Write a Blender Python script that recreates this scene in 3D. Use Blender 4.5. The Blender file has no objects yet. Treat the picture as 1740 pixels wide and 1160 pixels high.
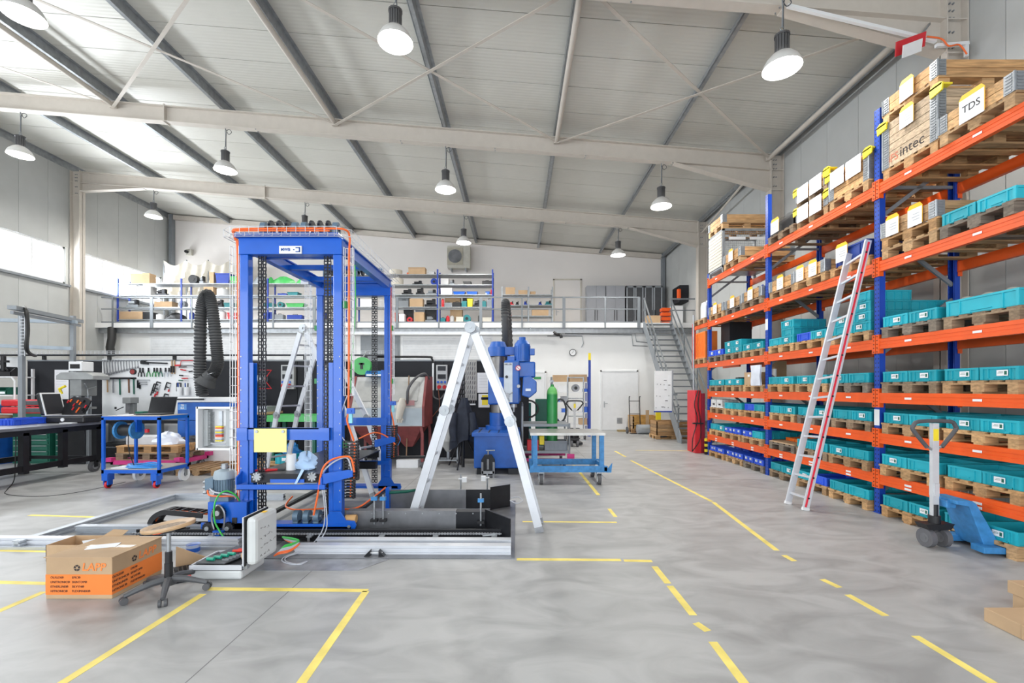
import bpy, math, random
from mathutils import Vector, Matrix
random.seed(7)
SC = bpy.context.scene; C = SC.collection
R = math.radians; PI = math.pi

# ---------------- camera, world, light, exposure ----------------
F = 773.0; VX = 878.0; VY = 661.0; H = 1.71      # focal length in px, horizon, eye height
cd = bpy.data.cameras.new('camera'); cam = bpy.data.objects.new('camera', cd); C.objects.link(cam)
cd.sensor_width = 36; cd.lens = F/1740*36; cd.shift_x = -(VX-870)/1740; cd.shift_y = (VY-580)/1740
cam.location = (0, 0, H); cam.rotation_euler = (PI/2, 0, 0); cd.clip_start = .05
SC.camera = cam
w = bpy.data.worlds.new('world'); SC.world = w; w.use_nodes = True
bg = w.node_tree.nodes['Background']; bg.inputs[0].default_value = (.88, .94, 1, 1); bg.inputs[1].default_value = 3.2
SC.view_settings.view_transform = 'Standard'; SC.view_settings.look = 'None'
SC.view_settings.gamma = 1; SC.view_settings.exposure = -0.50; SC.view_settings.use_curve_mapping = False
def area(name, loc, rot, sx, sy, power, col=(1, 1, 1), shape='RECTANGLE', spread=PI):
    l = bpy.data.lights.new(name, 'AREA'); l.shape = shape; l.size = sx; l.size_y = sy; l.energy = power; l.color = col; l.spread = spread
    o = bpy.data.objects.new(name, l); o.location = loc; o.rotation_euler = rot; C.objects.link(o); return o
DAY = (.90, .95, 1)
# daylight through the left window band (three bays) and the open gates behind the camera
for yc in (0.0, 5.1, 10.1, 15.1, 20.2):
    area('window_daylight', (-17.75, yc, 6.2), (0, R(-96), 0), 1.5, 4.2, 1050, DAY)
area('gate_daylight', (-9.5, -4.4, 2.6), (R(88), 0, 0), 7.5, 4.6, 640, DAY)
area('gate_daylight', (1.5, -4.4, 2.6), (R(88), 0, 0), 7.5, 4.6, 640, DAY)
LAMP_POWER = 175

# ---------------- helpers ----------------
def W(px, py, Y): return Vector(((px-VX)*Y/F, Y, H-(py-VY)*Y/F))
def G(px, py): return W(px, py, F*H/(py-VY))
class MB:
    def __init__(s): s.v = []; s.f = []; s.sm = []
    def add(s, vs, fs, sm=False):
        b = len(s.v); s.v += [tuple(x) for x in vs]; s.f += [tuple(b+i for i in f) for f in fs]; s.sm += [sm]*len(fs); return s
    BF = [(0,3,2,1),(4,5,6,7),(0,1,5,4),(1,2,6,5),(2,3,7,6),(3,0,4,7)]
    def box(s, x0, y0, z0, x1, y1, z1):
        return s.add([(x0,y0,z0),(x1,y0,z0),(x1,y1,z0),(x0,y1,z0),(x0,y0,z1),(x1,y0,z1),(x1,y1,z1),(x0,y1,z1)], s.BF)
    def cb(s, c, d, m=None):
        x, y, z = d[0]/2, d[1]/2, d[2]/2; c = Vector(c)
        vs = [Vector(p) for p in ((-x,-y,-z),(x,-y,-z),(x,y,-z),(-x,y,-z),(-x,-y,z),(x,-y,z),(x,y,z),(-x,y,z))]
        if m is not None: vs = [m @ p for p in vs]
        return s.add([c+p for p in vs], s.BF)
    def frame(s, p, q, up=(0,0,1)):
        a = (Vector(q)-Vector(p)).normalized(); u = Vector(up)
        if abs(a.dot(u)) > .98: u = Vector((0,1,0))
        x = a.cross(u).normalized(); return a, x, x.cross(a).normalized()
    def bar(s, p, q, w, h, up=(0,0,1)):
        a, x, u = s.frame(p, q, up); p = Vector(p); q = Vector(q)
        o = [-x*w/2-u*h/2, x*w/2-u*h/2, x*w/2+u*h/2, -x*w/2+u*h/2]
        return s.add([p+i for i in o]+[q+i for i in o], [(3,2,1,0),(4,5,6,7),(0,1,5,4),(1,2,6,5),(2,3,7,6),(3,0,4,7)])
    def cyl(s, p, q, r, r2=None, n=12, caps=True):
        r2 = r if r2 is None else r2; a, x, u = s.frame(p, q); p = Vector(p); q = Vector(q)
        cs = [(math.cos(2*PI*i/n), math.sin(2*PI*i/n)) for i in range(n)]
        vs = [p+x*c*r+u*k*r for c, k in cs]+[q+x*c*r2+u*k*r2 for c, k in cs]
        s.add(vs, [(i, (i+1) % n, n+(i+1) % n, n+i) for i in range(n)], True)
        if caps: s.add(vs, [tuple(range(n))[::-1], tuple(range(n, 2*n))])
        return s
    def tube(s, pts, r, n=6, closed=False, sub=0):
        P = [Vector(p) for p in pts]
        if sub: P = smooth(P, sub, closed)
        vs = []; m = len(P); prev = None
        if isinstance(r, list) and len(r) != m: r = [r[min(len(r)-1, round(i*(len(r)-1)/(m-1)))] for i in range(m)]
        for i in range(m):
            a = (P[(i+1) % m]-P[i-1]) if closed or 0 < i < m-1 else (P[1]-P[0] if i == 0 else P[-1]-P[-2])
            a = a.normalized() if a.length > 1e-9 else Vector((0,0,1))
            if prev is None:
                u = Vector((0,0,1)) if abs(a.z) < .9 else Vector((0,1,0)); x = a.cross(u).normalized()
            else: x = (prev-a*prev.dot(a)).normalized()
            prev = x; u = a.cross(x); rr = r[i] if isinstance(r, list) else r
            vs += [P[i]+x*math.cos(2*PI*k/n)*rr+u*math.sin(2*PI*k/n)*rr for k in range(n)]
        fs = []
        for i in range(m if closed else m-1):
            j = (i+1) % m
            fs += [(i*n+k, i*n+(k+1) % n, j*n+(k+1) % n, j*n+k) for k in range(n)]
        s.add(vs, fs, True)
        if not closed: s.add([vs[k] for k in range(n)]+vs[-n:], [tuple(range(n))[::-1], tuple(range(n, 2*n))])
        return s
    def lathe(s, c, prof, n=16, m=None):
        c = Vector(c); vs = []
        for r, z in prof:
            for k in range(n):
                p = Vector((r*math.cos(2*PI*k/n), r*math.sin(2*PI*k/n), z)); vs.append(c+(m @ p if m is not None else p))
        k0 = len(prof)
        s.add(vs, [(i*n+k, i*n+(k+1) % n, (i+1)*n+(k+1) % n, (i+1)*n+k) for i in range(k0-1) for k in range(n)], True); return s
    def prism(s, pts, ax, a, b):
        f = {'x': lambda p, t: (t, p[0], p[1]), 'y': lambda p, t: (p[0], t, p[1]), 'z': lambda p, t: (p[0], p[1], t)}[ax]
        n = len(pts)
        return s.add([f(p, a) for p in pts]+[f(p, b) for p in pts],
                     [tuple(range(n))[::-1], tuple(range(n, 2*n))]+[(i, (i+1) % n, n+(i+1) % n, n+i) for i in range(n)])
    def quad(s, a, b, c, d): return s.add([a, b, c, d], [(0,1,2,3)])
    def mesh(s, name, mat, org=(0,0,0)):
        me = bpy.data.meshes.new(name); o = Vector(org)
        me.from_pydata([tuple(Vector(p)-o) for p in s.v], [], s.f)
        me.polygons.foreach_set('use_smooth', s.sm)
        if any(s.sm): me.set_sharp_from_angle(angle=R(40))
        if mat: me.materials.append(mat)
        import bmesh
        bm = bmesh.new(); bm.from_mesh(me); bmesh.ops.recalc_face_normals(bm, faces=bm.faces); bm.to_mesh(me); bm.free()
        return me
    def obj(s, name, mat, parent=None, label=None, cat=None, group=None, kind=None, bev=0, col=None, local=False):
        if parent is not None:
            org = (0,0,0) if local else root_loc(parent)
        elif kind == 'structure': org = (0,0,0)
        else:
            xs, ys, zs = zip(*s.v); org = ((min(xs)+max(xs))/2, (min(ys)+max(ys))/2, min(zs))
        o = bpy.data.objects.new(name, s.mesh(name, mat, org)); C.objects.link(o)
        if parent is not None: o.parent = parent
        else: o.location = org
        props(o, label, cat, group, kind)
        if col: o.color = (*col, 1)
        if bev:
            b = o.modifiers.new('bevel', 'BEVEL'); b.width = bev; b.segments = 2; b.limit_method = 'ANGLE'
        return o
def root_loc(o):
    l = Vector((0,0,0))
    while o is not None: l += o.location; o = o.parent
    return l
def smooth(P, sub, closed=False):
    out = []; n = len(P)
    for i in range(n if closed else n-1):
        p0 = P[i-1] if (i > 0 or closed) else P[0]; p1 = P[i]; p2 = P[(i+1) % n]; p3 = P[(i+2) % n] if (closed or i+2 < n) else P[-1]
        for k in range(sub):
            t = k/sub; out.append(.5*((2*p1)+(p2-p0)*t+(2*p0-5*p1+4*p2-p3)*t*t+(3*p1-p0-3*p2+p3)*t**3))
    if not closed: out.append(P[-1])
    return out
def props(o, label=None, cat=None, group=None, kind=None):
    if label: o['label'] = label
    if cat: o['category'] = cat
    if group: o['group'] = group
    if kind: o['kind'] = kind
def thing(name, label, cat, loc, rz=0, group=None, kind=None):
    o = bpy.data.objects.new(name, None); C.objects.link(o); o.empty_display_size = .1
    o.location = loc; o.rotation_euler = (0, 0, rz); props(o, label, cat, group, kind); return o
def inst(name, me, parent, loc=(0,0,0), rot=(0,0,0), col=None, label=None, scale=None):
    o = bpy.data.objects.new(name, me); C.objects.link(o); o.parent = parent; o.location = loc; o.rotation_euler = rot
    if col: o.color = (*col, 1)
    if label: o['label'] = label
    if scale: o.scale = scale
    return o
def copy_tree(o, parent=None):
    c = o.copy(); C.objects.link(c); c.parent = parent
    for ch in list(o.children): copy_tree(ch, c)
    return c
def text(body, name, size, mat, parent, loc, rot, shear=0, bold=0, width=1, align='CENTER'):
    cu = bpy.data.curves.new(name, 'FONT'); cu.body = body; cu.size = size; cu.align_x = align; cu.align_y = 'CENTER'
    cu.shear = shear; cu.offset = bold; cu.extrude = .0006; cu.resolution_u = 3
    t = bpy.data.objects.new(name, cu); C.objects.link(t)
    dg = bpy.context.evaluated_depsgraph_get(); dg.update()
    me = bpy.data.meshes.new_from_object(t.evaluated_get(dg)); bpy.data.objects.remove(t); bpy.data.curves.remove(cu)
    me.name = name
    for v in me.vertices: v.co.x *= width
    me.materials.clear(); me.materials.append(mat)
    return inst(name, me, parent, loc, rot)

# ---------------- materials ----------------
def mat(name, col, rough=.5, metal=0, var=.12, scale=6, bump=0, objcol=False, rnd=0, emit=0, stretch=None, alpha=1, spec=.5, coat=0):
    m = bpy.data.materials.new(name); m.use_nodes = True; nt = m.node_tree; N = nt.nodes; L = nt.links; b = N['Principled BSDF']
    b.inputs['Roughness'].default_value = rough; b.inputs['Metallic'].default_value = metal; b.inputs['Specular IOR Level'].default_value = spec
    b.inputs['Coat Weight'].default_value = coat
    tc = N.new('ShaderNodeTexCoord'); mp = N.new('ShaderNodeMapping'); L.new(tc.outputs['Object'], mp.inputs[0])
    if stretch: mp.inputs['Scale'].default_value = stretch
    nz = N.new('ShaderNodeTexNoise'); nz.inputs['Scale'].default_value = scale; nz.inputs['Detail'].default_value = 5; L.new(mp.outputs[0], nz.inputs['Vector'])
    oi = N.new('ShaderNodeObjectInfo')
    if objcol or rnd:
        ad = N.new('ShaderNodeVectorMath'); ad.operation = 'ADD'; L.new(mp.outputs[0], ad.inputs[0])
        sc = N.new('ShaderNodeMath'); sc.operation = 'MULTIPLY'; sc.inputs[1].default_value = 37; L.new(oi.outputs['Random'], sc.inputs[0])
        L.new(sc.outputs[0], ad.inputs[1]); L.new(ad.outputs[0], nz.inputs['Vector'])
    mr = N.new('ShaderNodeMapRange'); mr.inputs[1].default_value = .25; mr.inputs[2].default_value = .75
    mr.inputs[3].default_value = 1-var; mr.inputs[4].default_value = 1+var; L.new(nz.outputs[0], mr.inputs[0])
    fac = mr.outputs[0]
    if rnd:
        m2 = N.new('ShaderNodeMapRange'); m2.inputs[3].default_value = 1-rnd; m2.inputs[4].default_value = 1+rnd; L.new(oi.outputs['Random'], m2.inputs[0])
        mu = N.new('ShaderNodeMath'); mu.operation = 'MULTIPLY'; L.new(fac, mu.inputs[0]); L.new(m2.outputs[0], mu.inputs[1]); fac = mu.outputs[0]
    vm = N.new('ShaderNodeVectorMath'); vm.operation = 'SCALE'; L.new(fac, vm.inputs['Scale'])
    if objcol: L.new(oi.outputs['Color'], vm.inputs[0])
    else: vm.inputs[0].default_value = col[:3]
    L.new(vm.outputs[0], b.inputs['Base Color'])
    if bump:
        bp = N.new('ShaderNodeBump'); bp.inputs['Strength'].default_value = bump; bp.inputs['Distance'].default_value = .01
        L.new(nz.outputs[0], bp.inputs['Height']); L.new(bp.outputs[0], b.inputs['Normal'])
    if emit:
        b.inputs['Emission Color'].default_value = (*col[:3], 1); b.inputs['Emission Strength'].default_value = emit
    if alpha < 1: b.inputs['Alpha'].default_value = alpha
    return m
blue = mat('blue_paint', (.004, .105, .55), .32, var=.06, coat=.3)
blue_dk = mat('blue_upright', (.01, .045, .33), .4, var=.08)
blue_lt = mat('light_blue_paint', (.04, .22, .50), .45, var=.25, scale=14)
blue_mach = mat('machine_blue', (.012, .10, .42), .38, var=.2, scale=5)
orange = mat('orange_beam', (.82, .105, .012), .38, var=.07)
orange_cab = mat('orange_cable', (.9, .16, .03), .4, var=.03)
green_cab = mat('green_cable', (.05, .5, .08), .4, var=.03)
grey_cab = mat('grey_cable', (.5, .52, .57), .4, var=.03)
black_cab = mat('black_cable', (.02, .02, .02), .5, var=.03)
wood = mat('pallet_wood', (1,1,1), .8, var=.38, scale=7, objcol=True, rnd=.22, stretch=(.6, 3, 6), bump=.3)
plast = mat('crate_plastic', (1,1,1), .42, var=.07, objcol=True, rnd=.06)
paint = mat('object_paint', (1,1,1), .5, var=.1, objcol=True)
galv = mat('galvanised_steel', (.36, .38, .40), .40, .65, var=.2, scale=9)
alu = mat('aluminium', (.50, .53, .57), .38, .6, var=.08)
alu_w = mat('bright_aluminium', (.66, .68, .72), .42, .3, var=.06)
steel = mat('mill_steel', (.23, .235, .25), .36, .5, var=.35, scale=3)
steel_lt = mat('worn_steel', (.36, .37, .39), .4, .6, var=.3, scale=6)
steel_dk = mat('dark_steel', (.022, .023, .027), .38, .5, var=.3, scale=4)
grey_st = mat('grey_painted_steel', (.25, .27, .29), .5, .2, var=.08)
rail_m = mat('railing_steel', (.22, .24, .26), .45, .4, var=.08)
cream = mat('cream_steel_paint', (.58, .53, .47), .5, var=.04)
black = mat('black_plastic', (.012, .012, .014), .45, var=.1)
black_m = mat('black_matte_panel', (.012, .013, .018), .75, var=.15, scale=2)
rubber = mat('rubber', (.10, .10, .105), .7, var=.15)
white = mat('white_enamel', (.8, .81, .82), .45, var=.03)
white_w = mat('white_wall_paint', (.84, .84, .83), .8, var=.03, scale=1)
gable_w = mat('gable_wall_paint', (.80, .76, .73), .85, var=.04, scale=.6)
panel_m = mat('wall_panel_grey', (.50, .51, .50), .6, .1, var=.05, scale=1.5, rnd=.03)
paper = mat('paper', (.82, .83, .85), .7, var=.03)
paper_y = mat('yellow_card', (.95, .55, .02), .6, var=.04)
yellow = mat('yellow_plastic', (.9, .72, .03), .5, var=.06)
tape = mat('yellow_floor_tape', (.86, .70, .18), .7, var=.2, scale=5)
red = mat('red_paint', (.62, .02, .03), .45, var=.1)
pink = mat('magenta_paint', (.62, .04, .22), .5, var=.1)
green = mat('green_paint', (.02, .26, .06), .38, var=.08)
green_dk = mat('dark_green_paint', (.01, .12, .08), .5, var=.1)
card = mat('cardboard', (.50, .34, .20), .8, var=.1, scale=4, rnd=.06)
card_o = mat('orange_print', (.85, .22, .04), .75, var=.05)
ink = mat('dark_ink', (.04, .03, .03), .8, var=.02)
ink_o = mat('orange_ink', (.9, .25, .06), .8, var=.02)
ink_b = mat('blue_ink', (.02, .08, .35), .7, var=.02)
ink_g = mat('grey_ink', (.45, .46, .48), .8, var=.02)
plywood = mat('stool_plywood', (.55, .36, .2), .45, var=.3, scale=5)
dark_pl = mat('grey_plastic', (.085, .088, .095), .5, var=.15)
motor_g = mat('motor_grey_blue', (.13, .20, .27), .45, .2, var=.1)
hose_m = mat('hose_grey', (.055, .057, .06), .6, var=.2)
cloth = mat('navy_cloth', (.025, .03, .045), .9, var=.3, scale=8)
drape = mat('pale_drape', (.62, .58, .50), .85, var=.08, scale=3)
glow = mat('lamp_lens', (1, .99, .96), .4, emit=22)
tubeglow = mat('tube_light', (1, .98, .94), .4, emit=6)
glassm = bpy.data.materials.new('window_glass'); glassm.use_nodes = True
nt = glassm.node_tree; nt.nodes.clear(); o_ = nt.nodes.new('ShaderNodeOutputMaterial'); mx = nt.nodes.new('ShaderNodeMixShader')
tr = nt.nodes.new('ShaderNodeBsdfTransparent'); gl = nt.nodes.new('ShaderNodeBsdfGlossy'); gl.inputs['Roughness'].default_value = .05
mx.inputs[0].default_value = .08; nt.links.new(tr.outputs[0], mx.inputs[1]); nt.links.new(gl.outputs[0], mx.inputs[2]); nt.links.new(mx.outputs[0], o_.inputs[0])
film = glassm.copy(); film.name = 'clear_film'; film.node_tree.nodes['Mix Shader'].inputs[0].default_value = .35; film.node_tree.nodes['Glossy BSDF'].inputs['Roughness'].default_value = .15
# floor: polished concrete with clouds, scuffs and stains
fm = mat('concrete_floor', (.41, .41, .405), .42, var=.10, scale=.55, spec=.4); nt = fm.node_tree; N = nt.nodes; L = nt.links; b = N['Principled BSDF']
src = b.inputs['Base Color'].links[0].from_socket
n2 = N.new('ShaderNodeTexNoise'); n2.inputs['Scale'].default_value = 2.3; n2.inputs['Detail'].default_value = 9; n2.inputs['Distortion'].default_value = 1.2
mp = N.new('ShaderNodeMapping'); mp.inputs['Scale'].default_value = (.7, 1.3, 1); tc = N.new('ShaderNodeTexCoord'); L.new(tc.outputs['Object'], mp.inputs[0]); L.new(mp.outputs[0], n2.inputs['Vector'])
r2 = N.new('ShaderNodeMapRange'); r2.inputs[1].default_value = .3; r2.inputs[2].default_value = .62; r2.inputs[3].default_value = .76; r2.inputs[4].default_value = 1.06; L.new(n2.outputs[0], r2.inputs[0])
v2 = N.new('ShaderNodeVectorMath'); v2.operation = 'SCALE'; L.new(src, v2.inputs[0]); L.new(r2.outputs[0], v2.inputs['Scale']); L.new(v2.outputs[0], b.inputs['Base Color'])
r3 = N.new('ShaderNodeMapRange'); r3.inputs[3].default_value = .30; r3.inputs[4].default_value = .52; L.new(n2.outputs[0], r3.inputs[0]); L.new(r3.outputs[0], b.inputs['Roughness'])
# rack upright: two columns of punched holes on the aisle face
um = mat('punched_upright', (.008, .06, .42), .4, var=.06); nt = um.node_tree; N = nt.nodes; L = nt.links; b = N['Principled BSDF']
src = b.inputs['Base Color'].links[0].from_socket; tc = N.new('ShaderNodeTexCoord'); sp = N.new('ShaderNodeSeparateXYZ'); L.new(tc.outputs['Object'], sp.inputs[0])
def mth(op, a, bb=None):
    n = N.new('ShaderNodeMath'); n.operation = op
    if isinstance(a, (int, float)): n.inputs[0].default_value = a
    else: L.new(a, n.inputs[0])
    if bb is not None:
        if isinstance(bb, (int, float)): n.inputs[1].default_value = bb
        else: L.new(bb, n.inputs[1])
    return n.outputs[0]
yy = mth('ABSOLUTE', mth('SUBTRACT', mth('ABSOLUTE', sp.outputs[1]), .024)); zz = mth('ABSOLUTE', mth('SUBTRACT', mth('FRACT', mth('DIVIDE', sp.outputs[2], .06)), .5))
hole = mth('MULTIPLY', mth('LESS_THAN', yy, .008), mth('LESS_THAN', zz, .18))
mc = N.new('ShaderNodeMix'); mc.data_type = 'RGBA'; L.new(hole, mc.inputs[0]); L.new(src, mc.inputs[6]); mc.inputs[7].default_value = (.003, .006, .02, 1); L.new(mc.outputs[2], b.inputs['Base Color'])
# roof sheet with fine ribs
rm = mat('roof_sheet', (.64, .63, .58), .42, .15, var=.04, scale=1, rnd=.03); nt = rm.node_tree; N = nt.nodes; L = nt.links; b = N['Principled BSDF']
tc = N.new('ShaderNodeTexCoord'); wv = N.new('ShaderNodeTexWave'); wv.bands_direction = 'Y'; wv.inputs['Scale'].default_value = 3.2; L.new(tc.outputs['Object'], wv.inputs['Vector'])
bp = N.new('ShaderNodeBump'); bp.inputs['Strength'].default_value = .25; bp.inputs['Distance'].default_value = .01; L.new(wv.outputs['Fac'], bp.inputs['Height']); L.new(bp.outputs[0], b.inputs['Normal'])
# ---------------- the building ----------------
XL, XR, YG, YB = -17.2, 7.35, 22.6, -4.0
FR = (2.4, 7.5, 12.6, 17.6)
def ztop(x): return 10.12-.0805*(x+17.1)     # underside of purlins = top of rafters
MB().box(XL-.3, YB-.3, -.2, XR+.3, YG+.3, 0).obj('floor', fm, kind='structure')
jt = mat('floor_joint', (.22, .22, .22), .9)
for i, (a, b_) in enumerate((((-1.93, YB), (-1.93, 4.4)), ((-1.93, 7.5), (-1.93, 11)), ((-4.2, 8.62), (4.9, 8.62)), ((1.7, 8.62), (1.7, 18)))):
    MB().bar((*a, .0005), (*b_, .0005), .006, .001).obj('trim_%d' % (i+1), jt, kind='structure')
# ceiling: sandwich sheets one metre wide, each a piece, joints recessed
ceil = MB().prism([(XL-.3, ztop(XL-.3)+.33), (XR+.3, ztop(XR+.3)+.33), (XR+.3, ztop(XR+.3)+.37), (XL-.3, ztop(XL-.3)+.37)], 'y', YB-.3, YG+.3).obj('ceiling', grey_st, kind='structure')
sh = MB().prism([(XL-.2, ztop(XL-.2)+.25), (XR+.2, ztop(XR+.2)+.25), (XR+.2, ztop(XR+.2)+.325), (XL-.2, ztop(XL-.2)+.325)], 'y', .006, .988).mesh('roof_sheet', rm)
for k in range(27): inst('roof_sheet', sh, ceil, (0, YB-.2+k, 0))
# walls
def panels(parent, x0, x1, z0, z1, axis, at, th, step=1.0, m=panel_m, sgn=1):
    n = max(1, round((x1-x0)/step)); s = (x1-x0)/n
    me = (MB().box(0, .004, z0, th, s-.004, z1) if axis == 'x' else MB().box(.004, 0, z0, s-.004, th, z1)).mesh('wall_panel', m)
    for k in range(n): inst('wall_panel', me, parent, (at, x0+k*s, 0) if axis == 'x' else (x0+k*s, at, 0))
SZ, WZ = 5.72, 7.12    # window sill and head on the left wall
wl = MB().box(XL-.3, YB, 0, XL-.2, YG, SZ).box(XL-.3, YB, WZ, XL-.2, YG, 10.4).obj('wall_left', grey_st, kind='structure')
panels(wl, YB, YG, 0, SZ, 'x', XL-.17, .17); panels(wl, YB, YG, WZ, 10.45, 'x', XL-.17, .17)
wr = MB().box(XR+.2, YB, 0, XR+.3, YG, 8.4).obj('wall_right', grey_st, kind='structure')
panels(wr, YB, YG, 0, 8.5, 'x', XR, .17)
wb = MB().prism([(XL, 0), (XR, 0), (XR, ztop(XR)+.3), (XL, ztop(XL)+.3)], 'y', YG, YG+.2).obj('wall_rear', gable_w, kind='structure')
# wall behind the camera with two open gates
wf = MB().box(XL, YB-.2, 0, -13.4, YB, 8.3).box(-5.6, YB-.2, 0, -2.4, YB, 8.3).box(5.4, YB-.2, 0, XR, YB, 8.3).box(XL, YB-.2, 4.9, XR, YB, 8.3)
wf.prism([(XL, 8.3), (XR, 8.3), (XR, ztop(XR)+.3), (XL, ztop(XL)+.3)], 'y', YB-.2, YB).obj('wall_front', white_w, kind='structure')
# window bands
edges = [YB+.3, *FR, YG-.3]; wn = 0
for i in range(5):
    a, b_ = edges[i]+.25, edges[i+1]-.25; wn += 1
    m = MB(); fx = XL-.1
    m.box(fx-.08, a, SZ, fx+.06, b_, SZ+.07).box(fx-.08, a, WZ-.07, fx+.06, b_, WZ).box(fx-.08, a, SZ, fx+.06, a+.07, WZ).box(fx-.08, b_-.07, SZ, fx+.06, b_, WZ)
    wo = m.obj('window_%d' % wn, white, kind='structure')
    MB().box(fx-.1, a-.1, SZ-.1, fx+.22, b_+.1, SZ-.02).obj('window_sill', grey_st, wo)
    n = 4; s = (b_-a-.14)/n
    for k in range(n):
        y = a+.07+k*s
        MB().box(fx-.02, y, SZ+.07, fx, y+s, WZ-.07).obj('pane', glassm, wo)
        if k: MB().box(fx-.06, y-.03, SZ+.07, fx+.04, y+.03, WZ-.07).obj('mullion', white, wo)
    for (p, q) in ([(YB, a)] if i == 0 else [])+[(b_, edges[i+1]+.25 if i < 4 else YG)]:
        MB().box(XL-.2, p, SZ, XL-.01, q, WZ).obj('wall_panel', panel_m, wl)
# portal frames
def isec(m, p, q, w, h, t=.018):      # web in vertical plane
    m.bar(p, q, t, h)
for i, y in enumerate(FR):
    rf = MB().prism([(XL+.4, ztop(XL+.4)-.02), (XR-.35, ztop(XR-.35)-.02), (XR-.35, ztop(XR-.35)-.42), (XL+.4, ztop(XL+.4)-.42)], 'y', y-.008, y+.008).obj('roof_rafter', cream, kind='structure')
    a, b_ = XL+.4, XR-.35
    for off, nm in ((0, 'top_flange'), (-.42, 'bottom_flange')):
        MB().prism([(a, ztop(a)+off), (b_, ztop(b_)+off), (b_, ztop(b_)+off-.022), (a, ztop(a)+off-.022)], 'y', y-.1, y+.1).obj(nm, cream, rf)
    # haunches at both columns
    for s_, x0, x1, dz in ((1, XR-.35, XR-3.0, .52), (-1, XL+.4, XL+2.8, .30)):
        MB().prism([(x0, ztop(x0)-.43), (x1, ztop(x1)-.43), (x0, ztop(x0)-.43-dz)], 'y', y-.008, y+.008).obj('haunch_web', cream, rf)
        MB().prism([(x0, ztop(x0)-.43-dz), (x1, ztop(x1)-.44), (x1, ztop(x1)-.46), (x0, ztop(x0)-.46-dz)], 'y', y-.1, y+.1).obj('haunch_flange', cream, rf)
    for x in (-9.7,):
        MB().box(x-.015, y-.11, ztop(x)-.47, x+.015, y+.11, ztop(x)+.03).obj('splice_plate', cream, rf)
    bm_ = MB()
    for x in (-9.7, -7.2, -3.2, -.6, 1.9, 4.3):
        for dy in (-.06, .06): bm_.cyl((x, y+dy, ztop(x)-.46), (x, y+dy, ztop(x)-.43), .015, n=6)
    bm_.obj('bolt', galv, rf, kind='stuff')
    for x, xx, zt in ((XL+.02, XL+.4, ztop(XL)), (XR-.37, XR-.01, ztop(XR)+.02)):
        co = MB().box(x, y-.12, 0, x+.02, y+.12, zt).box(xx-.02, y-.12, 0, xx, y+.12, zt).box(x, y-.008, 0, xx, y+.008, zt).obj('steel_column', cream, kind='structure')
        MB().box(x, y-.11, zt-.45, xx, y-.1, zt-.43).box(x, y-.11, zt-1.0, xx, y-.1, zt-.98).obj('stiffener', cream, co)
        bt = MB()
        ex = xx if x < 0 else x
        for dz in (.08, .2, .32, .55, .8):
            for dd in (.03, .09): bt.cyl((x+.1+dd, y-.012, zt-dz-.05), (x+.1+dd, y-.04, zt-dz-.05), .014, n=6)
        bt.obj('bolt', grey_st, co, kind='stuff')
# gable frame column at left and right corners of the rear wall
for x in (XL+.1, XR-.2): MB().box(x, YG-.25, 0, x+.15, YG-.02, ztop(x)+.2).obj('steel_column', grey_st, kind='structure')
MB().prism([(XL, ztop(XL)-.02), (XR, ztop(XR)-.02), (XR, ztop(XR)+.2), (XL, ztop(XL)+.2)], 'y', YG-.16, YG-.02).obj('roof_rafter', cream, kind='structure')
# purlins (Z sections)
for i in range(9):
    x = 7.2-3.05*i; z = ztop(x)
    p = MB()
    p.box(x-.006, YB, z+.02, x+.006, YG, z+.25).box(x-.075, YB, z+.005, x+.005, YG, z+.022).box(x-.005, YB, z+.235, x+.075, YG, z+.25).box(x-.078, YB, z+.005, x-.07, YG, z+.04)
    p.box(x-.10, YB, z+.02, x-.09, YG, z+.05)
    p.obj('roof_purlin', galv, kind='structure')
# wind bracing in the bay between the second and third portal
BX = (-17.0, -11.1, -5.0, 1.1, 6.95)
for x in BX[1:]:
    s_ = thing('roof_strut', {-11.1: 'cream round roof strut far left near the corner lamp', -5.0: 'cream round roof strut left of the brightest lamp', 1.1: 'cream round roof strut between the two near right lamps', 6.95: 'cream round strut along the top of the right wall'}[x], 'strut', (x, 7.5, ztop(x)-.12), kind='structure')
    MB().cyl((0, .1, 0), (0, 5.0, 0), .06).obj('tube', cream, s_, local=True)
    for y in (.05, 4.98): MB().box(-.08, y, -.07, .08, y+.07, .07).obj('end_plate', cream, s_, local=True)
for a, b_ in zip(BX, BX[1:]):
    for p, q in (((a, 7.6), (b_, 12.5)), ((a, 12.5), (b_, 7.6))):
        MB().bar((p[0], p[1], ztop(p[0])-.14-(.05 if p[1] > 10 else 0)), (q[0], q[1], ztop(q[0])-.14-(.05 if p[1] > 10 else 0)), .07, .012).obj('wind_brace', cream, kind='structure')
MB().cyl((XR-.6, 12.7, 7.95), (XR-.2, 17.5, 7.75), .035).obj('roof_strut', cream, kind='structure')
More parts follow.
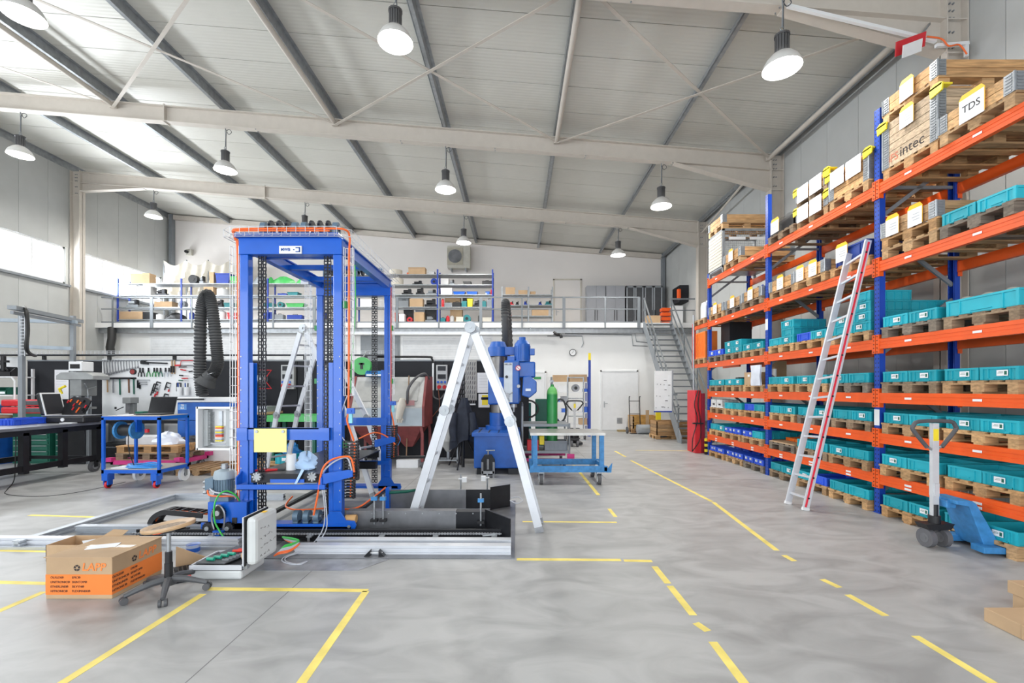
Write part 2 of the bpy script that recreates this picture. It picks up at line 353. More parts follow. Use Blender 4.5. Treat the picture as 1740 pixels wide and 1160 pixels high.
# wall under the mezzanine, mezzanine slab
YW = 18.95; ZM = 4.44
MB().box(XL, YW, 0, XR, YW+.15, ZM-.3).obj('wall_workshop', white_w, kind='structure')
MB().box(XL, 18.55, ZM-.22, XR, YG, ZM-.02).obj('mezzanine_slab', white_w, kind='structure')
MB().box(XL, 18.7, ZM-.42, XR, 18.82, ZM-.225).obj('mezzanine_beam', galv, kind='structure')
def wx(px, Y=YW): return (px-VX)*Y/F
def wz(py, Y=YW): return H-(py-VY)*Y/F
for i, (x0, x1, dark) in enumerate(((255, 398, 0), (447, 604, 0), (613, 680, 1), (682, 838, 0))):
    o = MB().box(wx(x0), YW-.02, wz(614), wx(x1), YW-.001, wz(570)).obj('window_%d' % (6+i), grey_st if dark else white, kind='structure')
    MB().box(wx(x0)+.08, YW-.03, wz(614)+.08, wx(x1)-.08, YW-.021, wz(570)-.08).obj('pane', grey_st if dark else mat('blind_white', (.66, .68, .70), .6), o)
    bl = MB()
    if not dark:
        for k in range(14): bl.box(wx(x0)+.1, YW-.037, wz(614)+.12+k*.065, wx(x1)-.1, YW-.031, wz(614)+.16+k*.065)
        bl.obj('blind_slat', white, o, kind='stuff')
# doors
def door(n, x0, x1, z0, z1, y, m, grille=False, hside=0):
    d = MB().box(x0, y-.05, z0, x0+.06, y-.001, z1).box(x1-.06, y-.05, z0, x1, y-.001, z1).box(x0, y-.05, z1-.06, x1, y-.001, z1).obj('door_%d' % n, drape if n == 3 else white, kind='structure')
    MB().box(x0+.065, y-.035, z0+.01, x1-.065, y-.002, z1-.065).obj('door_leaf', m, d)
    hx = x0+.16 if hside == 0 else x1-.16
    MB().box(hx-.02, y-.045, z0+.95, hx+.02, y-.03, z0+1.2).cyl((hx, y-.09, z0+1.12), (hx, y-.035, z0+1.12), .012).bar((hx, y-.09, z0+1.12), (hx+(.13 if hside == 0 else -.13), y-.09, z0+1.12), .02, .02).obj('door_handle', galv, d)
    if grille:
        g = MB().box(wx(1048), y-.045, .28, wx(1057), y-.036, .52)
        for k in range(6): g.box(wx(1048)+.02, y-.055, .3+k*.036, wx(1057)-.02, y-.045, .315+k*.036)
        g.obj('vent_grille', galv, d)
    return d
door(1, wx(1020), wx(1084), 0, wz(629), YW, white, True)
d2 = door(2, wx(880), wx(928), 0, wz(631), YW, white, hside=1)
sg = MB().box(wx(907), YW-.06, wz(644), wx(919), YW-.037, wz(640)).obj('exit_sign', green, d2)
door(3, wx(940, YG), wx(988, YG), ZM-.02, wz(474, YG), YG, gable_w)
# ---------------- pallet racking ----------------
RX = 4.99; RD = 1.10; YU = (3.52, 6.30, 9.08, 11.86); BT = (.55, 1.11, 1.66, 2.40, 3.46, 4.53)
rack = thing('pallet_rack', 'blue and orange pallet racking along the right wall', 'racking', (RX, 7.7, 0))
upm = {}
for hgt in (5.58, 4.72):
    m = MB()
    m.box(0, -.05, 0, .004, .05, hgt).box(0, -.05, 0, .075, -.046, hgt).box(0, .046, 0, .075, .05, hgt).box(.071, -.05, 0, .075, -.03, hgt).box(.071, .03, 0, .075, .05, hgt).box(-.01, -.06, 0, .1, .06, .006)
    upm[hgt] = m.mesh('upright', um)
brk = MB(); brz = MB()
for k in range(5):
    z0 = .3+k*.95; a = (.06, 0, z0); b_ = (RD-.06, 0, z0+.75)
    if k % 2: a, b_ = (RD-.06, 0, z0), (.06, 0, z0+.75)
    brz.bar(a, b_, .03, .05)
for z in (.25, 4.5): brz.bar((.06, 0, z), (RD-.06, 0, z), .03, .04)
brace_me = brz.mesh('frame_brace', grey_st)
for i, y in enumerate(YU):
    hgt = 4.72 if i == 3 else 5.58
    for x, rz in ((0, 0), (RD, PI)):
        inst('upright', upm[hgt], rack, (x, y-7.7, 0), (0, 0, rz))
    inst('frame_brace', brace_me, rack, (0, y-7.7, 0))
bl_ = 2.78-.1
bm_ = MB().box(-.012, 0, -.14, .04, bl_, 0).box(-.018, 0, -.14, -.012, bl_, -.095).box(-.018, 0, -.045, -.012, bl_, 0).box(-.015, 0, -.085, -.012, bl_, -.055).mesh('beam', orange)
cn = MB().box(-.022, -.045, -.2, -.004, .012, .06).box(-.02, .008, -.2, .04, .014, .06); 
cn_me = cn.mesh('beam_connector', orange)
cb = MB()
for k in range(5): cb.cyl((-.026, -.022, -.175+k*.052), (-.021, -.022, -.175+k*.052), .008, n=6)
cb_me = cb.mesh('bolt', steel_dk)
lb_me = MB().box(-.0205, -.05, -.083, -.018, .05, -.057).mesh('location_label', white)
for i in range(3):
    for lv, z in enumerate(BT):
        for side in (0, 1):
            y = YU[i]+.05-7.7
            if side == 0:
                b_ = inst('beam', bm_, rack, (0, y, z))
                ys = (0, bl_)
            else:
                b_ = inst('beam', bm_, rack, (RD, y+bl_, z), (0, 0, PI))
            c1 = inst('beam_connector', cn_me, b_, (0, 0, 0)); c2 = inst('beam_connector', cn_me, b_, (0, bl_, 0), (0, 0, 0)); c2.scale = (1, -1, 1)
            if side == 0:
                inst('bolt', cb_me, b_, (0, 0, 0)); inst('bolt', cb_me, b_, (0, bl_+.044, 0))
                for k, t in enumerate((.47, 1.34, 2.21)):
                    inst('location_label', lb_me, b_, (0, t, .0))
                    if lv == 0: inst('location_label', lb_me, b_, (0, t, -.045))
for y, z in ((6.30, 1.32), (9.08, 3.0)):
    MB().box(RX-.004, y-.045, z-.11, RX-.001, y+.045, z+.11).obj('aisle_label', white, rack)

# ---- pallets, collars, crates ----
def bx(sx, sy, sz, nm, m=wood): return MB().cb((0,0,0), (sx, sy, sz)).mesh(nm, m)
P_top = bx(1.2, .138, .022, 'deck_board'); P_topn = bx(1.2, .1, .022, 'deck_board'); P_cross = bx(.145, .8, .022, 'cross_board')
P_blk = bx(.145, .1, .078, 'block'); P_blkw = bx(.145, .145, .078, 'block'); P_bot = bx(1.2, .1, .022, 'bottom_board')
WOODS = [(.44, .25, .11), (.50, .30, .14), (.36, .22, .11), (.25, .175, .11), (.19, .155, .12), (.45, .28, .14)]
def pallet(loc, rz=0, label=None, group=None, tone=None, cat='pallet'):
    t = thing('wooden_pallet', label, cat, loc, rz, group)
    c = tone or random.choice(WOODS)
    for y in (-.35, -.175, 0, .175, .35): inst('deck_board', P_top if abs(y) != .175 else P_topn, t, (0, y+random.uniform(-.004, .004), .133), col=c)
    for x in (-.5275, 0, .5275):
        inst('cross_board', P_cross, t, (x, 0, .111), col=c)
        for y in (-.35, 0, .35): inst('block', P_blkw if y == 0 else P_blk, t, (x, y, .061), col=c)
    for y in (-.35, 0, .35): inst('bottom_board', P_bot, t, (0, y, .011), col=c)
    return t
K_long = bx(1.2, .02, .093, 'side_board'); K_short = bx(.02, .76, .093, 'end_board')
hg = MB().box(-.004, -.0, -.1, .0, .10, .1).box(-.004, -.004, -.1, .10, .0, .1).cyl((-.002, -.002, -.1), (-.002, -.002, .1), .012, n=8)
for k in range(6):
    hg.box(-.010, .02, -.085+k*.032, -.004, .085, -.072+k*.032); hg.box(.02, -.010, -.085+k*.032, .085, -.004, -.072+k*.032)
HG = hg.mesh('corner_hinge', galv)
def collar(loc, label, group, tone=None, rz=0):
    t = thing('pallet_collar', label, 'pallet collar', loc, rz, group); c = tone or random.choice(WOODS[:3]); c = tuple(min(1, v*1.25) for v in c)
    for dz in (.049, .149):
        for s_ in (-1, 1):
            inst('side_board', K_long, t, (0, s_*.39, dz), col=c); inst('end_board', K_short, t, (s_*.59, 0, dz), col=c)
    for k, (x, y) in enumerate(((-.602, -.402), (.602, -.402), (.602, .402), (-.602, .402))): inst('corner_hinge', HG, t, (x, y, .1), (0, 0, k*PI/2))
    return t
def crate_mesh(lx, ly, h, nm='crate_shell', ribs=3):
    m = MB(); t = .004; x, y = lx/2, ly/2
    m.box(-x, -y, 0, x, y, .008)
    for a in ((-x, -y, -x+t, y), (x-t, -y, x, y), (-x, -y, x, -y+t), (-x, y-t, x, y)): m.box(a[0], a[1], .006, a[2], a[3], h)
    r = .012
    for a in ((-x-r, -y-r, -x, y+r), (x, -y-r, x+r, y+r), (-x, -y-r, x, -y), (-x, y, x, y+r)):
        m.box(a[0], a[1], h-.022, a[2], a[3], h)
    for s_ in (-1, 1):
        X = s_*x; X2 = s_*(x+.011)
        for yy in (-y-.008, y-.022, -y*.62, y*.62-.01): m.box(min(X, X2), yy, .005, max(X, X2), yy+(.03 if abs(yy) > y*.8 else .012), h-.02)
        m.box(min(X, X2), -y*.6, .006, max(X, X2), -y*.28, .018).box(min(X, X2), y*.28, .006, max(X, X2), y*.6, .018).box(min(X, X2), -y*.3, .03, max(X, X2), y*.3, .04)
        Y = s_*y; Y2 = s_*(y+.011)
        for xx in (-x-.008, x-.022, -x*.6, -x*.2, x*.2, x*.6-.01): m.box(xx, min(Y, Y2), .005, xx+.014, max(Y, Y2), h-.02)
    return m.mesh(nm, plast)
CR = crate_mesh(.565, .365, .14); CRH = crate_mesh(.565, .365, .21); CS = crate_mesh(.38, .16, .12); CW = crate_mesh(.565, .75, .18)
CLB = MB().box(-.002, -.055, -.03, 0, .055, .03).mesh('label_card', paper); CLI = MB().box(-.003, -.045, -.02, -.0021, -.02, .018).box(-.003, -.01, -.004, -.0021, .045, .0).box(-.003, -.01, .008, -.0021, .035, .012).mesh('print', green_dk)
TURQ = (.015, .38, .47); BLU = (.03, .11, .72); DBLU = (.015, .05, .28); ORG = (.9, .2, .02)
TQ = [(.015, .38, .47), (.014, .35, .43), (.02, .43, .53)]
def crate(loc, me, col, label, group, card_=False, name='stacking_crate'):
    t = thing(name, label, 'crate', loc, 0, group); inst('crate_shell', me, t, (0, 0, 0), col=col)
    if card_:
        hx = {'CR': .2825}.get('CR'); hx = .19 if me is CS else .2825; z = .075
        c = inst('label_card', CLB, t, (-hx-.011, random.uniform(-.05, .03), z)); inst('print', CLI, c)
        if me is CS: c.scale = (1, .7, .7)
    return t
BAYN = {0: 'near', 1: 'middle', 2: 'far'}; SLN = {2: 'left', 1: 'centre', 0: 'right'}
LVN = ['floor row', 'lowest shelf', 'second shelf', 'third shelf', 'fourth shelf', 'fifth shelf', 'top shelf']
SP = (.52, 1.39, 2.26)
SPEC = {  # (bay, row): [left(far), centre, right(near)] seen from the aisle
 (2,6): ['', 'K1:1', ''], (2,5): ['K1:1', 'K1:1', 'K1:1'], (2,4): ['BB', 'TTTT2', 'TT'], (2,3): ['TT', 'TT', 'X'], (2,2): ['N', 'TT', 'BT'], (2,1): ['TT', 'SS', 'ST'], (2,0): ['SS', 'SS', 'SS'],
 (1,6): ['F', 'K1:2|P|K1:2', 'K2:2'], (1,5): ['K1:1', 'K1:2', 'D'], (1,4): ['TT3', 'BT', 'TT4'], (1,3): ['TT', 'TT', 'TT'], (1,2): ['TT', 'TT', 'TT'], (1,1): ['O', 'TT', 'TT'], (1,0): ['TT', 'TB', 'TT'],
 (0,6): ['K3:1|P|K1:1', 'K1:1', None], (0,5): ['P|K1:2', 'TT', None], (0,4): ['TT', 'W', None], (0,3): ['TT', 'TT', None], (0,2): ['TT', 'TT', None], (0,1): ['TT', 'TT', None], (0,0): ['TT', 'TT', None]}
LEAVE_OUT = set()
def sign(parent_pt, y, z, w, h, lbl, txt=None, tab=True):
    s_ = thing('paper_sign', lbl, 'sign', (parent_pt-.012, y, z))
    if tab: MB().prism([(-w/2-.004, -h/2), (w/2+.004, -h/2), (w/2+.006, h/2+.005), (w/2-.03, h/2+.05), (-w/2+.03, h/2+.05), (-w/2-.006, h/2+.005)], 'x', -.002, .002).obj('yellow_backing', paper_y, s_, local=True)
    MB().box(-.005, -w/2, -h/2-.01, -.002, w/2, h/2-.005).obj('sheet', paper, s_, local=True)
    if txt: text(txt, 'lettering', .11, ink, s_, (-.0065, 0, 0), (PI/2, 0, -PI/2))
    else:
        l = MB()
        for k in range(3): l.box(-.0065, -w*.35, h*.12-k*.035, -.005, w*(.1+.1*(k % 2)), h*.12-k*.035+.008)
        l.obj('print', ink_g, s_, local=True)
    return s_
PX = RX+.57
for (bay, row), slots in SPEC.items():
    base = 0 if row == 0 else BT[row-1]
    for j, sp_ in enumerate(slots):
        if sp_ is None or sp_ == '': continue
        k = 2-j; yc = YU[bay]+SP[k]+random.uniform(-.015, .015); bn, sn, ln = BAYN[bay], SLN[k], LVN[row]
        where = '%s of %s bay, %s' % (sn, bn, ln); grp = 'pallets in the racking'
        px = PX+random.uniform(-.02, .03); z = base; dark = (row*7+bay*3+j*5) % 6
        pallet((px, yc, z), random.uniform(-.008, .008), 'wooden pallet under the load at the %s of the rack' % where, grp, WOODS[dark]); z += .144
        if '|' in sp_ or sp_[0] in 'KP':
            nth = 0
            for part in sp_.split('|'):
                if part[0] == 'P':
                    nth += 1; pallet((px, yc, z), 0, 'second wooden pallet stacked on top, %s' % where, grp, WOODS[(dark+1) % 6]); z += .144
                else:
                    n = int(part[1]); ns = int(part[3]); z0 = z
                    for c_ in range(n):
                        ordn = ('' if n == 1 else ['lowest ', 'second ', 'third '][c_])
                        cl_ = collar((px, yc, z), '%swooden collar with steel hinges%s, %s' % (ordn, ' above the stacked pallet' if nth else ' on pallet', where), 'pallet collars in the racking', WOODS[(bay+row+j) % 3] if not (bay == 0 and row == 6 and j == 0 and nth == 0) else (.44, .33, .22))
                        if bay == 0 and row == 6 and j == 0 and nth == 0:
                            if c_ == 0: text('intec', 'stencil_lettering', .185, ink, cl_, (-.6015, -.045, .115), (PI/2, 0, -PI/2)); text('BFS', 'stencil_lettering', .14, mat('faded_red_ink', (.6, .2, .12), .9), cl_, (-.6015, .26, .10), (PI/2, 0, -PI/2), bold=.002)
                        z += .2
                    big = (bay == 1 and row == 6)
                    for q in range(ns):
                        dy = (.0 if ns == 1 else (.2, -.14)[q])*(1 if big or ns > 1 else 1)
                        side_ = '' if ns == 1 else ('left ' if q == 0 else 'right ')
                        tds = bay == 0 and row == 6 and j == 1
                        zz_ = z-.1 if n > 1 else z0+.1
                        w_, h_ = (.3, .26) if big else ((.27, .25) if tds else (.2, .21))
                        sign(px-.615, yc+dy, zz_, w_, h_, 'sign marked TDS hung on top shelf collar' if tds else '%ssign on %scollar, %s' % (side_, 'upper ' if nth else '', where), 'TDS' if tds else None, tab=not big)
                    if (bay == 1 and row == 6) or (bay == 0 and row == 6 and j == 0 and nth == 0):
                        for sy in (-1, 1):
                            cp = thing('corner_cap', 'yellow cap on %s corner of %scollars, %s' % ('right' if sy < 0 else 'left', 'upper ' if nth else '', where), 'corner cap', (px-.6, yc+sy*.40, z))
                            cpm = MB().prism([(-.08, -.07), (.07, -.09), (.08, .02), (.03, .05), (-.05, .045), (-.09, .02)], 'x', -.03, -.012)
                            cpm.box(-.03, -.08, .0, .1, .08, .02).obj('cap', yellow, cp, local=True)
            continue
        g2 = 'crates in the racking'
        rows_x = (px-.29, px+.29)
        if sp_[0] in 'TBSD' and sp_ not in ('D',):
            cols = [c_ for c_ in sp_ if c_ in 'TBS'][:2]; num = [c_ for c_ in sp_ if c_.isdigit()]; mx_ = int(num[0]) if num else 1
            if sp_.startswith('TTTT'): hs = (2, 2)
            elif mx_ > 1: hs = (1, mx_) if (bay, row) != (1, 4) or j != 2 else (2, mx_)
            else: hs = (1, 1)
            for ci, cc in enumerate(cols):
                y0 = yc+(.2 if ci == 0 else -.2); sd = 'left' if ci == 0 else 'right'
                for xi, xx in enumerate(rows_x):
                    hcount = hs[ci] if xi == 0 else max(1, hs[ci]-1)
                    dep = 'front' if xi == 0 else 'rear'
                    if cc == 'S':
                        for si, dy in enumerate((.09, -.09)):
                            for x2 in ((xx-.09,) if xi == 0 else (xx-.05,)):
                                crate((x2, y0+dy, z), CS, BLU, 'small blue bin, %s %s %s on %s' % (dep, ('outer left', 'inner left', 'inner right', 'outer right')[ci*2+si], 'row', where), 'small blue bins in the racking', xi == 0, 'storage_bin')
                    else:
                        for hh in range(hcount):
                            lev = '' if hs[ci] == 1 else ['bottom ', 'second ', 'third ', 'topmost '][min(hh, 3)]
                            col = BLU if cc == 'B' else random.choice(TQ)
                            crate((xx+random.uniform(-.006, .01), y0, z+hh*.143), CR, col, '%s%s crate at %s %s, %s' % (lev, 'blue' if cc == 'B' else 'turquoise', dep, sd, where), g2, xi == 0 and random.random() < .6)
        elif sp_ == 'D':
            crate((px-.28, yc+.0, z), crate_mesh(.565, .6, .26), DBLU, 'tall dark blue crate behind a yellow-tabbed sign, fifth shelf', g2)
            sign(px-.61, yc+.12, z+.17, .24, .22, 'sign hung on the tall dark blue crate')
        elif sp_ == 'W':
            crate((px-.29, yc, z), CW, TQ[2], 'wide turquoise crate holding grey foam blocks, fourth shelf', g2)
            crate((px+.3, yc, z), CW, TQ[1], 'wide turquoise crate behind the foam block crate, fourth shelf', g2)
            for q in range(3):
                m = MB(); yq = yc+.24-q*.24
                pts = [(-.1, 0), (-.1, .12)]+[(.1*math.cos(a), .12+.08*math.sin(a)) for a in [PI-PI*i_/8 for i_ in range(9)]]+[(.1, 0)]
                m.prism([(yq+p[0], z+.015+p[1]) for p in pts], 'x', px-.5, px-.1)
                m.cyl((px-.503, yq, z+.16), (px-.495, yq, z+.16), .035)
                m.obj('foam_block', mat('foam_grey', (.33, .32, .27), .9), label='%s grey arched foam block in the wide turquoise crate' % ('left', 'middle', 'right')[q], cat='foam block', group='foam blocks in a crate')
        elif sp_ == 'O':
            MB().cb((px-.15, yc, z+.008), (.9, .78, .015)).obj('cardboard_sheet', card, label='sagging cardboard sheet under orange lids, middle bay lowest shelf', cat='cardboard')
            for q in (0, 1): crate((px-.05, yc+.19-.38*q, z+.016), CS, ORG, '%s flat orange crate lid on the cardboard sheet' % ('left', 'right')[q], 'orange lids', name='crate_lid').scale = (1.2, 2, .5)
            crate((px+.38, yc, z+.016), CW, DBLU, 'dark blue crate behind the orange lids', g2).scale = (.5, 1, 1)
        elif sp_ == 'X':
            b_ = MB().box(px-.58, yc+.05, z, px-.2, yc+.38, z+.27).obj('cardboard_box', card, label='cardboard box beside a hanging white bag, far bay third shelf', cat='box')
            MB().box(px-.583, yc+.15, z+.17, px-.581, yc+.23, z+.22).obj('label_card', paper, b_)
            bag = MB(); n_ = 9
            vs = []
            for a in range(n_):
                for c_ in range(n_): vs.append((px-.66-.02*math.sin(PI*a/8)*math.sin(PI*c_/8)-.006*math.sin(a*2.1+c_), yc-.05-.36*a/8, z-.02+.42*c_/8))
            back = [(v[0]+.03, v[1], v[2]) for v in vs]
            fs = [(a*n_+c_, (a+1)*n_+c_, (a+1)*n_+c_+1, a*n_+c_+1) for a in range(8) for c_ in range(8)]
            bag.add(vs, fs, True).add(back, [f[::-1] for f in fs], True)
            bag.obj('document_bag', mat('white_film', (.72, .76, .85), .35), label='white plastic bag hanging over the pallet edge, far bay', cat='bag')
            for q in range(3): MB().cyl((px-.3, yc-.1-.1*q, z), (px-.3, yc-.1-.1*q, z+.32), .035).obj('roll', white, label='%s white roll standing behind the hanging bag' % ('left', 'middle', 'right')[q], cat='roll', group='white rolls')
            for q in range(2): MB().box(px-.1, yc+.05+.17*q, z, px+.15, yc+.2+.17*q, z+.5).obj('cardboard_box', card, label='%s tall carton behind the box, far bay third shelf' % ('right', 'left')[q], cat='box')
        elif sp_ == 'N':
            t = MB().box(px-.6, yc-.33, z, px-.1, yc+.36, z+.02).obj('foam_sheet', white, label='white foam sheet under the wrapped parcels, far bay', cat='sheet')
            for q in range(2):
                t = MB().box(px-.6, yc-.3+.33*q, z+.02, px-.2, yc+.0+.33*q, z+.2).obj('parcel', mat('newsprint', (.6, .6, .6), .8, var=.3, scale=18), label='%s printed grey parcel on foam sheet, far bay second shelf' % ('right', 'left')[q], cat='parcel')
                MB().box(px-.603, yc-.22+.33*q, z+.06, px-.601, yc-.1+.33*q, z+.1).obj('print', ink, t)
        elif sp_ == 'F':
            b_ = MB().cb((px, yc, z+.1), (1.15, .75, .2)).obj('wrapped_load', steel_dk, label='dark film-wrapped load on top shelf beside middle upright', cat='load')
            vs = []; nn = 14
            for a in range(nn):
                for c_ in range(nn):
                    u, v = a/(nn-1), c_/(nn-1)
                    vs.append((px-.63+1.25*u, yc+.42-.84*v, z+.205+.09*abs(math.sin(u*9+v*4))*math.sin(PI*min(1, u*1.2)) + random.uniform(0, .03)))
            fl = MB().add(vs, [(a*nn+c_, (a+1)*nn+c_, (a+1)*nn+c_+1, a*nn+c_+1) for a in range(nn-1) for c_ in range(nn-1)])
            fl.obj('film', film, b_)
            sign(px-.63, yc+.1, z+.12, .26, .22, 'tilted sign with yellow tab on the film-wrapped load')
# mesh box pallet with a collar pallet on it at the far end of the top shelf
zb = BT[5]; yb = 11.35
gb = thing('mesh_box_pallet', 'steel mesh box pallet with slatted front, far end of top shelf', 'box pallet', (PX, yb, zb))
m = MB()
for x in (-.6, .55):
    for y in (-.4, .35): m.box(x, y, 0, x+.05, y+.05, 1.05)
for z in (.12, 1.0):
    m.box(-.6, -.4, z, .6, -.36, z+.05).box(-.6, .36, z, .6, .4, z+.05).box(-.6, -.4, z, -.56, .4, z+.05).box(.56, -.4, z, .6, .4, z+.05)
m.box(-.58, -.38, .1, .58, .38, .13)
m.obj('frame', galv, gb, local=True)
m = MB()
for k in range(24):
    x = -.57+k*.05; m.box(x, -.395, .17, x+.005, -.39, 1.0)
for k in range(16): m.box(-.57, -.396, .17+k*.052, .57, -.391, .175+k*.052)
m.obj('wire_mesh', galv, gb, kind='stuff', local=True)
for k in range(11): MB().box(-.612, -.36, .17+k*.075, -.598, .36, .17+k*.075+.066).obj('slat', drape, gb, local=True)
for x in (-.45, .05): MB().box(x, -.398, .78, x+.4, -.392, .85).obj('name_plate', white, gb, local=True)
pallet((PX, yb, zb+1.05), 0, 'wooden pallet on top of the mesh box pallet', 'pallets in the racking', WOODS[1])
collar((PX, yb, zb+1.194), 'wooden collar on the pallet above the mesh box', 'pallet collars in the racking', WOODS[1])
# canisters, cartons on the shelves
def canister(x, y, z, col, lbl, s=1):
    t = thing('canister', lbl, 'canister', (x, y, z))
    MB().prism([(-.13*s, 0), (.13*s, 0), (.14*s, .05*s), (.14*s, .27*s), (.09*s, .36*s), (-.09*s, .36*s), (-.14*s, .27*s), (-.14*s, .05*s)], 'x', -.13*s, .13*s).obj('body', paint, t, col=col, local=True, bev=.02)
    MB().cyl((0, .06*s, .36*s), (0, .06*s, .41*s), .035*s).obj('cap', black if col[2] < .6 else white, t, local=True)
    MB().tube([(0, -.07*s, .35*s), (0, -.05*s, .41*s), (0, .0, .41*s), (0, .03*s, .36*s)], .014*s).obj('handle', paint, t, col=col, local=True)
canister(RX+.75, YU[2]+SP[1]+.2, BT[4]+.144, (.02, .06, .5), 'blue canister behind the collars on the far bay fifth shelf', 1.3)
canister(RX+.16, 12.2, BT[4]+.144, (.7, .74, .78), 'white canister on the short red frame past the rack', 1.2)
MB().box(PX+.0, YU[0]+SP[2]-.35, BT[3]+.144+.143, PX+.5, YU[0]+SP[2]+.1, BT[3]+.4).obj('cardboard_box', card, label='flat cardboard box on the turquoise crates, near bay fourth shelf', cat='box')
MB().box(PX-.5, YU[2]+SP[1]-.1, BT[2]+.144+.143, PX-.1, YU[2]+SP[1]+.05, BT[2]+.32).obj('document_tray', black, label='black tray lying on turquoise crates, far bay third shelf', cat='tray')
# short red end frame beyond the last upright
ef = thing('end_frame', 'short red frame bolted to the far end of the racking', 'racking', (RX, 12.4, 0))
for y in (12.9,):
    for x in (0, .9): MB().box(RX+x, y-.04, BT[3]-.08, RX+x+.07, y+.04, BT[4]+.1).obj('post', red, ef)
for z in (BT[3], BT[4]):
    for x in (0, .83): MB().box(RX+x, 11.92, z-.1, RX+x+.05, 12.86, z).obj('beam', orange, ef)
    pallet((PX, 12.42, z), 0, 'wooden pallet on the %s arm of the short red frame' % ('lower' if z < 3 else 'upper'), 'pallets in the racking', WOODS[5])
oc = MB().box(RX+.02, 12.1, BT[3]+.144, RX+.35, 12.75, BT[3]+.86).obj('orange_case', paint, label='upright orange ribbed case on the short red frame', cat='case', col=(.9, .22, .03), bev=.01)
rb = MB()
for k in range(7): rb.box(RX+.005, 12.16+k*.085, BT[3]+.2, RX+.02, 12.19+k*.085, BT[3]+.82)
rb.obj('rib', paint, oc, col=(.9, .22, .03))
MB().box(RX+.3, 11.3, BT[3]+.15, RX+.85, 11.78, BT[3]+.98).obj('black_case', black, label='tall black case behind small crates, far bay fourth shelf', cat='case')
# ---------------- lamps ----------------
def lamp(x, y, z, label, near=False):
    t = thing('high_bay_lamp', label, 'lamp', (x, y, z), group='high bay lamps hanging from the rafters')
    zr = ztop(x)-.46-z
    MB().lathe((0,0,0), [(.285, 0), (.275, .05), (.235, .13), (.17, .20), (.12, .235)], 24).obj('reflector', mat_refl, t, local=True)
    MB().lathe((0,0,0), [(0, .006), (.14, .004), (.27, .012)], 24).obj('lens', glow, t, local=True)
    m = MB().cyl((0,0,.23), (0,0,.50), .085, n=16)
    for k in range(16):
        a = 2*PI*k/16; m.bar((.1*math.cos(a), .1*math.sin(a), .24), (.1*math.cos(a), .1*math.sin(a), .50), .03, .008, up=(math.cos(a), math.sin(a), 0))
    m.cyl((0,0,.50), (0,0,.53), .115, n=16)
    m.obj('heat_sink', housing, t, local=True)
    MB().cyl((0,0,.53), (0,0,.60), .03).tube([(.03*math.cos(a), 0, .63+.03*math.sin(a)) for a in [i*PI/5 for i in range(10)]], .007, closed=True).obj('hook', galv, t, local=True)
    MB().tube([(0,0,.66), (.01,0,(zr+.66)*.5), (0,0,zr)], .010).obj('chain', grey_st, t, local=True)
    MB().tube([(.02,0,.55), (.03,0,zr-.12), (.10,.02,zr-.03), (.16,.02,zr-.1), (.08,.02,zr-.16), (.02,.02,zr-.06), (0,0,zr)], .008, sub=4).obj('cable', dark_pl, t, local=True)
    l = bpy.data.lights.new('lamp_light', 'AREA'); l.shape = 'DISK'; l.size = .5; l.energy = LAMP_POWER; l.color = (1, .975, .93)
    lo = bpy.data.objects.new('lamp_light', l); lo.parent = t; lo.location = (0, 0, -.01); C.objects.link(lo)
mat_refl = mat('lamp_reflector', (.75, .74, .72), .35, .2, var=.02); housing = mat('lamp_housing', (.13, .13, .135), .4, .6, var=.1)
for x, y, z, lb in ((-8.13, 7.5, 7.86, 'overexposed lamp at the top left corner of the photo'), (-2.0, 7.5, 7.42, 'brightest lamp with star glare, top centre left'), (4.2, 7.2, 6.78, 'large lamp at top right above the racking'),
                    (-13.75, 12.6, 8.18, 'lamp furthest left under the middle rafter'), (-8.07, 12.6, 7.76, 'lamp under the middle rafter above the black hose'), (-1.97, 12.6, 7.22, 'lamp under the middle rafter at photo centre'), (4.0, 12.6, 6.76, 'lamp under the middle rafter above the staircase'),
                    (-14.05, 17.6, 8.37, 'small lamp under the far rafter near the left column'), (-8.2, 17.6, 7.88, 'small lamp half hidden behind the blue machine top'), (-2.05, 17.6, 7.36, 'small lamp just above the air conditioner'), (3.92, 17.6, 6.88, 'small lamp above the grey lockers')):
    lamp(x, y, z, lb)
# white cable trunking and red sign at the top right column
t = thing('cable_trunking', 'white cable trunking running down the rafter to top right column', 'trunking', (4.1, 7.33, 8.0), kind='structure')
pA, pB = W(1338, 10, 7.3), W(1590, 70, 7.3)
MB().bar(pA, pB, .05, .05).bar(W(1590, 78, 7.3), W(1645, 74, 7.3), .05, .05).bar(W(1642, 74, 7.3), W(1642, 96, 7.3), .05, .04).obj('trunking', white, t)
MB().tube([W(1575, 62, 7.25), W(1600, 66, 7.25), W(1612, 78, 7.25), W(1630, 76, 7.25), W(1643, 92, 7.25)], .012, sub=4).obj('cable', orange_cab, t)
t = thing('warning_beacon', 'red panel with white device tilted under the top right rafter', 'device', W(1550, 72, 7.2))
MB().bar(W(1522, 84, 7.2), W(1572, 66, 7.2), .02, .2, up=(0, -.5, 1)).obj('bracket', red, t)
MB().bar(W(1560, 66, 7.25), W(1580, 40, 7.45), .02, .03).obj('arm', galv, t)
MB().bar(W(1534, 88, 7.1), W(1566, 76, 7.1), .02, .17, up=(0, -.5, 1)).obj('plate', white, t)
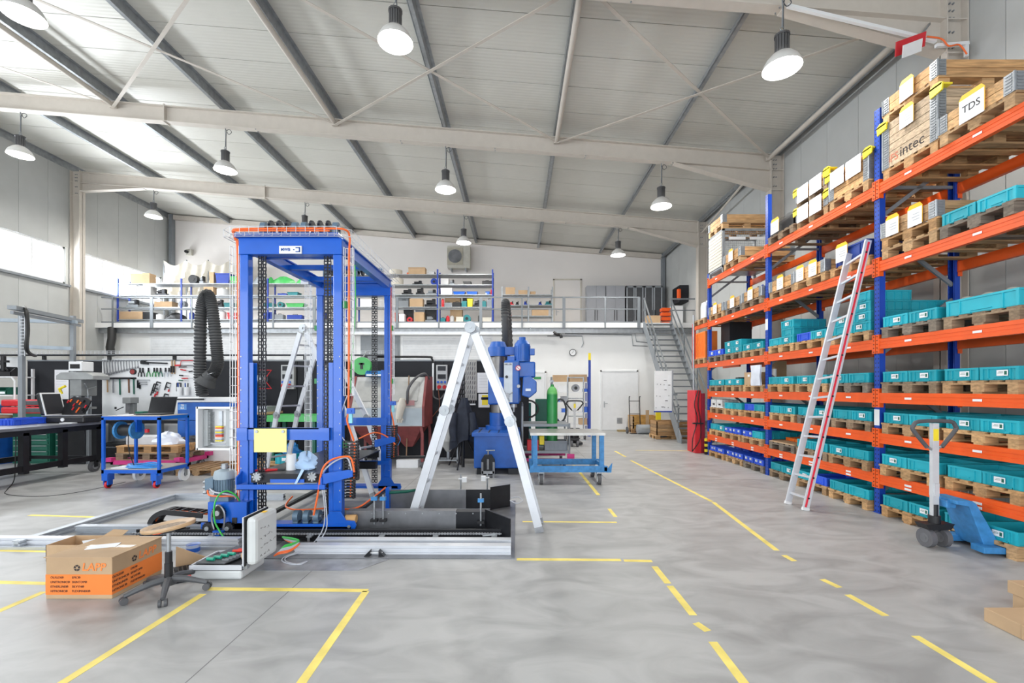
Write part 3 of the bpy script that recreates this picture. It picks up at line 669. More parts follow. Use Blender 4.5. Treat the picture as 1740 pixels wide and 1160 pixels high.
# ---------------- floor tape ----------------
def tape_line(pts, lbl, w_=.06):
    m = MB()
    for (a, b_) in pts:
        p, q = G(*a), G(*b_); d = (q-p).normalized(); s_ = Vector((d.y, -d.x, 0))*w_/2; z = Vector((0,0,.0012)); lo = Vector((0,0,.0002))
        m.add([p-s_+lo, p+s_+lo, q+s_+lo, q-s_+lo, p-s_+z, p+s_+z, q+s_+z, q-s_+z], MB.BF)
    m.obj('floor_marking', tape, label=lbl, cat='floor marking')
tape_line([((-40, 988), (200, 994)), ((350, 1000), (625, 1003))], 'yellow tape line running from behind the carton past the stool')
tape_line([((-30, 1050), (75, 1005))], 'short slanted yellow tape left of the orange printed carton')
tape_line([((345, 1009), (98, 1165))], 'yellow tape line running from the stool to the lower left')
tape_line([((622, 1004), (505, 1170))], 'yellow tape line at the bottom centre of the floor')
tape_line([((878, 950), (1055, 951)), ((1060, 952), (1108, 953))], 'yellow tape line extending right from the dark floor plate')
tape_line([((1112, 962), (1135, 991)), ((1138, 995), (1178, 1045)), ((1182, 1058), (1203, 1072)), ((1211, 1090), (1268, 1165))], 'broken yellow tape line running down to the bottom centre right')
tape_line([((888, 886), (1048, 887))], 'thin yellow tape beside the right foot of the white ladder', .05)
tape_line([((1035, 864), (1046, 878))], 'tiny yellow tape stub above the thin line', .05)
tape_line([((1045, 766), (1063, 776)), ((1072, 782), (1210, 852)), ((1212, 853), (1320, 935)), ((1332, 943), (1350, 953)), ((1397, 984), (1427, 998)), ((1440, 1010), (1505, 1046))], 'long yellow tape line along the aisle in front of the racking')
tape_line([((1555, 1080), (1695, 1165))], 'yellow tape dash at the bottom right corner')
tape_line([((985, 802), (1017, 841)), ((975, 790), (983, 800))], 'yellow tape line under the light blue steel trolley')
tape_line([((1080, 765), (1192, 766))], 'faint yellow tape line crossing the far aisle', .05)
tape_line([((50, 875), (190, 879))], 'faded yellow tape left of the aluminium rail', .06)
tape_line([((-40, 934), (85, 937))], 'yellow tape line left of the carton beside aluminium rail', .05)

# ---------------- stacker crane (the blue machine) ----------------
Y1, Y2 = 5.35, 7.39; XA, XB = -3.18, -2.09
mc_ = thing('storage_crane', 'tall blue twin-portal storage machine with white and blue nameplate', 'machine', (-2.6, 6.3, 0))
def part(m, n, mt, parent=mc_, **k): return m.obj(n, mt, parent, **k)
# portals
for (y, zt, sx) in ((Y1, 3.28, 1), (Y2, 3.22, 1)):
    for i, x in enumerate((XA, XB)):
        s_ = 1 if i == 0 else -1
        part(MB().box(x-.05, y-.05, .10, x+.05, y+.05, zt), 'post', blue, bev=.008)
        g = MB().box(x+s_*.055, y-.04, .2, x+s_*.105, y-.035, 2.02).box(x+s_*.055, y+.035, .2, x+s_*.105, y+.04, 2.02).box(x+s_*.055-.002, y-.04, .2, x+s_*.055+.004, y+.04, 2.02)
        part(g, 'guide_rail', blue)
        b_ = MB()
        for k in range(14): b_.cyl((x-.03*s_, y-.056, .4+k*.13), (x-.03*s_, y-.05, .4+k*.13), .008, n=6)
        part(b_, 'bolt', galv, kind='stuff')
        for zz in (2.66, 1.02 if y == Y1 else 1.8):
            xx = x+(-.075 if i == 0 else .075); part(MB().box(xx-.02, y-.03, zz, xx+.02, y+.02, zz+.08), 'bracket_clip', green)
    hb = .19
    part(MB().box(XA-.055, y-.06, zt, XB+.055, y+.06, zt+hb), 'cross_beam', blue, bev=.006)
    part(MB().box(XA-.09, y-.09, zt+hb, XB+.02, y+.10, zt+hb+.055), 'beam_flange', blue, bev=.004)
np_ = MB().box(wx(475, 5.28), 5.27, wz(431, 5.28), wx(513, 5.28), 5.288, wz(418, 5.28)).obj('nameplate', white, mc_)
text('MWB', 'lettering', .046, ink_b, mc_, (wx(486, 5.28)+2.6, 5.268-6.3, wz(424.5, 5.28)), (PI/2, 0, 0), bold=.0015, width=1.0)
lx, lz = wx(506, 5.28), wz(424.5, 5.28)
MB().box(lx-.02, 5.266, lz+.018, lx+.032, 5.27, lz+.028).box(lx-.02, 5.266, lz-.028, lx+.032, 5.27, lz-.018).box(lx+.018, 5.266, lz-.028, lx+.032, 5.27, lz+.028).box(lx-.048, 5.266, lz-.006, lx-.034, 5.27, lz+.006).obj('emblem', ink_b, mc_)
# side beams on top
for x in (XA, XB): part(MB().box(x-.045, Y1, 3.34, x+.045, Y2, 3.46).box(x-.07, Y1, 3.46, x+.07, Y2, 3.475), 'side_beam', blue)
for y in (5.75, 6.3, 6.95): part(MB().box(XA, y-.04, 3.36, XB, y+.04, 3.42), 'tie_beam', blue)
part(MB().box(wx(508, 6.6)-.12, 6.9, 3.30, wx(508, 6.6)+.0, 6.905, 3.36), 'nameplate', white)
# shafts with sprockets on top
for (y, zz) in ((Y1+.15, 3.67), (Y2-.1, 3.60)):
    for xs in ((XA+.22, XA+.32, XA+.42), (XB-.38, XB-.28, XB-.18)):
        m = MB()
        for k, x in enumerate(xs):
            m2 = [(zz+(.075 if q % 2 else .062)*math.sin(q*PI/14), y+(.075 if q % 2 else .062)*math.cos(q*PI/14)) for q in range(28)]
            m.prism([(p[1], p[0]) for p in m2], 'x', x-.015, x+.015)
        part(m, 'sprocket', steel_dk)
        for x in (xs[0]-.09, xs[2]+.09): part(MB().box(x-.03, y-.06, zz-.15, x+.03, y+.06, zz).cyl((x-.03, y, zz), (x+.03, y, zz), .055), 'bearing_block', motor_g)
    part(MB().cyl((XA+.1, y, zz), (XB-.05, y, zz), .018), 'shaft', galv)
# chains hanging
def chain(x, y, z0, z1):
    m = MB(); n_ = int((z1-z0)/.038)
    for k in range(n_):
        z = z0+k*.038; w_ = .014 if k % 2 else .018
        m.box(x-w_-.003, y-.01, z, x-w_+.003, y+.01, z+.044).box(x+w_-.003, y-.01, z, x+w_+.003, y+.01, z+.044).box(x-.018, y-.007, z-.006, x+.018, y+.007, z+.006)
    part(m, 'drive_chain', steel_dk, kind='stuff')
for x in (wx(439.5, Y1), wx(447, Y1), wx(552, Y1), wx(558, Y1)): chain(x, Y1+.03, .22, 3.55)
for x in (wx(634, Y2), wx(639, Y2), wx(560, Y2), wx(566, Y2)): chain(x, Y2+.0, .2, 3.5)
# carriage cross plates
part(MB().box(XA-.02, Y1-.075, wz(747, 5.28), XB-.08, Y1-.06, wz(727, 5.28)).box(XA-.02, Y1-.075, wz(729, 5.28), XB-.08, Y1+.0, wz(727, 5.28)), 'carriage_plate', blue)
for x in (XA, XB-.14): part(MB().box(x-.06, Y1-.09, wz(748, 5.28), x+.06, Y1-.055, wz(727, 5.28)), 'mount_plate', blue)
part(MB().box(XA+.15, Y2-.075, wz(722, 7.35), XB+.0, Y2-.06, wz(709, 7.35)), 'carriage_plate', blue)
sg = thing('yellow_sign', 'blank yellow card fixed to the blue crossbar with two magnets', 'sign', W(459.5, 768, 5.24))
MB().box(wx(432, 5.24), 5.235, wz(768, 5.24), wx(487, 5.24), 5.245, wz(728, 5.24)).obj('card', mat('pale_yellow_card', (.95, .88, .33), .6, var=.02), sg)
for px in (436, 481): MB().cyl((wx(px, 5.23), 5.235, wz(733, 5.23)), (wx(px, 5.23), 5.222, wz(733, 5.23)), .017).obj('magnet', galv, sg)
# lifting platform
zp = wz(803, 5.3)
part(MB().box(XA+.1, Y1-.1, zp-.015, XB-.1, Y2-.1, zp), 'platform_deck', steel_dk)
part(MB().box(XA+.12, Y1-.11, wz(821, 5.2), XB-.16, Y1-.1, zp).box(XA+.12, Y2-.1, zp-.12, XB-.12, Y2-.09, zp), 'platform_skirt', steel_dk)
part(MB().box(XA+.35, Y1-.13, zp-.1, XB-.35, Y1-.115, zp-.06), 'slot_cover', blue)
for px in (436, 530):
    m = MB(); c_ = W(px, 810, 5.2)
    m.cyl((c_.x, c_.y, c_.z), (c_.x, c_.y+.03, c_.z), .035)
    for k in range(8):
        a = k*PI/4; m.box(c_.x+.042*math.cos(a)-.01, c_.y-.005, c_.z+.042*math.sin(a)-.01, c_.x+.042*math.cos(a)+.01, c_.y+.03, c_.z+.042*math.sin(a)+.01)
    part(m, 'sprocket', galv)
part(MB().box(XA-.02, Y1-.16, wz(832, 5.2), XB-.1, Y1-.14, wz(823, 5.2)).box(XA-.02, Y1-.16, wz(832, 5.2), XB-.1, Y1-.06, wz(831, 5.2)), 'lower_crossbar', blue)
for x in (XA, XB-.12): part(MB().prism([(Y1-.16, .62), (Y1-.16, .70), (Y1+.1, .84), (Y1+.1, .60)], 'x', x-.03, x-.015), 'gusset', blue)
part(MB().box(XA+.0, Y2-.12, wz(789, 7.3), XB+.05, Y2-.1, wz(782, 7.3)), 'lower_crossbar', blue)
# inner dark beam frame under platform
part(MB().box(XA+.2, 6.1, .50, XB-.05, 6.2, .60).box(XA+.2, 6.9, .50, XB-.05, 7.0, .6).box(XA+.62, 6.12, .04, XA+.70, 6.2, .5).box(XA+.55, 6.05, .035, XA+.78, 6.25, .05), 'steel_subframe', steel_dk)
# chassis
part(MB().box(XA-.35, Y1-.12, .10, XB+.18, Y1+.14, .13).box(XA-.35, Y1-.12, .08, XB+.18, Y1-.105, .16), 'base_plate', blue)
part(MB().box(XA-.3, Y2-.1, .12, XB+.18, Y2+.1, .16), 'base_plate', blue)
for x in (XA-.0, XB): part(MB().box(x-.03, Y1, .08, x+.03, Y2, .12), 'side_rail', steel_dk)
for y in (Y1-.11, Y2-.1):
    part(MB().prism([(XB-.13, .08), (XB+.22, .08), (XB+.24, .14), (XB+.22, .19), (XB+.12, .2), (XB+.06, .30), (XB-.06, .30), (XB-.13, .2)], 'y', y, y+.02), 'foot_plate', blue)
part(MB().cyl((XB+.1, Y1-.04, .20), (XB+.22, Y1-.04, .20), .045, n=14), 'buffer', mat('tan_rubber', (.6, .35, .14), .6))
part(MB().cyl((XB+.16, Y1-.125, .13), (XB+.16, Y1-.10, .13), .02, n=6), 'bolt', galv)
for x in (XA+.60, XB-.37, XB-.25):
    part(MB().box(x-.03, Y1-.06, .13, x+.03, Y1+.06, .17).cyl((x-.03, Y1, .22), (x+.03, Y1, .22), .07, n=16).box(x-.025, Y1-.04, .15, x+.025, Y1+.04, .22), 'bearing_block', motor_g)
part(MB().cyl((XB-.4, Y1, .22), (XB-.2, Y1, .22), .018), 'shaft', galv)
# drive unit
dx0, dx1 = wx(353, 5.2), wx(419, 5.2)
part(MB().box(dx0, 5.2, wz(900, 5.2), dx1, 5.215, wz(853, 5.2)).box(dx0-.08, 5.2, wz(901, 5.2), dx1, 5.215, wz(888, 5.2)), 'drive_plate', blue, bev=.003)
part(MB().box(dx0, 5.215, wz(853, 5.2)-.012, dx1, 5.45, wz(853, 5.2)), 'drive_top', blue)
part(MB().box(wx(395, 5.2), 5.19, wz(889, 5.2), wx(403, 5.2), 5.2, wz(879, 5.2)), 'opening_cover', black)
def sprk(px, py, r, hub):
    c_ = W(px, py, 5.16); pts = [(c_.x+(r if q % 2 else r*.85)*math.cos(q*PI/16), c_.z+(r if q % 2 else r*.85)*math.sin(q*PI/16)) for q in range(32)]
    s_ = part(MB().prism(pts, 'y', 5.15, 5.18), 'sprocket', steel_dk)
    part(MB().cyl((c_.x, 5.13, c_.z), (c_.x, 5.15, c_.z), hub, n=10), 'hub', galv if hub < .03 else steel_lt, s_)
sprk(371, 871, .08, .03); sprk(353.5, 897, .07, .025); sprk(387.5, 897, .07, .025)
c1 = []
for px, py in ((345, 910), (358, 912), (364, 902), (360, 885), (361, 870), (371, 858), (381, 870), (381, 890), (380, 902), (385, 912), (396, 910)): c1.append(W(px, py, 5.15))
part(MB().tube(c1, .010, 6, sub=5), 'chain_loop', steel)
part(MB().box(wx(361, 5.1), 5.1, wz(913, 5.1), wx(378, 5.1), 5.2, wz(902, 5.1)).box(wx(368, 5.1)-.04, 5.08, wz(910, 5.1), wx(368, 5.1)+.04, 5.1, wz(905, 5.1)), 'sensor_bracket', blue)
# gear motor
mx_ = wx(379, 5.3); mo = MB().box(mx_-.12, 5.24, wz(853, 5.3), mx_+.1, 5.42, wz(840, 5.3)).obj('gearbox', motor_g, mc_, bev=.01)
z0, z1 = wz(841, 5.3), wz(797, 5.3)
m = MB().cyl((mx_, 5.33, z0), (mx_, 5.33, z1-.1), .095, n=20)
for k in range(24):
    a = 2*PI*k/24; m.bar((mx_+.1*math.cos(a), 5.33+.1*math.sin(a), z0+.02), (mx_+.1*math.cos(a), 5.33+.1*math.sin(a), z1-.12), .014, .006, up=(math.cos(a), math.sin(a), 0))
part(m, 'motor_body', motor_g)
part(MB().lathe((mx_, 5.33, z1-.11), [(.112, 0), (.112, .05), (.1, .09), (.05, .11), (0, .115)], 20), 'motor_cowl', mat('motor_cowl_grey', (.33, .40, .45), .45))
part(MB().cyl((mx_, 5.33, z1), (mx_, 5.33, z1+.06), .035, n=12).cyl((mx_, 5.33, z1+.02), (mx_, 5.33, z1+.035), .045, n=12), 'encoder', galv)
tb = part(MB().box(mx_-.19, 5.26, z0+.06, mx_-.09, 5.40, z0+.2), 'terminal_box', motor_g, bev=.01)
for k in range(3): part(MB().cyl((mx_-.19, 5.3, z0+.03+k*.06), (mx_-.225, 5.3, z0+.03+k*.06), .018, n=8), 'cable_gland', galv, tb)
# cable trays (wire mesh), vertical and round the top
def tray(x, y, z0, z1, w_=.10, d=.05):
    m = MB()
    for dx in (-w_/2, -w_/6, w_/6, w_/2): m.box(x+dx-.004, y-.003, z0, x+dx+.004, y+.003, z1)
    for s_ in (-1, 1): m.box(x+s_*w_/2-.003, y-d, z0, x+s_*w_/2+.003, y-d+.006, z1)
    n_ = int((z1-z0)/.1)
    for k in range(n_+1):
        z = z0+k*(z1-z0)/n_; m.box(x-w_/2, y-.004, z-.003, x+w_/2, y+.003, z+.003)
        for s_ in (-1, 1): m.box(x+s_*w_/2-.003, y-d, z-.003, x+s_*w_/2+.003, y, z+.003)
    part(m, 'cable_tray', white)
tray(wx(402.5, Y1), Y1, wz(860, Y1), wz(420, Y1)); tray(wx(594, Y1), Y1, wz(672, Y1), wz(422, Y1)); tray(wx(665.5, Y2), Y2, wz(670, Y2), wz(485, Y2), .09); tray(wx(525, Y2), Y2, wz(790, Y2), wz(485, Y2), .09)
def htray(pts, w_=.1, h=.08, up=True):
    m = MB()
    for dx in (-.5, 0, .5):
        for zz in ((0,) if dx == 0 else (0, h)):
            q = []
            for i, p in enumerate(pts):
                a = Vector(pts[min(i+1, len(pts)-1)])-Vector(pts[max(i-1, 0)]); a.z = 0; a.normalize(); s_ = Vector((a.y, -a.x, 0)); q.append(Vector(p)+s_*dx*w_+Vector((0, 0, zz)))
            m.tube(q, .0035, 4)
    for i in range(len(pts)-1):
        p, q = Vector(pts[i]), Vector(pts[i+1]); a = (q-p).normalized(); s_ = Vector((a.y, -a.x, 0))*w_/2; n_ = max(1, int((q-p).length/.1))
        for k in range(n_):
            c_ = p.lerp(q, k/n_); m.tube([c_-s_+Vector((0,0,h)), c_-s_, c_+s_, c_+s_+Vector((0,0,h))], .003, 4)
    part(m, 'cable_tray', alu_w)
zt = 3.47
htray([(XA-.16, Y1+.5, zt), (XA-.16, Y1-.08, zt), (XA-.06, Y1-.16, zt), (XB+.02, Y1-.16, zt), (XB+.13, Y1-.08, zt), (XB+.14, Y2, zt-.03)])
htray([(XA-.14, Y1+.5, zt), (XA-.14, Y2, zt-.03)])
def cab(pts, r, mt, n='cable', sub=6, parent=None): return part(MB().tube(pts, r, 7, sub=sub), n, mt, parent or mc_)
cab([W(405, 855, Y1-.03), W(405, 700, Y1-.03), W(404, 440, Y1-.03), W(399, 405, Y1-.05), W(396, 392, Y1-.1), W(408, 389, Y1-.17), W(480, 388, Y1-.17), W(560, 388, Y1-.17), W(586, 390, Y1-.14), W(594, 402, Y1-.05), W(593, 440, Y1-.03), W(593, 560, Y1-.03), W(592, 690, Y1-.03), W(590, 715, Y1-.03), W(600, 745, Y1), W(604, 765, Y1)], .012, orange_cab)
cab([W(408, 855, Y1-.03), W(407.5, 700, Y1-.03), W(406, 440, Y1-.03), W(401, 405, Y1-.05), W(398, 394, Y1-.1), W(410, 392, Y1-.17), W(560, 392, Y1-.17)], .009, orange_cab)
cab([W(410, 850, Y1), W(410, 700, Y1), W(410, 560, Y1), W(410, 470, Y1)], .007, green_cab)
cab([W(603, 450, Y1+.1), W(604, 520, Y1+.1), W(601, 570, Y1+.1), W(597, 620, Y1), W(596, 668, Y1)], .007, green_cab)
cab([W(664, 488, Y2-.03), W(664, 660, Y2-.03), W(663, 690, Y2-.03), W(668, 715, Y2), W(671, 735, Y2)], .012, orange_cab)
cab([W(590, 672, Y1-.02), W(581, 700, Y1-.02), W(579, 735, Y1-.02), W(590, 752, Y1-.02), W(602, 750, Y1-.02), W(606, 742, Y1-.02)], .006, grey_cab)
cab([W(662, 688, Y2), W(650, 705, Y2), W(650, 725, Y2), W(660, 735, Y2), W(668, 728, Y2)], .006, grey_cab)
cab([W(664, 724, Y2), W(672, 733, Y2), W(680, 745, Y2), W(676, 756, Y2), W(668, 762, Y2)], .006, blue_lt)
cab([W(353, 833, 5.25), W(356, 841, 5.2), W(375, 843, 5.2), W(400, 843, 5.28), W(405, 850, 5.3)], .01, orange_cab)
cab([W(357, 830, 5.25), W(365, 836, 5.2), W(385, 839, 5.2), W(402, 843, 5.28)], .009, grey_cab)
cab([W(410, 855, 5.3), W(400, 841, 5.2), W(385, 834, 5.14), W(371, 842, 5.1), W(364, 860, 5.08), (wx(365, 5.08), 5.08, wz(885, 5.08)), W(372, 900, 5.08), W(381, 914, 5.05)], .009, green_cab)
# cable arms and drag chains
def arm(px0, px1, y, py0, py1):
    z0, z1 = wz(py0, y), wz(py1, y); x0, x1 = wx(px0, y), wx(px1, y)
    part(MB().prism([(x0, z1-.02), (x0, z1-.13), (x0+.05, z1-.13), (x1, z1-.05), (x1, z1+.02), (x1-.05, z1+.03), (x0+.1, z1)], 'y', y-.02, y), 'cable_arm', blue)
arm(547, 600, Y1-.12, 822, 802); arm(637, 672, Y2-.1, 760, 745)
def drag(px, py0, py1, y, w_=.075):
    m = MB(); x = wx(px, y); z = wz(py1, y); z1 = wz(py0, y)
    while z < z1:
        for s_ in (-1, 1): m.box(x+s_*w_-.01, y-.03, z, x+s_*w_+.01, y+.03, z+.03)
        m.box(x-w_, y-.03, z+.005, x+w_, y-.022, z+.02).box(x-w_, y+.022, z+.005, x+w_, y+.03, z+.02); z += .036
    part(m, 'drag_chain', black)
    part(MB().tube([(x+.03, y, wz(py1, y)), (x+.04, y, wz(py0, y))], .009), 'cable', orange_cab); part(MB().tube([(x-.03, y, wz(py1, y)), (x-.02, y, wz(py0, y))], .008), 'cable', grey_cab)
drag(597, 752, 815, Y1-.02); drag(591, 800, 846, Y1+.06); drag(666, 722, 778, Y2-.03)
part(MB().cyl(W(658, 777, Y2), W(722, 776, Y2), .025), 'horizontal_tube', black)
cab([W(602, 802, 5.2), W(596, 778, 5.2), W(580, 776, 5.2), W(560, 783, 5.2), W(547, 800, 5.2), W(540, 840, 5.2), W(533, 875, 5.2)], .011, orange_cab)
cab([W(598, 800, 5.22), W(590, 778, 5.22), W(570, 783, 5.22), W(550, 800, 5.22), W(543, 818, 5.22)], .009, grey_cab)
cab([W(672, 755, 7.3), W(655, 740, 7.3), W(635, 735, 7.3), W(610, 745, 7.3)], .011, orange_cab)
for dx in (0, 3): cab([W(548+dx, 830, 5.2), W(552+dx, 870, 5.15), W(548+dx*2, 900, 5.0), W(530+dx*2, 925, 4.9), W(515+dx, 935, 4.75)], .006, grey_cab)
cab([W(497, 843, 5.9), W(487, 855, 5.8), W(488, 862, 5.7), W(510, 866, 5.6), W(560, 863, 5.6), W(605, 863, 5.6), W(640, 840, 6.2), W(655, 828, 6.6)], .011, orange_cab)
for px, py, y in ((598, 698, Y1), (669, 685, Y2)):
    c_ = W(px, py, y); part(MB().box(c_.x-.045, y-.05, c_.z-.03, c_.x+.045, y-.02, c_.z+.035).cyl((c_.x, y-.06, c_.z), (c_.x, y-.05, c_.z), .015), 'sensor_bracket', blue)
    part(MB().box(c_.x-.025, y-.04, c_.z-.14, c_.x+.015, y-.01, c_.z-.03), 'light_sensor', mat('cyan_sensor', (.25, .65, .75), .4))
# items on the platform
t = thing('paper_roll', 'white paper roll standing on the machine platform', 'roll', W(495, 803, 5.5)); t.location.z = zp
MB().cyl((0,0,0), (0,0,.19), .055, n=20).obj('roll', white, t, local=True); MB().cyl((0,0,.19), (0,0,.193), .02, n=10).obj('core', card, t, local=True)
m = MB(); c_ = Vector((wx(521, 5.55), 5.55, zp)); nn = 12; vs = []
for a in range(nn):
    for b_ in range(nn):
        th = 2*PI*a/nn; ph = PI*b_/(nn-1)*.5; r = .11*(1+.28*math.sin(3*th+b_)+.15*random.random()); vs.append(c_+Vector((r*math.cos(th)*math.sin(ph+.1), r*.8*math.sin(th)*math.sin(ph+.1), max(.005, .19*math.cos(ph)*(1+.2*math.sin(2*th))))))
m.add(vs, [(a*nn+b_, ((a+1) % nn)*nn+b_, ((a+1) % nn)*nn+b_+1, a*nn+b_+1) for a in range(nn) for b_ in range(nn-1)], True)
ra = m.obj('paper_towel', mat('blue_tissue', (.45, .62, .85), .8), label='crumpled pale blue tissue on the machine platform, strip hanging down', cat='tissue')
MB().quad(W(512, 797, 5.22), W(517, 798, 5.22), W(504, 822, 5.19), W(500, 822, 5.19)).quad(W(517, 798, 5.221), W(512, 797, 5.221), W(500, 822, 5.192), W(504, 822, 5.192)).quad(W(512, 797, 5.22), W(517, 798, 5.22), (wx(524, 5.5), 5.5, zp+.01), (wx(514, 5.5), 5.5, zp+.01)).obj('strip', mat('blue_tissue', (.45, .62, .85), .8), ra)
for px, l_, lb in ((455, .12, 'left'), (472, .1, 'right')):
    t = thing('pliers', 'red handled pliers at the %s on the machine platform' % lb, 'pliers', (wx(px, 5.45), 5.45, zp+.013), R(20))
    MB().tube([(0, 0, .0), (-.05, .02, 0), (-.13, .03, .0)], .012).tube([(0, 0, .0), (-.05, -.02, 0), (-.13, -.03, .0)], .012).obj('grip', red, t, local=True)
    MB().bar((0, 0, 0), (.08, 0, 0), .035, .018).obj('jaw', steel_dk, t, local=True)
# electrical cabinet hung on the left of the mast
y = 5.45; ec = thing('control_box', 'open grey electrical control box on the left of the blue machine', 'control box', W(369, 762, y))
x0, x1, z0, z1 = wx(340, y), wx(398, y), wz(762, y), wz(692, y)
MB().box(x0, y+.12, z0, x1, y+.13, z1).box(x0, y-.05, z0, x0+.012, y+.12, z1).box(x1-.012, y-.05, z0, x1, y+.12, z1).box(x0, y-.05, z0, x1, y+.12, z0+.012).box(x0, y-.05, z1-.012, x1, y+.12, z1).box(x0-.01, y-.06, z0-.01, x0+.015, y-.045, z1+.01).box(x1-.015, y-.06, z0-.01, x1+.01, y-.045, z1+.01).box(x0, y-.06, z0-.01, x1, y-.045, z0+.014).box(x0, y-.06, z1-.014, x1, y-.045, z1+.01).obj('housing', white, ec)
du = mat('duct_grey', (.42, .44, .45), .6)
for a in (x0+.02, x1-.12):
    d = MB().box(a, y+.03, z0+.03, a+.05, y+.119, z1-.03).obj('wiring_duct', du, ec); f_ = MB()
    for k in range(26): f_.box(a+.05, y+.04, z0+.04+k*.0155, a+.075, y+.119, z0+.047+k*.0155)
    f_.obj('duct_finger', du, d, kind='stuff')
MB().box(x0+.16, y+.1, z0+.07, x0+.2, y+.119, z1-.05).obj('din_rail', galv, ec)
cols = [yellow, du, red, orange_cab, paper, ink_g]
for k in range(11): MB().box(x0+.14, y+.06, z0+.08+k*.017, x0+.22, y+.099, z0+.094+k*.017).obj('terminal', cols[(k*5) % 6 if k not in (0, 10) else 0], ec)
MB().tube([(x0+.1, y+.05, z0+.06), (x0+.18, y+.03, z0+.05), (x0+.28, y+.05, z0+.045)], .012, sub=3).obj('cable', grey_cab, ec)
MB().box(x1, y-.02, (z0+z1)/2-.05, XA-.06, y+.02, (z0+z1)/2+.0).obj('mount_bracket', galv, ec)
# ---------------- floor frame, rail, plates, troughs ----------------
fp = thing('floor_plate', 'dark steel floor plates under the blue machine and ladder', 'plate', (-1.4, 5.7, 0))
MB().box(-2.62, 4.58, 0, -.02, 6.95, .010).obj('plate', steel, fp)
MB().box(-5.15, 4.9, 0, -2.63, 5.6, .008).obj('plate', steel, fp)
MB().prism([(-2.9, 4.28), (-1.5, 4.28), (-1.28, 4.57), (-2.9, 4.57)], 'z', 0, .004).obj('plate', steel_lt, fp)
for x in (-2.2, -1.4, -.2): MB().cyl((x, 4.63, .01), (x, 4.63, .015), .008).obj('bolt', galv, fp)
def prof(m, p, q, s=.085, z0=0):      # slotted aluminium profile lying on the floor
    p, q = Vector((*p, z0)), Vector((*q, z0)); h = Vector((0, 0, s)); t = s*.16
    for zz in (t/2, s/2, s-t/2): m.bar(p+Vector((0,0,zz)), q+Vector((0,0,zz)), s if zz != s/2 else s*.55, t if zz != s/2 else s*.7)
    m.bar(p+Vector((0,0,s/2)), q+Vector((0,0,s/2)), s*.9, s*.28)
fr = thing('floor_frame', 'rectangular aluminium profile frame lying on the floor at left', 'frame', (-4.3, 6, 0))
for p, q in (((-5.35, 4.86), (-5.3, 7.0)), ((-5.3, 7.05), (-3.6, 7.05)), ((-5.22, 5.42), (-3.5, 5.42))):
    m = MB(); prof(m, p, q, .09); m.obj('profile', alu, fr)
def beam_thing(p, q, z, lb, s=.09, cat='profile'):
    t = thing('aluminium_profile', lb, cat, ((p[0]+q[0])/2, p[1], z)); m = MB(); prof(m, p, q, s, z); m.obj('profile', alu_w, t); return t
a1 = beam_thing((-2.3, 4.74), (-.06, 4.72), .01, 'front aluminium profile beam lying on the floor plate edge')
a2 = beam_thing((-2.15, 4.92), (-.06, 4.90), .01, 'second aluminium profile beam just behind the front one')
a3 = beam_thing((-6.2, 4.98), (-3.0, 4.94), .008, 'long aluminium profile beam behind the carton and stool', .09)
MB().box(-6.2, 4.84, 0, -3.0, 4.89, .03).obj('ledge', alu, a3)
for px in (624, 649):
    c_ = G(px, 946); MB().prism([(c_.x-.03, 0.01), (c_.x+.03, .01), (c_.x+(.03 if px < 640 else -.03), .07)], 'y', 4.62, 4.68).obj('corner_bracket', steel_dk, a1)
MB().bar(W(628, 939, 4.65), W(650, 938, 4.65), .008, .008).obj('cable_tie', white, a1)
rl = thing('guide_rail', 'black guide rail with drive chain running beneath the blue machine', 'rail', (-2.2, 5.2, 0))
MB().box(-4.3, 5.10, .01, -.12, 5.28, .04).box(-4.3, 5.14, .04, -.12, 5.17, .125).box(-4.3, 5.22, .04, -.12, 5.26, .10).obj('rail_body', steel_dk, rl)
m = MB(); x = -4.3
while x < -.2:
    m.box(x, 5.075, .085, x+.020, 5.095, .105).box(x+.014, 5.08, .09, x+.034, 5.09, .10); x += .032
m.obj('drive_chain', steel_lt, rl, kind='stuff')
for x in (-3.4, -2.3, -1.5, -.9, -.25): MB().cyl((x, 5.03, .01), (x, 5.03, .07), .015).box(x-.03, 5.03, .07, x+.03, 5.1, .084).obj('support_screw', galv, rl)
MB().cyl(W(820, 910, 5.08), W(842, 908, 5.08), .012).cyl(W(835, 909, 5.08), W(842, 908, 5.08), .022, n=6).obj('tension_bolt', galv, rl)
tr_ = thing('steel_channel', 'near steel guide channel with flared dark end plate', 'channel', (-1.2, 5.4, 0))
xa, xb, xc = wx(590, 5.42), wx(775, 5.42), wx(832, 5.42); zt = .265
MB().box(xa, 5.40, .012, xb, 5.42, zt).box(xa, 5.42, zt-.012, xb, 5.52, zt).obj('side_plate', steel, tr_)
MB().box(xb, 5.40, .012, xc, 5.42, zt-.01).box(xb, 5.42, zt-.022, xc, 5.52, zt-.01).obj('dark_plate', steel_dk, tr_)
MB().prism([(wx(824, 5.4), 5.4), (wx(866, 5.0), 5.0), (wx(866, 5.0)+.012, 5.01), (wx(824, 5.4)+.012, 5.42)], 'z', .012, .285).obj('flared_plate', steel_dk, tr_)
MB().box(xa, 5.515, .012, xc, 5.53, zt-.03).obj('rear_plate', steel, tr_)
bt = MB()
for k in range(8): bt.cyl((xa+.1+k*.2, 5.395, zt-.03), (xa+.1+k*.2, 5.401, zt-.03), .008, n=6)
bt.obj('bolt', galv, tr_, kind='stuff')
tr2 = thing('steel_channel', 'far steel guide channel behind the ladder with raised flared end', 'channel', (-1.0, 6.4, 0))
xa, xb = wx(660, 6.4), wx(792, 6.4)
MB().box(xa, 6.38, .012, xb, 6.40, .30).obj('side_plate', steel, tr2)
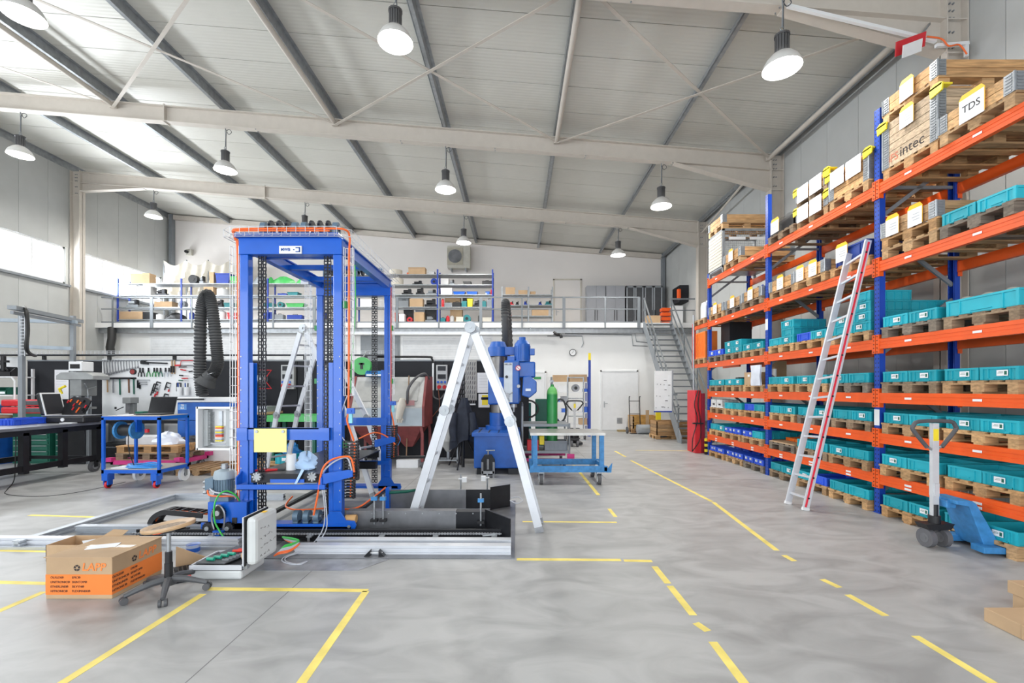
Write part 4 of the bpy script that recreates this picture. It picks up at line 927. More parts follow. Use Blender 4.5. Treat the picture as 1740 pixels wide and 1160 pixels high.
MB().box(xb, 6.38, .012, wx(833, 6.4), 6.40, .30).obj('dark_plate', steel_dk, tr2)
MB().prism([(wx(833, 6.4), 6.40), (wx(867, 6.65), 6.6), (wx(867, 6.65), 6.62), (wx(833, 6.4), 6.42)], 'z', .012, .33).obj('flared_plate', steel_dk, tr2)
MB().box(xa, 6.36, .0105, wx(833, 6.4), 6.38, .04).obj('foot_strip', steel_lt, tr2)
MB().tube([W(659, 837, 6.33), W(690, 835, 6.33), W(706, 832, 6.33)], .02, 5).obj('cable_guard', green_dk, tr2); 
MB().box(wx(655, 6.3), 6.30, .012, wx(661, 6.3), 6.42, .34).box(wx(622, 6.2), 6.2, .011, wx(675, 6.2), 6.3, .03).obj('end_bracket', blue, tr2)
MB().tube([W(868, 846, 6.5), W(880, 844, 6.5), W(888, 850, 6.3), W(878, 855, 6.2), W(867, 850, 6.3)], .008, sub=5).obj('cable', grey_cab, tr2)
for px, y, py0, py1, lb, hd in ((636, 5.36, 890, 842, 'left', 1), (651, 5.36, 890, 840, 'second', 1), (817, 5.36, 893, 838, 'right', 1), (783, 6.7, 830, 806, 'far left', 0), (828, 6.7, 828, 804, 'far right', 0)):
    x = wx(px, y); t = thing('sensor_stand', '%s thin rod sensor stand on the steel guide channels' % lb, 'sensor', (x, y, wz(py0, y)))
    MB().cyl((0,0,0), (0,0,wz(py1, y)-wz(py0, y)), .011).obj('rod', galv, t, local=True)
    if hd:
        MB().box(-.035, -.02, .28-.0, .035, .02, .32).obj('clamp', blue_lt, t, local=True); MB().box(-.04, -.03, .03, .04, .03, .06).obj('base_clamp', black, t, local=True)
    else:
        s_ = 1 if px == 783 else -1; MB().box(.02*s_-.0, -.03, .1, .09*s_, .03, .17).box(-.03, -.015, .14, .03, .015, .155).obj('sensor_head', white, t, local=True)
        MB().box(-.01, -.02, -wz(py0, y)+.0, .01, .0, .0).obj('foot', galv, t, local=True)
# horizontal drag chain left of the machine
dc = thing('drag_chain', 'black energy chain looping over the floor left of the machine', 'energy chain', (-3.9, 5.55, 0))
path = [(-4.1, .12), (-3.7, .12)]; m = MB()
pl = [Vector((wx(352, 5.55), 5.55, wz(873, 5.55))), Vector((wx(300, 5.55), 5.55, wz(868, 5.55))), Vector((wx(284, 5.55), 5.55, wz(868, 5.55))), Vector((wx(270, 5.55), 5.55, wz(876, 5.55))), Vector((wx(264, 5.55), 5.55, wz(888, 5.55))), Vector((wx(272, 5.55), 5.55, .05)), Vector((wx(300, 5.55), 5.55, .045)), Vector((wx(360, 5.55), 5.55, .045))]
pl = smooth(pl, 8)
for i in range(len(pl)-1):
    for dy in (-.08, .08): m.bar(pl[i]+Vector((0, dy, 0)), pl[i+1]+Vector((0, dy, 0)), .02, .06, up=(0, 0, 1) if abs((pl[i+1]-pl[i]).normalized().z) < .9 else (1, 0, 0))
    if i % 2 == 0: m.bar(pl[i]+Vector((0, -.08, .025)), pl[i]+Vector((0, .08, .025)), .02, .01)
m.obj('chain_links', black, dc)
MB().tube(pl[:40], .012).obj('cable', orange_cab, dc)
# loose cable bundle in front
t = thing('cable_bundle', 'bundle of orange, grey and green cables on front aluminium profile', 'cable', G(490, 940))
for k in range(6):
    o = k*.012; y0 = 4.78-o
    MB().tube([W(480+k, 912+k, 5.0), W(496+k, 914+k*2, 4.9), (wx(508+k, 4.78), 4.78-o, .12-o*.3), (wx(500, 4.7), 4.66-o, .13-o), (wx(487-k, 4.66), 4.62-o, .12-o), (wx(476-k, 4.62), 4.62-o, .07-o*.5)], .008, sub=5).obj('cable', (green_cab, green_cab, grey_cab, grey_cab, orange_cab, orange_cab)[k], t)
for k in range(2): MB().tube([W(515+8*k, 935, 4.75), (wx(485+4*k, 4.6), 4.6, .02), (wx(480+6*k, 4.5), 4.5, .008), (wx(500+8*k, 4.42), 4.42, .008), (wx(522, 4.5), 4.5, .008)], .006, sub=6).obj('cable', grey_cab, t)
# ---------------- articulated ladders ----------------
def aladder(lbl, tops, lj, lf, rj, rf, wdir, width, m_=alu_w, nr=3):
    t = thing('folding_ladder', lbl, 'ladder', ((lf[0]+rf[0])/2, (lf[1]+rf[1])/2, 0)); wv = Vector(wdir).normalized()*width
    T = Vector(tops)
    for s_, (j, f_) in ((-1, (lj, lf)), (1, (rj, rf))):
        j = Vector(j); f_ = Vector(f_); tp = T+Vector((.05*s_, 0, -.08))*1
        n = (T-Vector(lf)).cross(Vector(rf)-Vector(lf)); ax = wv.normalized()
        for k in (0, 1):
            o = wv*k
            MB().bar(tp+o, j+o, .03, .095, up=ax.cross((j-tp).normalized())).obj('upper_rail', m_, t)
            MB().bar(j+o, f_+o, .03, .095, up=ax.cross((f_-j).normalized())).obj('lower_rail', m_, t)
            MB().cyl(j+o-ax*.024, j+o+ax*.024, .062, n=20).cyl(j+o-ax*.034, j+o+ax*.034, .02, n=12).obj('hinge', galv, t)
            d_ = (f_-j).normalized(); MB().bar(f_+o-d_*.07, f_+o, .036, .104, up=ax.cross(d_)).obj('foot', steel_lt, t)
            if s_ == 1: MB().cyl(T+o-ax*.024, T+o+ax*.024, .07, n=20).cyl(T+o-ax*.034, T+o+ax*.034, .02, n=12).obj('top_hinge', galv, t)
        for a, b_ in ((tp, j), (j, f_)):
            for k in range(nr+1):
                if (k == 0 and a is j): continue
                c_ = a.lerp(b_, (k+.55)/(nr+1)); MB().bar(c_, c_+wv, .03, .03).obj('rung', alu, t)
    return t
aladder('white aluminium folding ladder standing open right of the machine', (-.56, 5.5, 2.46), (wx(755, 5.5), 5.5, wz(697, 5.5)), (-1.33, 5.6, .012), (wx(866, 5.45), 5.45, wz(716, 5.45)), (.275, 5.43, .0), (.05, 1, 0), .36)
aladder('worn aluminium folding ladder standing behind and through the blue machine', (-3.64, 7.75, 2.75), (wx(470, 8.1), 8.1, wz(705, 8.1)), (-4.72, 8.5, .0), (wx(592, 7.55), 7.55, wz(712, 7.55)), (-2.27, 7.2, .0), (.38, .92, 0), .45)
# ---------------- printed carton ----------------
bx0, bx1, by0, by1, bh = -3.84, -3.30, 3.71, 4.23, .335
cx_, cy_ = (bx0+bx1)/2, (by0+by1)/2
t = thing('cardboard_carton', 'closed cardboard carton with orange printed band beside the stool', 'carton', (cx_, cy_, 0))
MB().box(bx0, by0, 0, bx1, by1, bh).obj('box_body', card, t, bev=.004)
MB().box(bx0-.012, by0-.008, bh, bx1+.004, cy_-.003, bh+.006).obj('flap', card, t); MB().box(bx0-.008, cy_+.003, bh, bx1+.004, by1+.008, bh+.006).obj('flap', card, t)
MB().box(bx0-.001, by0-.0015, .035, bx1+.001, by0+.0, .20).obj('printed_band', card_o, t, label='orange printed band with dark product lines')
MB().box(bx1, by0-.001, .035, bx1+.0015, by1, .20).obj('printed_band', card_o, t, label='orange printed band with dark product lines')
MB().box(bx0+.1, cy_-.03, bh+.006, bx1-.04, cy_+.03, bh+.0075).obj('packing_tape', mat('clear_tape', (.66, .56, .45), .25), t)
MB().prism([(bx0+.16, cy_-.1), (bx0+.36, cy_-.02), (bx0+.32, cy_+.08), (bx0+.12, cy_)], 'z', bh+.008, bh+.012).obj('delivery_pouch', paper, t)
for face in (0, 1):
    def put(body, n, u, z, size, mt, shear=0, bold=0, al='LEFT'):
        if face == 0: text(body, n, size, mt, t, (bx0+u-cx_, by0-.003-cy_, z), (PI/2, 0, 0), shear, bold, 1, al)
        else: text(body, n, size, mt, t, (bx1+.003-cx_, by0+u-.04-cy_, z), (PI/2, 0, PI/2), shear, bold, 1, al)
    put('LAPP', 'lettering', .295, .258, .088, ink_o, .15, .0016)
    c_ = Vector((bx0+.255, by0-.003, .253)) if face == 0 else Vector((bx1+.003, by0+.215, .253))
    m = MB()
    for k in range(5):
        a0 = k*2*PI/5+PI/2-.5; a1 = a0+1.0; mid = (a0+a1)/2
        pts = [(.026*math.cos(a0), .026*math.sin(a0)), (.026*math.cos(mid), .026*math.sin(mid)), (.026*math.cos(a1), .026*math.sin(a1)), (.011*math.cos(mid+.4), .011*math.sin(mid+.4)), (.011*math.cos(mid-.4), .011*math.sin(mid-.4))]
        if face == 0: m.prism([(c_.x+p[0], c_.z+p[1]) for p in pts], 'y', c_.y, c_.y+.001)
        else: m.prism([(c_.y+p[0], c_.z+p[1]) for p in pts], 'x', c_.x-.001, c_.x)
    m.obj('emblem', ink, t)
    for k, s_ in enumerate(('ÖLFLEX®', 'UNITRONIC®', 'ETHERLINE®', 'HITRONIC®')): put(s_, 'lettering', .04, .175-k*.037, .0255, ink, 0, 0)
    for k, s_ in enumerate(('EPIC®', 'SKINTOP®', 'SILVYN®', 'FLEXIMARK®')): put(s_, 'lettering', .215, .175-k*.037, .0255, ink, 0, 0)
# open smaller carton behind
t = thing('open_carton', 'small open cardboard box with flaps behind the printed carton', 'carton', (-4.25, 4.55, 0))
y0 = 4.52; x0, x1 = -4.68, -4.0
MB().box(x0, y0, 0, x1, y0+.006, .16).box(x0, y0+.3, 0, x1, y0+.306, .16).box(x0, y0, 0, x0+.006, y0+.3, .16).box(x1-.006, y0, 0, x1, y0+.3, .16).box(x0, y0, 0, x1, y0+.3, .006).obj('box_body', card, t)
MB().add([(x0+.3, y0+.306, .16), (x0+.5, y0+.306, .16), (x0+.52, y0+.36, .20), (x0+.36, y0+.36, .21), (x0+.3, y0+.3, .16), (x0+.5, y0+.3, .16), (x0+.52, y0+.354, .20), (x0+.36, y0+.354, .21)], MB.BF).obj('flap', card, t)
MB().add([(x1-.3, y0, .16), (x1, y0, .16), (x1, y0-.02, .25), (x1-.3, y0-.02, .21), (x1-.3, y0+.006, .16), (x1, y0+.006, .16), (x1, y0-.014, .25), (x1-.3, y0-.014, .21)], MB.BF).obj('flap', paper, t, label='white printed flap')
# dark cardboard flap leaning right of carton
t = MB().add([(-3.27, 4.36, .0), (-2.98, 4.5, 0), (-3.0, 4.52, .01), (-3.28, 4.38, .19), (-3.28, 4.38, 0), (-2.99, 4.52, 0), (-3.01, 4.54, .01), (-3.29, 4.4, .19)], MB.BF).obj('cardboard_flap', card, label='loose brown cardboard piece between carton and stool post', cat='cardboard')
# ---------------- stool ----------------
st = thing('swivel_stool', 'wooden seat swivel stool with grey five-star base', 'stool', (-2.93, 3.83, 0))
tilt = Matrix.Rotation(R(7), 3, 'Y') @ Matrix.Rotation(R(-4), 3, 'X'); tilt = Matrix.Rotation(R(-7), 3, 'Y')
MB().lathe((0,0,.565), [(0, -.012), (.1, -.010), (.145, -.002), (.172, .012), (.187, .010), (.19, -.006), (.182, -.020), (.1, -.03), (0, -.032)], 40, tilt).obj('seat', plywood, st, local=True)
MB().lathe((0,0,.567), [(0, -.0115), (.07, -.010), (.125, -.008)], 32, tilt).obj('worn_patch', mat('worn_wood', (.28, .2, .13), .6, var=.6, scale=40), st, local=True)
MB().cyl((0,0,.34), (0,0,.52), .016, n=16).obj('gas_spring', galv, st, local=True)
MB().cyl((0,0,.10), (0,0,.25), .030, n=18).cyl((0,0,.25), (0,0,.345), .026, n=18).obj('column_sleeve', black, st, local=True)
MB().cb((0,0,.522), (.2, .12, .02), tilt).cb((.1, 0, .53), (.14, .03, .012), tilt).cb((-.13, 0, .515), (.16, .03, .014), tilt).obj('seat_bracket', black, st, local=True)
MB().cb((-.03, -.075, .527), (.06, .04, .02), tilt).obj('lever', mat('red_orange_plastic', (.9, .12, .03), .5), st, local=True)
MB().cyl((0,0,.07), (0,0,.135), .055, .042, n=18).obj('hub', dark_pl, st, local=True)
for k in range(5):
    a = R(-60+72*k); d = Vector((math.cos(a), math.sin(a), 0)); e = d*.29
    MB().tube([d*.03+Vector((0,0,.115)), d*.12+Vector((0,0,.108)), d*.21+Vector((0,0,.085)), e+Vector((0,0,.06))], [.030, .027, .022, .018], 8, sub=0).obj('leg', dark_pl, st, local=True)
    s_ = Vector((-d.y, d.x, 0)); ca = MB()
    for q in (-1, 1): ca.cyl(e+s_*q*.010+Vector((0,0,.0285)), e+s_*q*.028+Vector((0,0,.0285)), .0285, n=16)
    w_ = ca.obj('caster', dark_pl, st, local=True); MB().cyl(e-s_*.0285+Vector((0,0,.0285)), e-s_*.030+Vector((0,0,.0285)), .028, n=16).obj('caster_rim', rubber, w_, local=True); MB().cyl(e+s_*.0285+Vector((0,0,.0285)), e+s_*.030+Vector((0,0,.0285)), .028, n=16).obj('caster_rim', rubber, w_, local=True)
    MB().cyl(e+Vector((0,0,.0)), e+Vector((0,0,.07)), .010).obj('caster_stem', black, w_, local=True) if False else None
# ---------------- open tool case ----------------
tc_ = thing('tool_case', 'open grey tool case with upright lid beside the stool', 'tool case', (-2.7, 4.27, 0))
x0, x1, y0, y1 = -2.93, -2.47, 4.08, 4.46
case_m = mat('case_grey', (.62, .64, .64), .45, var=.04)
MB().box(x0, y0, .0, x1, y1, .085).obj('base_shell', case_m, tc_, bev=.02)
m = MB()
for a in ((x0-.006, y0-.006, x1+.006, y0+.012), (x0-.006, y1-.012, x1+.006, y1+.006), (x0-.006, y0, x0+.012, y1), (x1-.012, y0, x1+.006, y1)): m.box(a[0], a[1], .09, a[2], a[3], .13)
m.obj('rim', alu_w, tc_)
MB().box(x0-.004, y0-.004, .084, x1+.004, y1+.004, .091).obj('seal', black, tc_)
MB().box(x0+.01, y0+.012, .085, x1-.01, y1-.012, .115).obj('tool_insert', black_m, tc_)
MB().prism([(x0+.03, y0+.03), (x0+.30, y0+.02), (x0+.40, y1-.02), (x0+.13, y1+.08)], 'z', .135, .145).obj('tool_panel', dark_pl, tc_)
for k in range(4): MB().tube([(x0+.10+.035*k, y0+.08+.045*k, .16), (x0+.17+.035*k, y0+.07+.045*k, .16)], .015, 8).obj('screwdriver_handle', mat('teal_green', (.01, .33, .22), .4), tc_)
for k in range(4): MB().tube([(x0+.22+.035*k, y0+.26+.03*k, .165), (x0+.30+.03*k, y0+.28+.03*k, .165)], .015, 8).obj('screwdriver_handle', mat('signal_red', (.75, .04, .02), .4), tc_)
for k in range(7): MB().box(x0+.24+.012*k, y0+.07+.032*k, .147, x0+.30+.012*k, y0+.08+.032*k, .157).obj('wrench', galv, tc_)
lid_rot = 0
MB().box(x1+.035, y0+.0, .125, x1+.13, y1, .555).obj('lid_shell', case_m, tc_, bev=.035)
MB().box(x1+.022, y0-.003, .12, x1+.034, y1+.003, .56).obj('seal', black, tc_, bev=.004); MB().box(x1+.008, y0-.003, .12, x1+.022, y1+.003, .56).obj('rim', alu_w, tc_, bev=.004)
MB().box(x1+.0, y0+.02, .09, x1+.04, y0+.06, .14).box(x1+.0, y1-.06, .09, x1+.04, y1-.02, .14).obj('hinge', galv, tc_)
MB().tube([(x1-.02, y0+.08, .13), (x1-.05, y0+.09, .2), (x1+.01, y0+.1, .22)], .008, sub=4).obj('lid_stay', card, tc_)
hw = MB()
for k in range(4):
    for q in range(3+k % 3):
        ya, za = y0+.06+q*.055+random.uniform(0, .02), .43-k*.08+random.uniform(-.01, .01)
        hw.tube([(x1+.1312, ya+.009*i_, za+random.uniform(-.012, .012)) for i_ in range(5)], .0012, 4)
hw.obj('handwriting', ink, tc_, kind='stuff')
MB().box(x1+.07, y1-.2, .5555, x1+.11, y1-.14, .557).obj('sticker', paper_y, tc_)
# loose tools beside the case
t = thing('tool_roll', 'black folded tool tray with pliers beside the open case', 'tool tray', (-3.05, 4.2, 0), R(35))
MB().box(-.16, -.2, 0, .14, .24, .012).obj('mat', black_m, t, local=True)
for k in range(8): MB().tube([(-.14+.035*k, .18, .025), (-.13+.035*k, .04, .03), (-.12+.03*k, -.04, .02)], .008, 6).obj('pliers', steel_dk, t, local=True)
for k, c_ in enumerate((red, orange_cab, red, orange_cab, red)): MB().tube([(-.12+.05*k, -.08, .022), (-.05+.045*k, -.17-.01*(k % 2), .022)], .014, 7).obj('handle', c_, t, local=True)
t = thing('plastic_tub', 'small round tub with bright blue contents on the aluminium rail', 'tub', (wx(325, 4.72), 4.75, .0))
MB().lathe((0,0,0), [(0, .0), (.055, 0), (.063, .09), (.066, .095)], 24).obj('tub', mat('tub_clear', (.5, .58, .8), .3), t, local=True); MB().cyl((0,0,.02), (0,0,.075), .0605, n=24).obj('contents', blue, t, local=True)
# ---------------- workshop partition and tools ----------------
YP = 11.2
pw = MB().box(-12.05, YP+.03, 0, .3, YP+.1, 2.40).obj('wall_partition', black_m, kind='structure')
xs = [-12.05, -10.21, -7.82, -6.6, -5.4, -4.2, -3.0, -1.8, -.6, .3]
for i in range(9):
    if i != 1: MB().box(xs[i]+.005, YP, .02, xs[i+1]-.005, YP+.03, 2.40).obj('wall_panel', black_m, pw)
MB().box(xs[1]+.005, YP-.004, .02, xs[2]-.005, YP+.026, 2.46).obj('wall_panel', white, pw, label='white pegboard panel')
MB().box(-12.05, YP-.01, 2.40, .3, YP+.11, 2.43).obj('cap_rail', grey_st, pw)
t = thing('cable_basket', 'long wire cable basket running above the black partition', 'cable basket', (-5, YP-.1, 2.58))
m = MB()
for dy in (0, .06, .12): m.box(-12.9, YP-.1+dy, 2.56, -3.2, YP-.094+dy, 2.566)
for z in (2.60, 2.64): m.box(-12.9, YP-.1, z, -3.2, YP-.094, z+.006)
x = -12.9
while x < -3.2: m.box(x, YP-.1, 2.56, x+.006, YP-.094, 2.646).box(x, YP-.1, 2.56, x+.006, YP+.03, 2.566); x += .1
m.obj('wire_mesh', alu_w, t)
MB().box(-12.9, YP-.08, 2.52, -3.2, YP-.02, 2.56).obj('support_rail', steel_dk, t)
for x in (-11.6, -10.0, -8.4, -6.8, -5.2, -3.7): MB().box(x-.03, YP-.06, 2.43, x+.03, YP+.0, 2.52).obj('bracket', black, t)
def px2(px, Y=YP-.03): return wx(px, Y)
def pz2(py, Y=YP-.03): return wz(py, Y)
def zc(x, y): return x/4.143, 600+y/4.143      # crop coordinates of the pegboard close-up
YT = YP-.03
def tool(name, label, cat, px, py, group=None):
    return thing(name, label, cat, (px2(px), YT, pz2(py)), 0, group)
for k in range(13):
    zx = 728+k*20; L_ = (150-k*4.5-55)/4.143*YT/F
    px, py = zc(zx, 55); t = tool('combination_spanner', ('largest spanner, leftmost' if k == 0 else 'smallest spanner, rightmost' if k == 12 else '%s spanner from the left' % ['', 'second', 'third', 'fourth', 'fifth', 'sixth', 'middle (seventh)', 'eighth', 'ninth', 'tenth', 'eleventh', 'twelfth'][k])+' in the row at the top of the pegboard', 'spanner', px, py, 'spanners on the pegboard')
    s_ = 1-k*.045
    MB().bar((0, 0, 0), (.03*s_, 0, -L_), .028*s_, .008).obj('shank', steel, t, local=True)
    MB().cyl((0, -.006, 0), (0, .006, 0), .030*s_, n=10).obj('ring_end', steel, t, local=True); MB().prism([(.0*s_+.03*s_-.03*s_, -L_+.02), (.06*s_, -L_+.02), (.065*s_, -L_-.03), (.04*s_, -L_-.035), (.035*s_, -L_-.01), (.02*s_, -L_-.01), (.015*s_, -L_-.035), (-.008, -L_-.03)], 'y', -.006, .006).obj('jaw_end', steel, t, local=True)
for k, (zx, hw_, zy) in enumerate(((755, 28, 275), (795, 22, 278), (842, 32, 292), (905, 45, 278), (940, 18, 288))):
    px, py = zc(zx, 178); t = tool('hammer', '%s hammer in the hammer row on the pegboard' % ('leftmost', 'second', 'third', 'wide headed fourth', 'rightmost')[k], 'hammer', px, py, 'hammers on the pegboard')
    MB().box(-hw_*.0030, -.02, -.015, hw_*.0030, .02, .03).obj('head', steel_dk, t, local=True, bev=.004); MB().cyl((0,0,0), (.01, 0, -(zy-178)/4.143*YT/F), .016).obj('handle', (card, steel, green_dk, mat('brown_handle', (.18, .07, .03), .6), green_dk)[k], t, local=True)
for k, zx in enumerate((985, 1005, 1045, 1085, 1105, 1130, 1165, 1190)):
    px, py = zc(zx, 108); t = tool('pliers', '%s pliers in the pliers row on the pegboard' % ('leftmost', 'second', 'third', 'fourth', 'fifth', 'sixth', 'seventh', 'rightmost')[k], 'pliers', px, py, 'pliers on the pegboard')
    MB().bar((0, 0, .02), (0, 0, -.07), .03, .015).cyl((0, -.01, -.06), (0, .01, -.06), .02).obj('jaw', steel_dk, t, local=True)
    hm = (steel_dk, steel_dk, green, green, green, green_dk, alu, alu)[k]
    for s_ in (-1, 1): MB().tube([(0, 0, -.06), (s_*.035, 0, -.12), (s_*.045, 0, -.20)], .010).obj('handle', hm, t, local=True)
for k, (zx0, zy0, zx1, zy1) in enumerate(((1260, 97, 1395, 92), (1270, 114, 1370, 132), (1262, 155, 1330, 160), (1280, 177, 1390, 175), (1258, 190, 1330, 195), (1330, 130, 1390, 118))):
    p, q = zc(zx0, zy0), zc(zx1, zy1); t = tool('file', '%s file lying horizontally on the right of the pegboard' % ('topmost', 'second', 'third', 'fourth', 'lowest', 'short slanted')[k], 'file', *p, 'files on the pegboard')
    v = Vector(((q[0]-p[0])*YT/F, 0, -(q[1]-p[1])*YT/F)); MB().cyl((0,0,0), v*.4, .014).obj('handle', (black, red, black, red, green_dk, black)[k], t, local=True); MB().bar(v*.4, v, .006, .016).obj('blade', steel_lt, t, local=True)
px, py = zc(1240, 85); t = tool('hacksaw', 'red bow hacksaw at the top right of the pegboard', 'saw', px, py)
MB().tube([(0,0,0), (.1, 0, .0), (.12, 0, .11), (.5, 0, .12), (.54, 0, .0)], .010).obj('frame', red, t, local=True); MB().bar((.02,0,0), (.54,0,0), .004, .018).obj('blade', steel_dk, t, local=True); MB().box(-.02, -.015, -.02, .1, .015, .02).obj('handle', red, t, local=True)
px, py = zc(1000, 65); t = tool('pipe_wrench', 'long dark pipe wrench lying at the top of the pegboard', 'wrench', px, py)
MB().bar((0,0,0), (.62, 0, -.02), .02, .035).obj('handle', steel_dk, t, local=True); MB().prism([(-.03, -.04), (.15, -.05), (.16, .0), (.05, .01), (.12, .05), (-.01, .055), (-.04, .02)], 'y', -.015, .015).obj('jaw', steel_dk, t, local=True)
px, py = zc(937, 130); t = tool('rubber_disc', 'round black and red disc left of the pliers', 'disc', px, py); MB().cyl((0, -.02, 0), (0, .02, 0), .07, n=20).obj('rim', black, t, local=True); MB().cyl((0, -.025, 0), (0, -.02, 0), .055, n=20).obj('face', mat('dark_red', (.25, .02, .02), .5), t, local=True)
for k, zx in enumerate((1210, 1228)):
    px, py = zc(zx, 50); t = tool('wire_brush', '%s upright brush on the pegboard' % ('left', 'right')[k], 'brush', px, py, 'brushes'); MB().box(-.012, -.01, -.33, .012, .01, 0).obj('handle', card, t, local=True); MB().box(-.018, -.03, -.3, .018, -.01, -.14).obj('bristles', steel_dk, t, local=True)
for k, (zx, zy, L_, hgt) in enumerate(((1000, 185, 90, 60), (1010, 200, 60, 45), (1015, 215, 55, 35))):
    px, py = zc(zx, zy); u = YT/F/4.143; t = tool('steel_square', '%s steel square on the pegboard' % ('largest', 'middle', 'smallest')[k], 'square', px, py, 'squares'); MB().box(-35*u, -.005, -.025, (L_-35)*u, .005, 0).obj('blade', steel_lt, t, local=True); MB().box(-35*u, -.01, -hgt*u, -35*u+.03, .01, -.02).obj('stock', steel_dk, t, local=True)
for k, (zx, zy, an) in enumerate(((1105, 200, .35), (1085, 215, .3), (1175, 205, .3), (1160, 285, .3), (1245, 210, .02))):
    px, py = zc(zx, zy); t = tool('screw_clamp', '%s screw clamp on the pegboard' % ('upper left', 'lower left', 'middle', 'lowest', 'right upright')[k], 'clamp', px, py, 'screw clamps'); L_ = .30 if k < 2 else .2
    a = Vector((-math.sin(an)*L_, 0, -math.cos(an)*L_)); n_ = Vector((math.cos(an), 0, -math.sin(an)))*.1
    MB().bar((0,0,0), a, .012, .022).bar((0,0,0), n_, .015, .025).bar(a*.55, a*.55+n_, .015, .025).obj('frame', steel_dk, t, local=True); MB().cyl(n_+a*.15, n_+a*.75, .008).obj('spindle', galv, t, local=True); MB().cyl(n_+a*.75, n_+a*1.05, .016).obj('handle', red if k != 4 else black, t, local=True)
for k, (zx, c_) in enumerate(((1275, white), (1325, white), (1405, white))):
    px, py = zc(zx, 262); t = tool('tool_cup', '%s white cup holding handles on the pegboard' % ('left', 'middle', 'right')[k], 'cup', px, py+8, 'white cups'); MB().lathe((0, -.05, 0), [(0,0), (.05, 0), (.06, .2), (.055, .2), (.05, .01)], 14).obj('cup', c_, t, local=True)
    for q in (-.025, .02): MB().cyl((q, -.05, .02), (q*1.6, -.05, .30), .013).obj('handle', (ink_b, steel_dk)[q > 0], t, local=True)
# paper sheets on the partition
for px0, px1, py0, py1, lb in ((93, 117, 628, 678, 'long white sheet hanging on a wire by the pillar drill'), (123, 141, 613, 626, 'small white picture card above the pillar drill'), (811, 832, 633, 667, 'upper printed sheet behind the radial drill'), (813, 832, 669, 692, 'lower sheet with yellow patch behind the radial drill')):
    t = thing('notice_sheet', lb, 'paper', (px2((px0+px1)/2), YT, pz2(py1))); y = YT if px0 > 200 else YT-.0
    m = MB().box(px2(px0), y-.004, pz2(py1), px2(px1), y, pz2(py0)); s_ = m.obj('sheet', paper, t)
    l = MB()
    for k in range(5): l.box(px2(px0)+.04, y-.006, pz2(py0)-.08-k*.07, px2(px1)-.05, y-.004, pz2(py0)-.075-k*.07)
    if pz2(py0)-pz2(py1) > .4: l.obj('print', ink_g, t)
    if py0 == 669: MB().box(px2(819), y-.007, pz2(688), px2(829), y-.004, pz2(671)).obj('yellow_patch', yellow, t)
# sockets panels
for px0, px1, py0, py1, lb in ((742, 761, 620, 663, 'grey socket panel with three blue sockets on the black partition'), (480, 502, 620, 661, 'grey socket panel seen through the folding ladder')):
    x0, x1, z0, z1 = px2(px0), px2(px1), pz2(py1), pz2(py0); t = thing('socket_panel', lb, 'socket panel', ((x0+x1)/2, YT-.05, z0))
    MB().box(x0, YT-.08, z0, x1, YT+.03, z1).obj('housing', mat('socket_grey', (.42, .43, .44), .5), t, bev=.01)
    for q in (0, 1): MB().box(x0+.04, YT-.09, z1-.14-.2*q, x1-.04, YT-.08, z1-.03-.2*q).obj('fuse_window', steel_dk, t)
    for q in range(3): MB().cyl((x0+.05+.085*q, YT-.1, z1-.42), (x0+.05+.085*q, YT-.08, z1-.42), .03).obj('blue_socket', blue, t)
    for q in range(2): MB().cyl((x0+.08+.13*q, YT-.15, z0+.08), (x0+.08+.13*q, YT-.08, z0+.09), .045).obj('red_socket', red, t)
t = thing('conduit', 'white conduit and grey cable loop left of the socket panel', 'conduit', (px2(736), YT, pz2(678)))
MB().cyl((px2(736), YT, pz2(663)), (px2(736), YT, pz2(606)), .025).obj('pipe', white, t)
MB().tube([(px2(640), YP-.04, 2.5), (px2(725), YP-.04, 2.5), (px2(734), YP-.04, 2.46), (px2(736), YP-.03, 2.35)], .03, sub=4).obj('black_pipe', black, t)
MB().tube([(px2(736), YT, pz2(663)), (px2(738), YT-.05, pz2(674)), (px2(748), YT-.05, pz2(678)), (px2(756), YT-.03, pz2(668))], .022, sub=5).obj('loop', rubber, t)
MB().tube([(px2(746), YT-.1, pz2(660)), (px2(748), YT-.1, pz2(690)), (px2(742), YT-.1, pz2(700)), (px2(734), YT-.1, pz2(710))], .01, sub=4).obj('red_cable', mat('brown_cable', (.25, .09, .05), .5), t)
t = thing('hose_reel', 'small wall hose reel with a red bracket on the partition', 'hose reel', (px2(452), YT-.1, pz2(648)))
MB().tube([(px2(445), YT-.1, pz2(629)), (px2(465), YT-.1, pz2(629)), (px2(455), YT-.15, pz2(645)), (px2(465), YT-.1, pz2(660)), (px2(445), YT-.1, pz2(660))], .015).obj('bracket', red, t); MB().cyl((px2(440), YT-.1, pz2(644)), (px2(456), YT-.1, pz2(644)), .09, n=16).obj('drum', alu, t)
# drill bit board
t = thing('drill_bit_board', 'grey board densely hung with steel drill bits behind the ladder', 'tool board', (px2(797), YT-.01, pz2(685)))
x0, x1, z0, z1 = px2(775), px2(810), pz2(685), pz2(611)
MB().box(px2(790), YT-.01, pz2(680), x1, YT+.02, z1).obj('board', mat('board_beige', (.42, .41, .39), .6), t)
for r_ in range(9):
    for c_ in range(6 if r_ < 5 else 9):
        xx = x1-.04-c_*.055; zz = z1-.06-r_*.115; MB().bar((xx, YT-.02, zz), (xx-.015, YT-.03, zz-.085), .014, .014).obj('drill_bit', steel_lt if (r_+c_) % 2 else steel, t)
MB().box(px2(790), YT-.03, pz2(688), px2(808), YT, pz2(685.5)).obj('ledge', white, t)
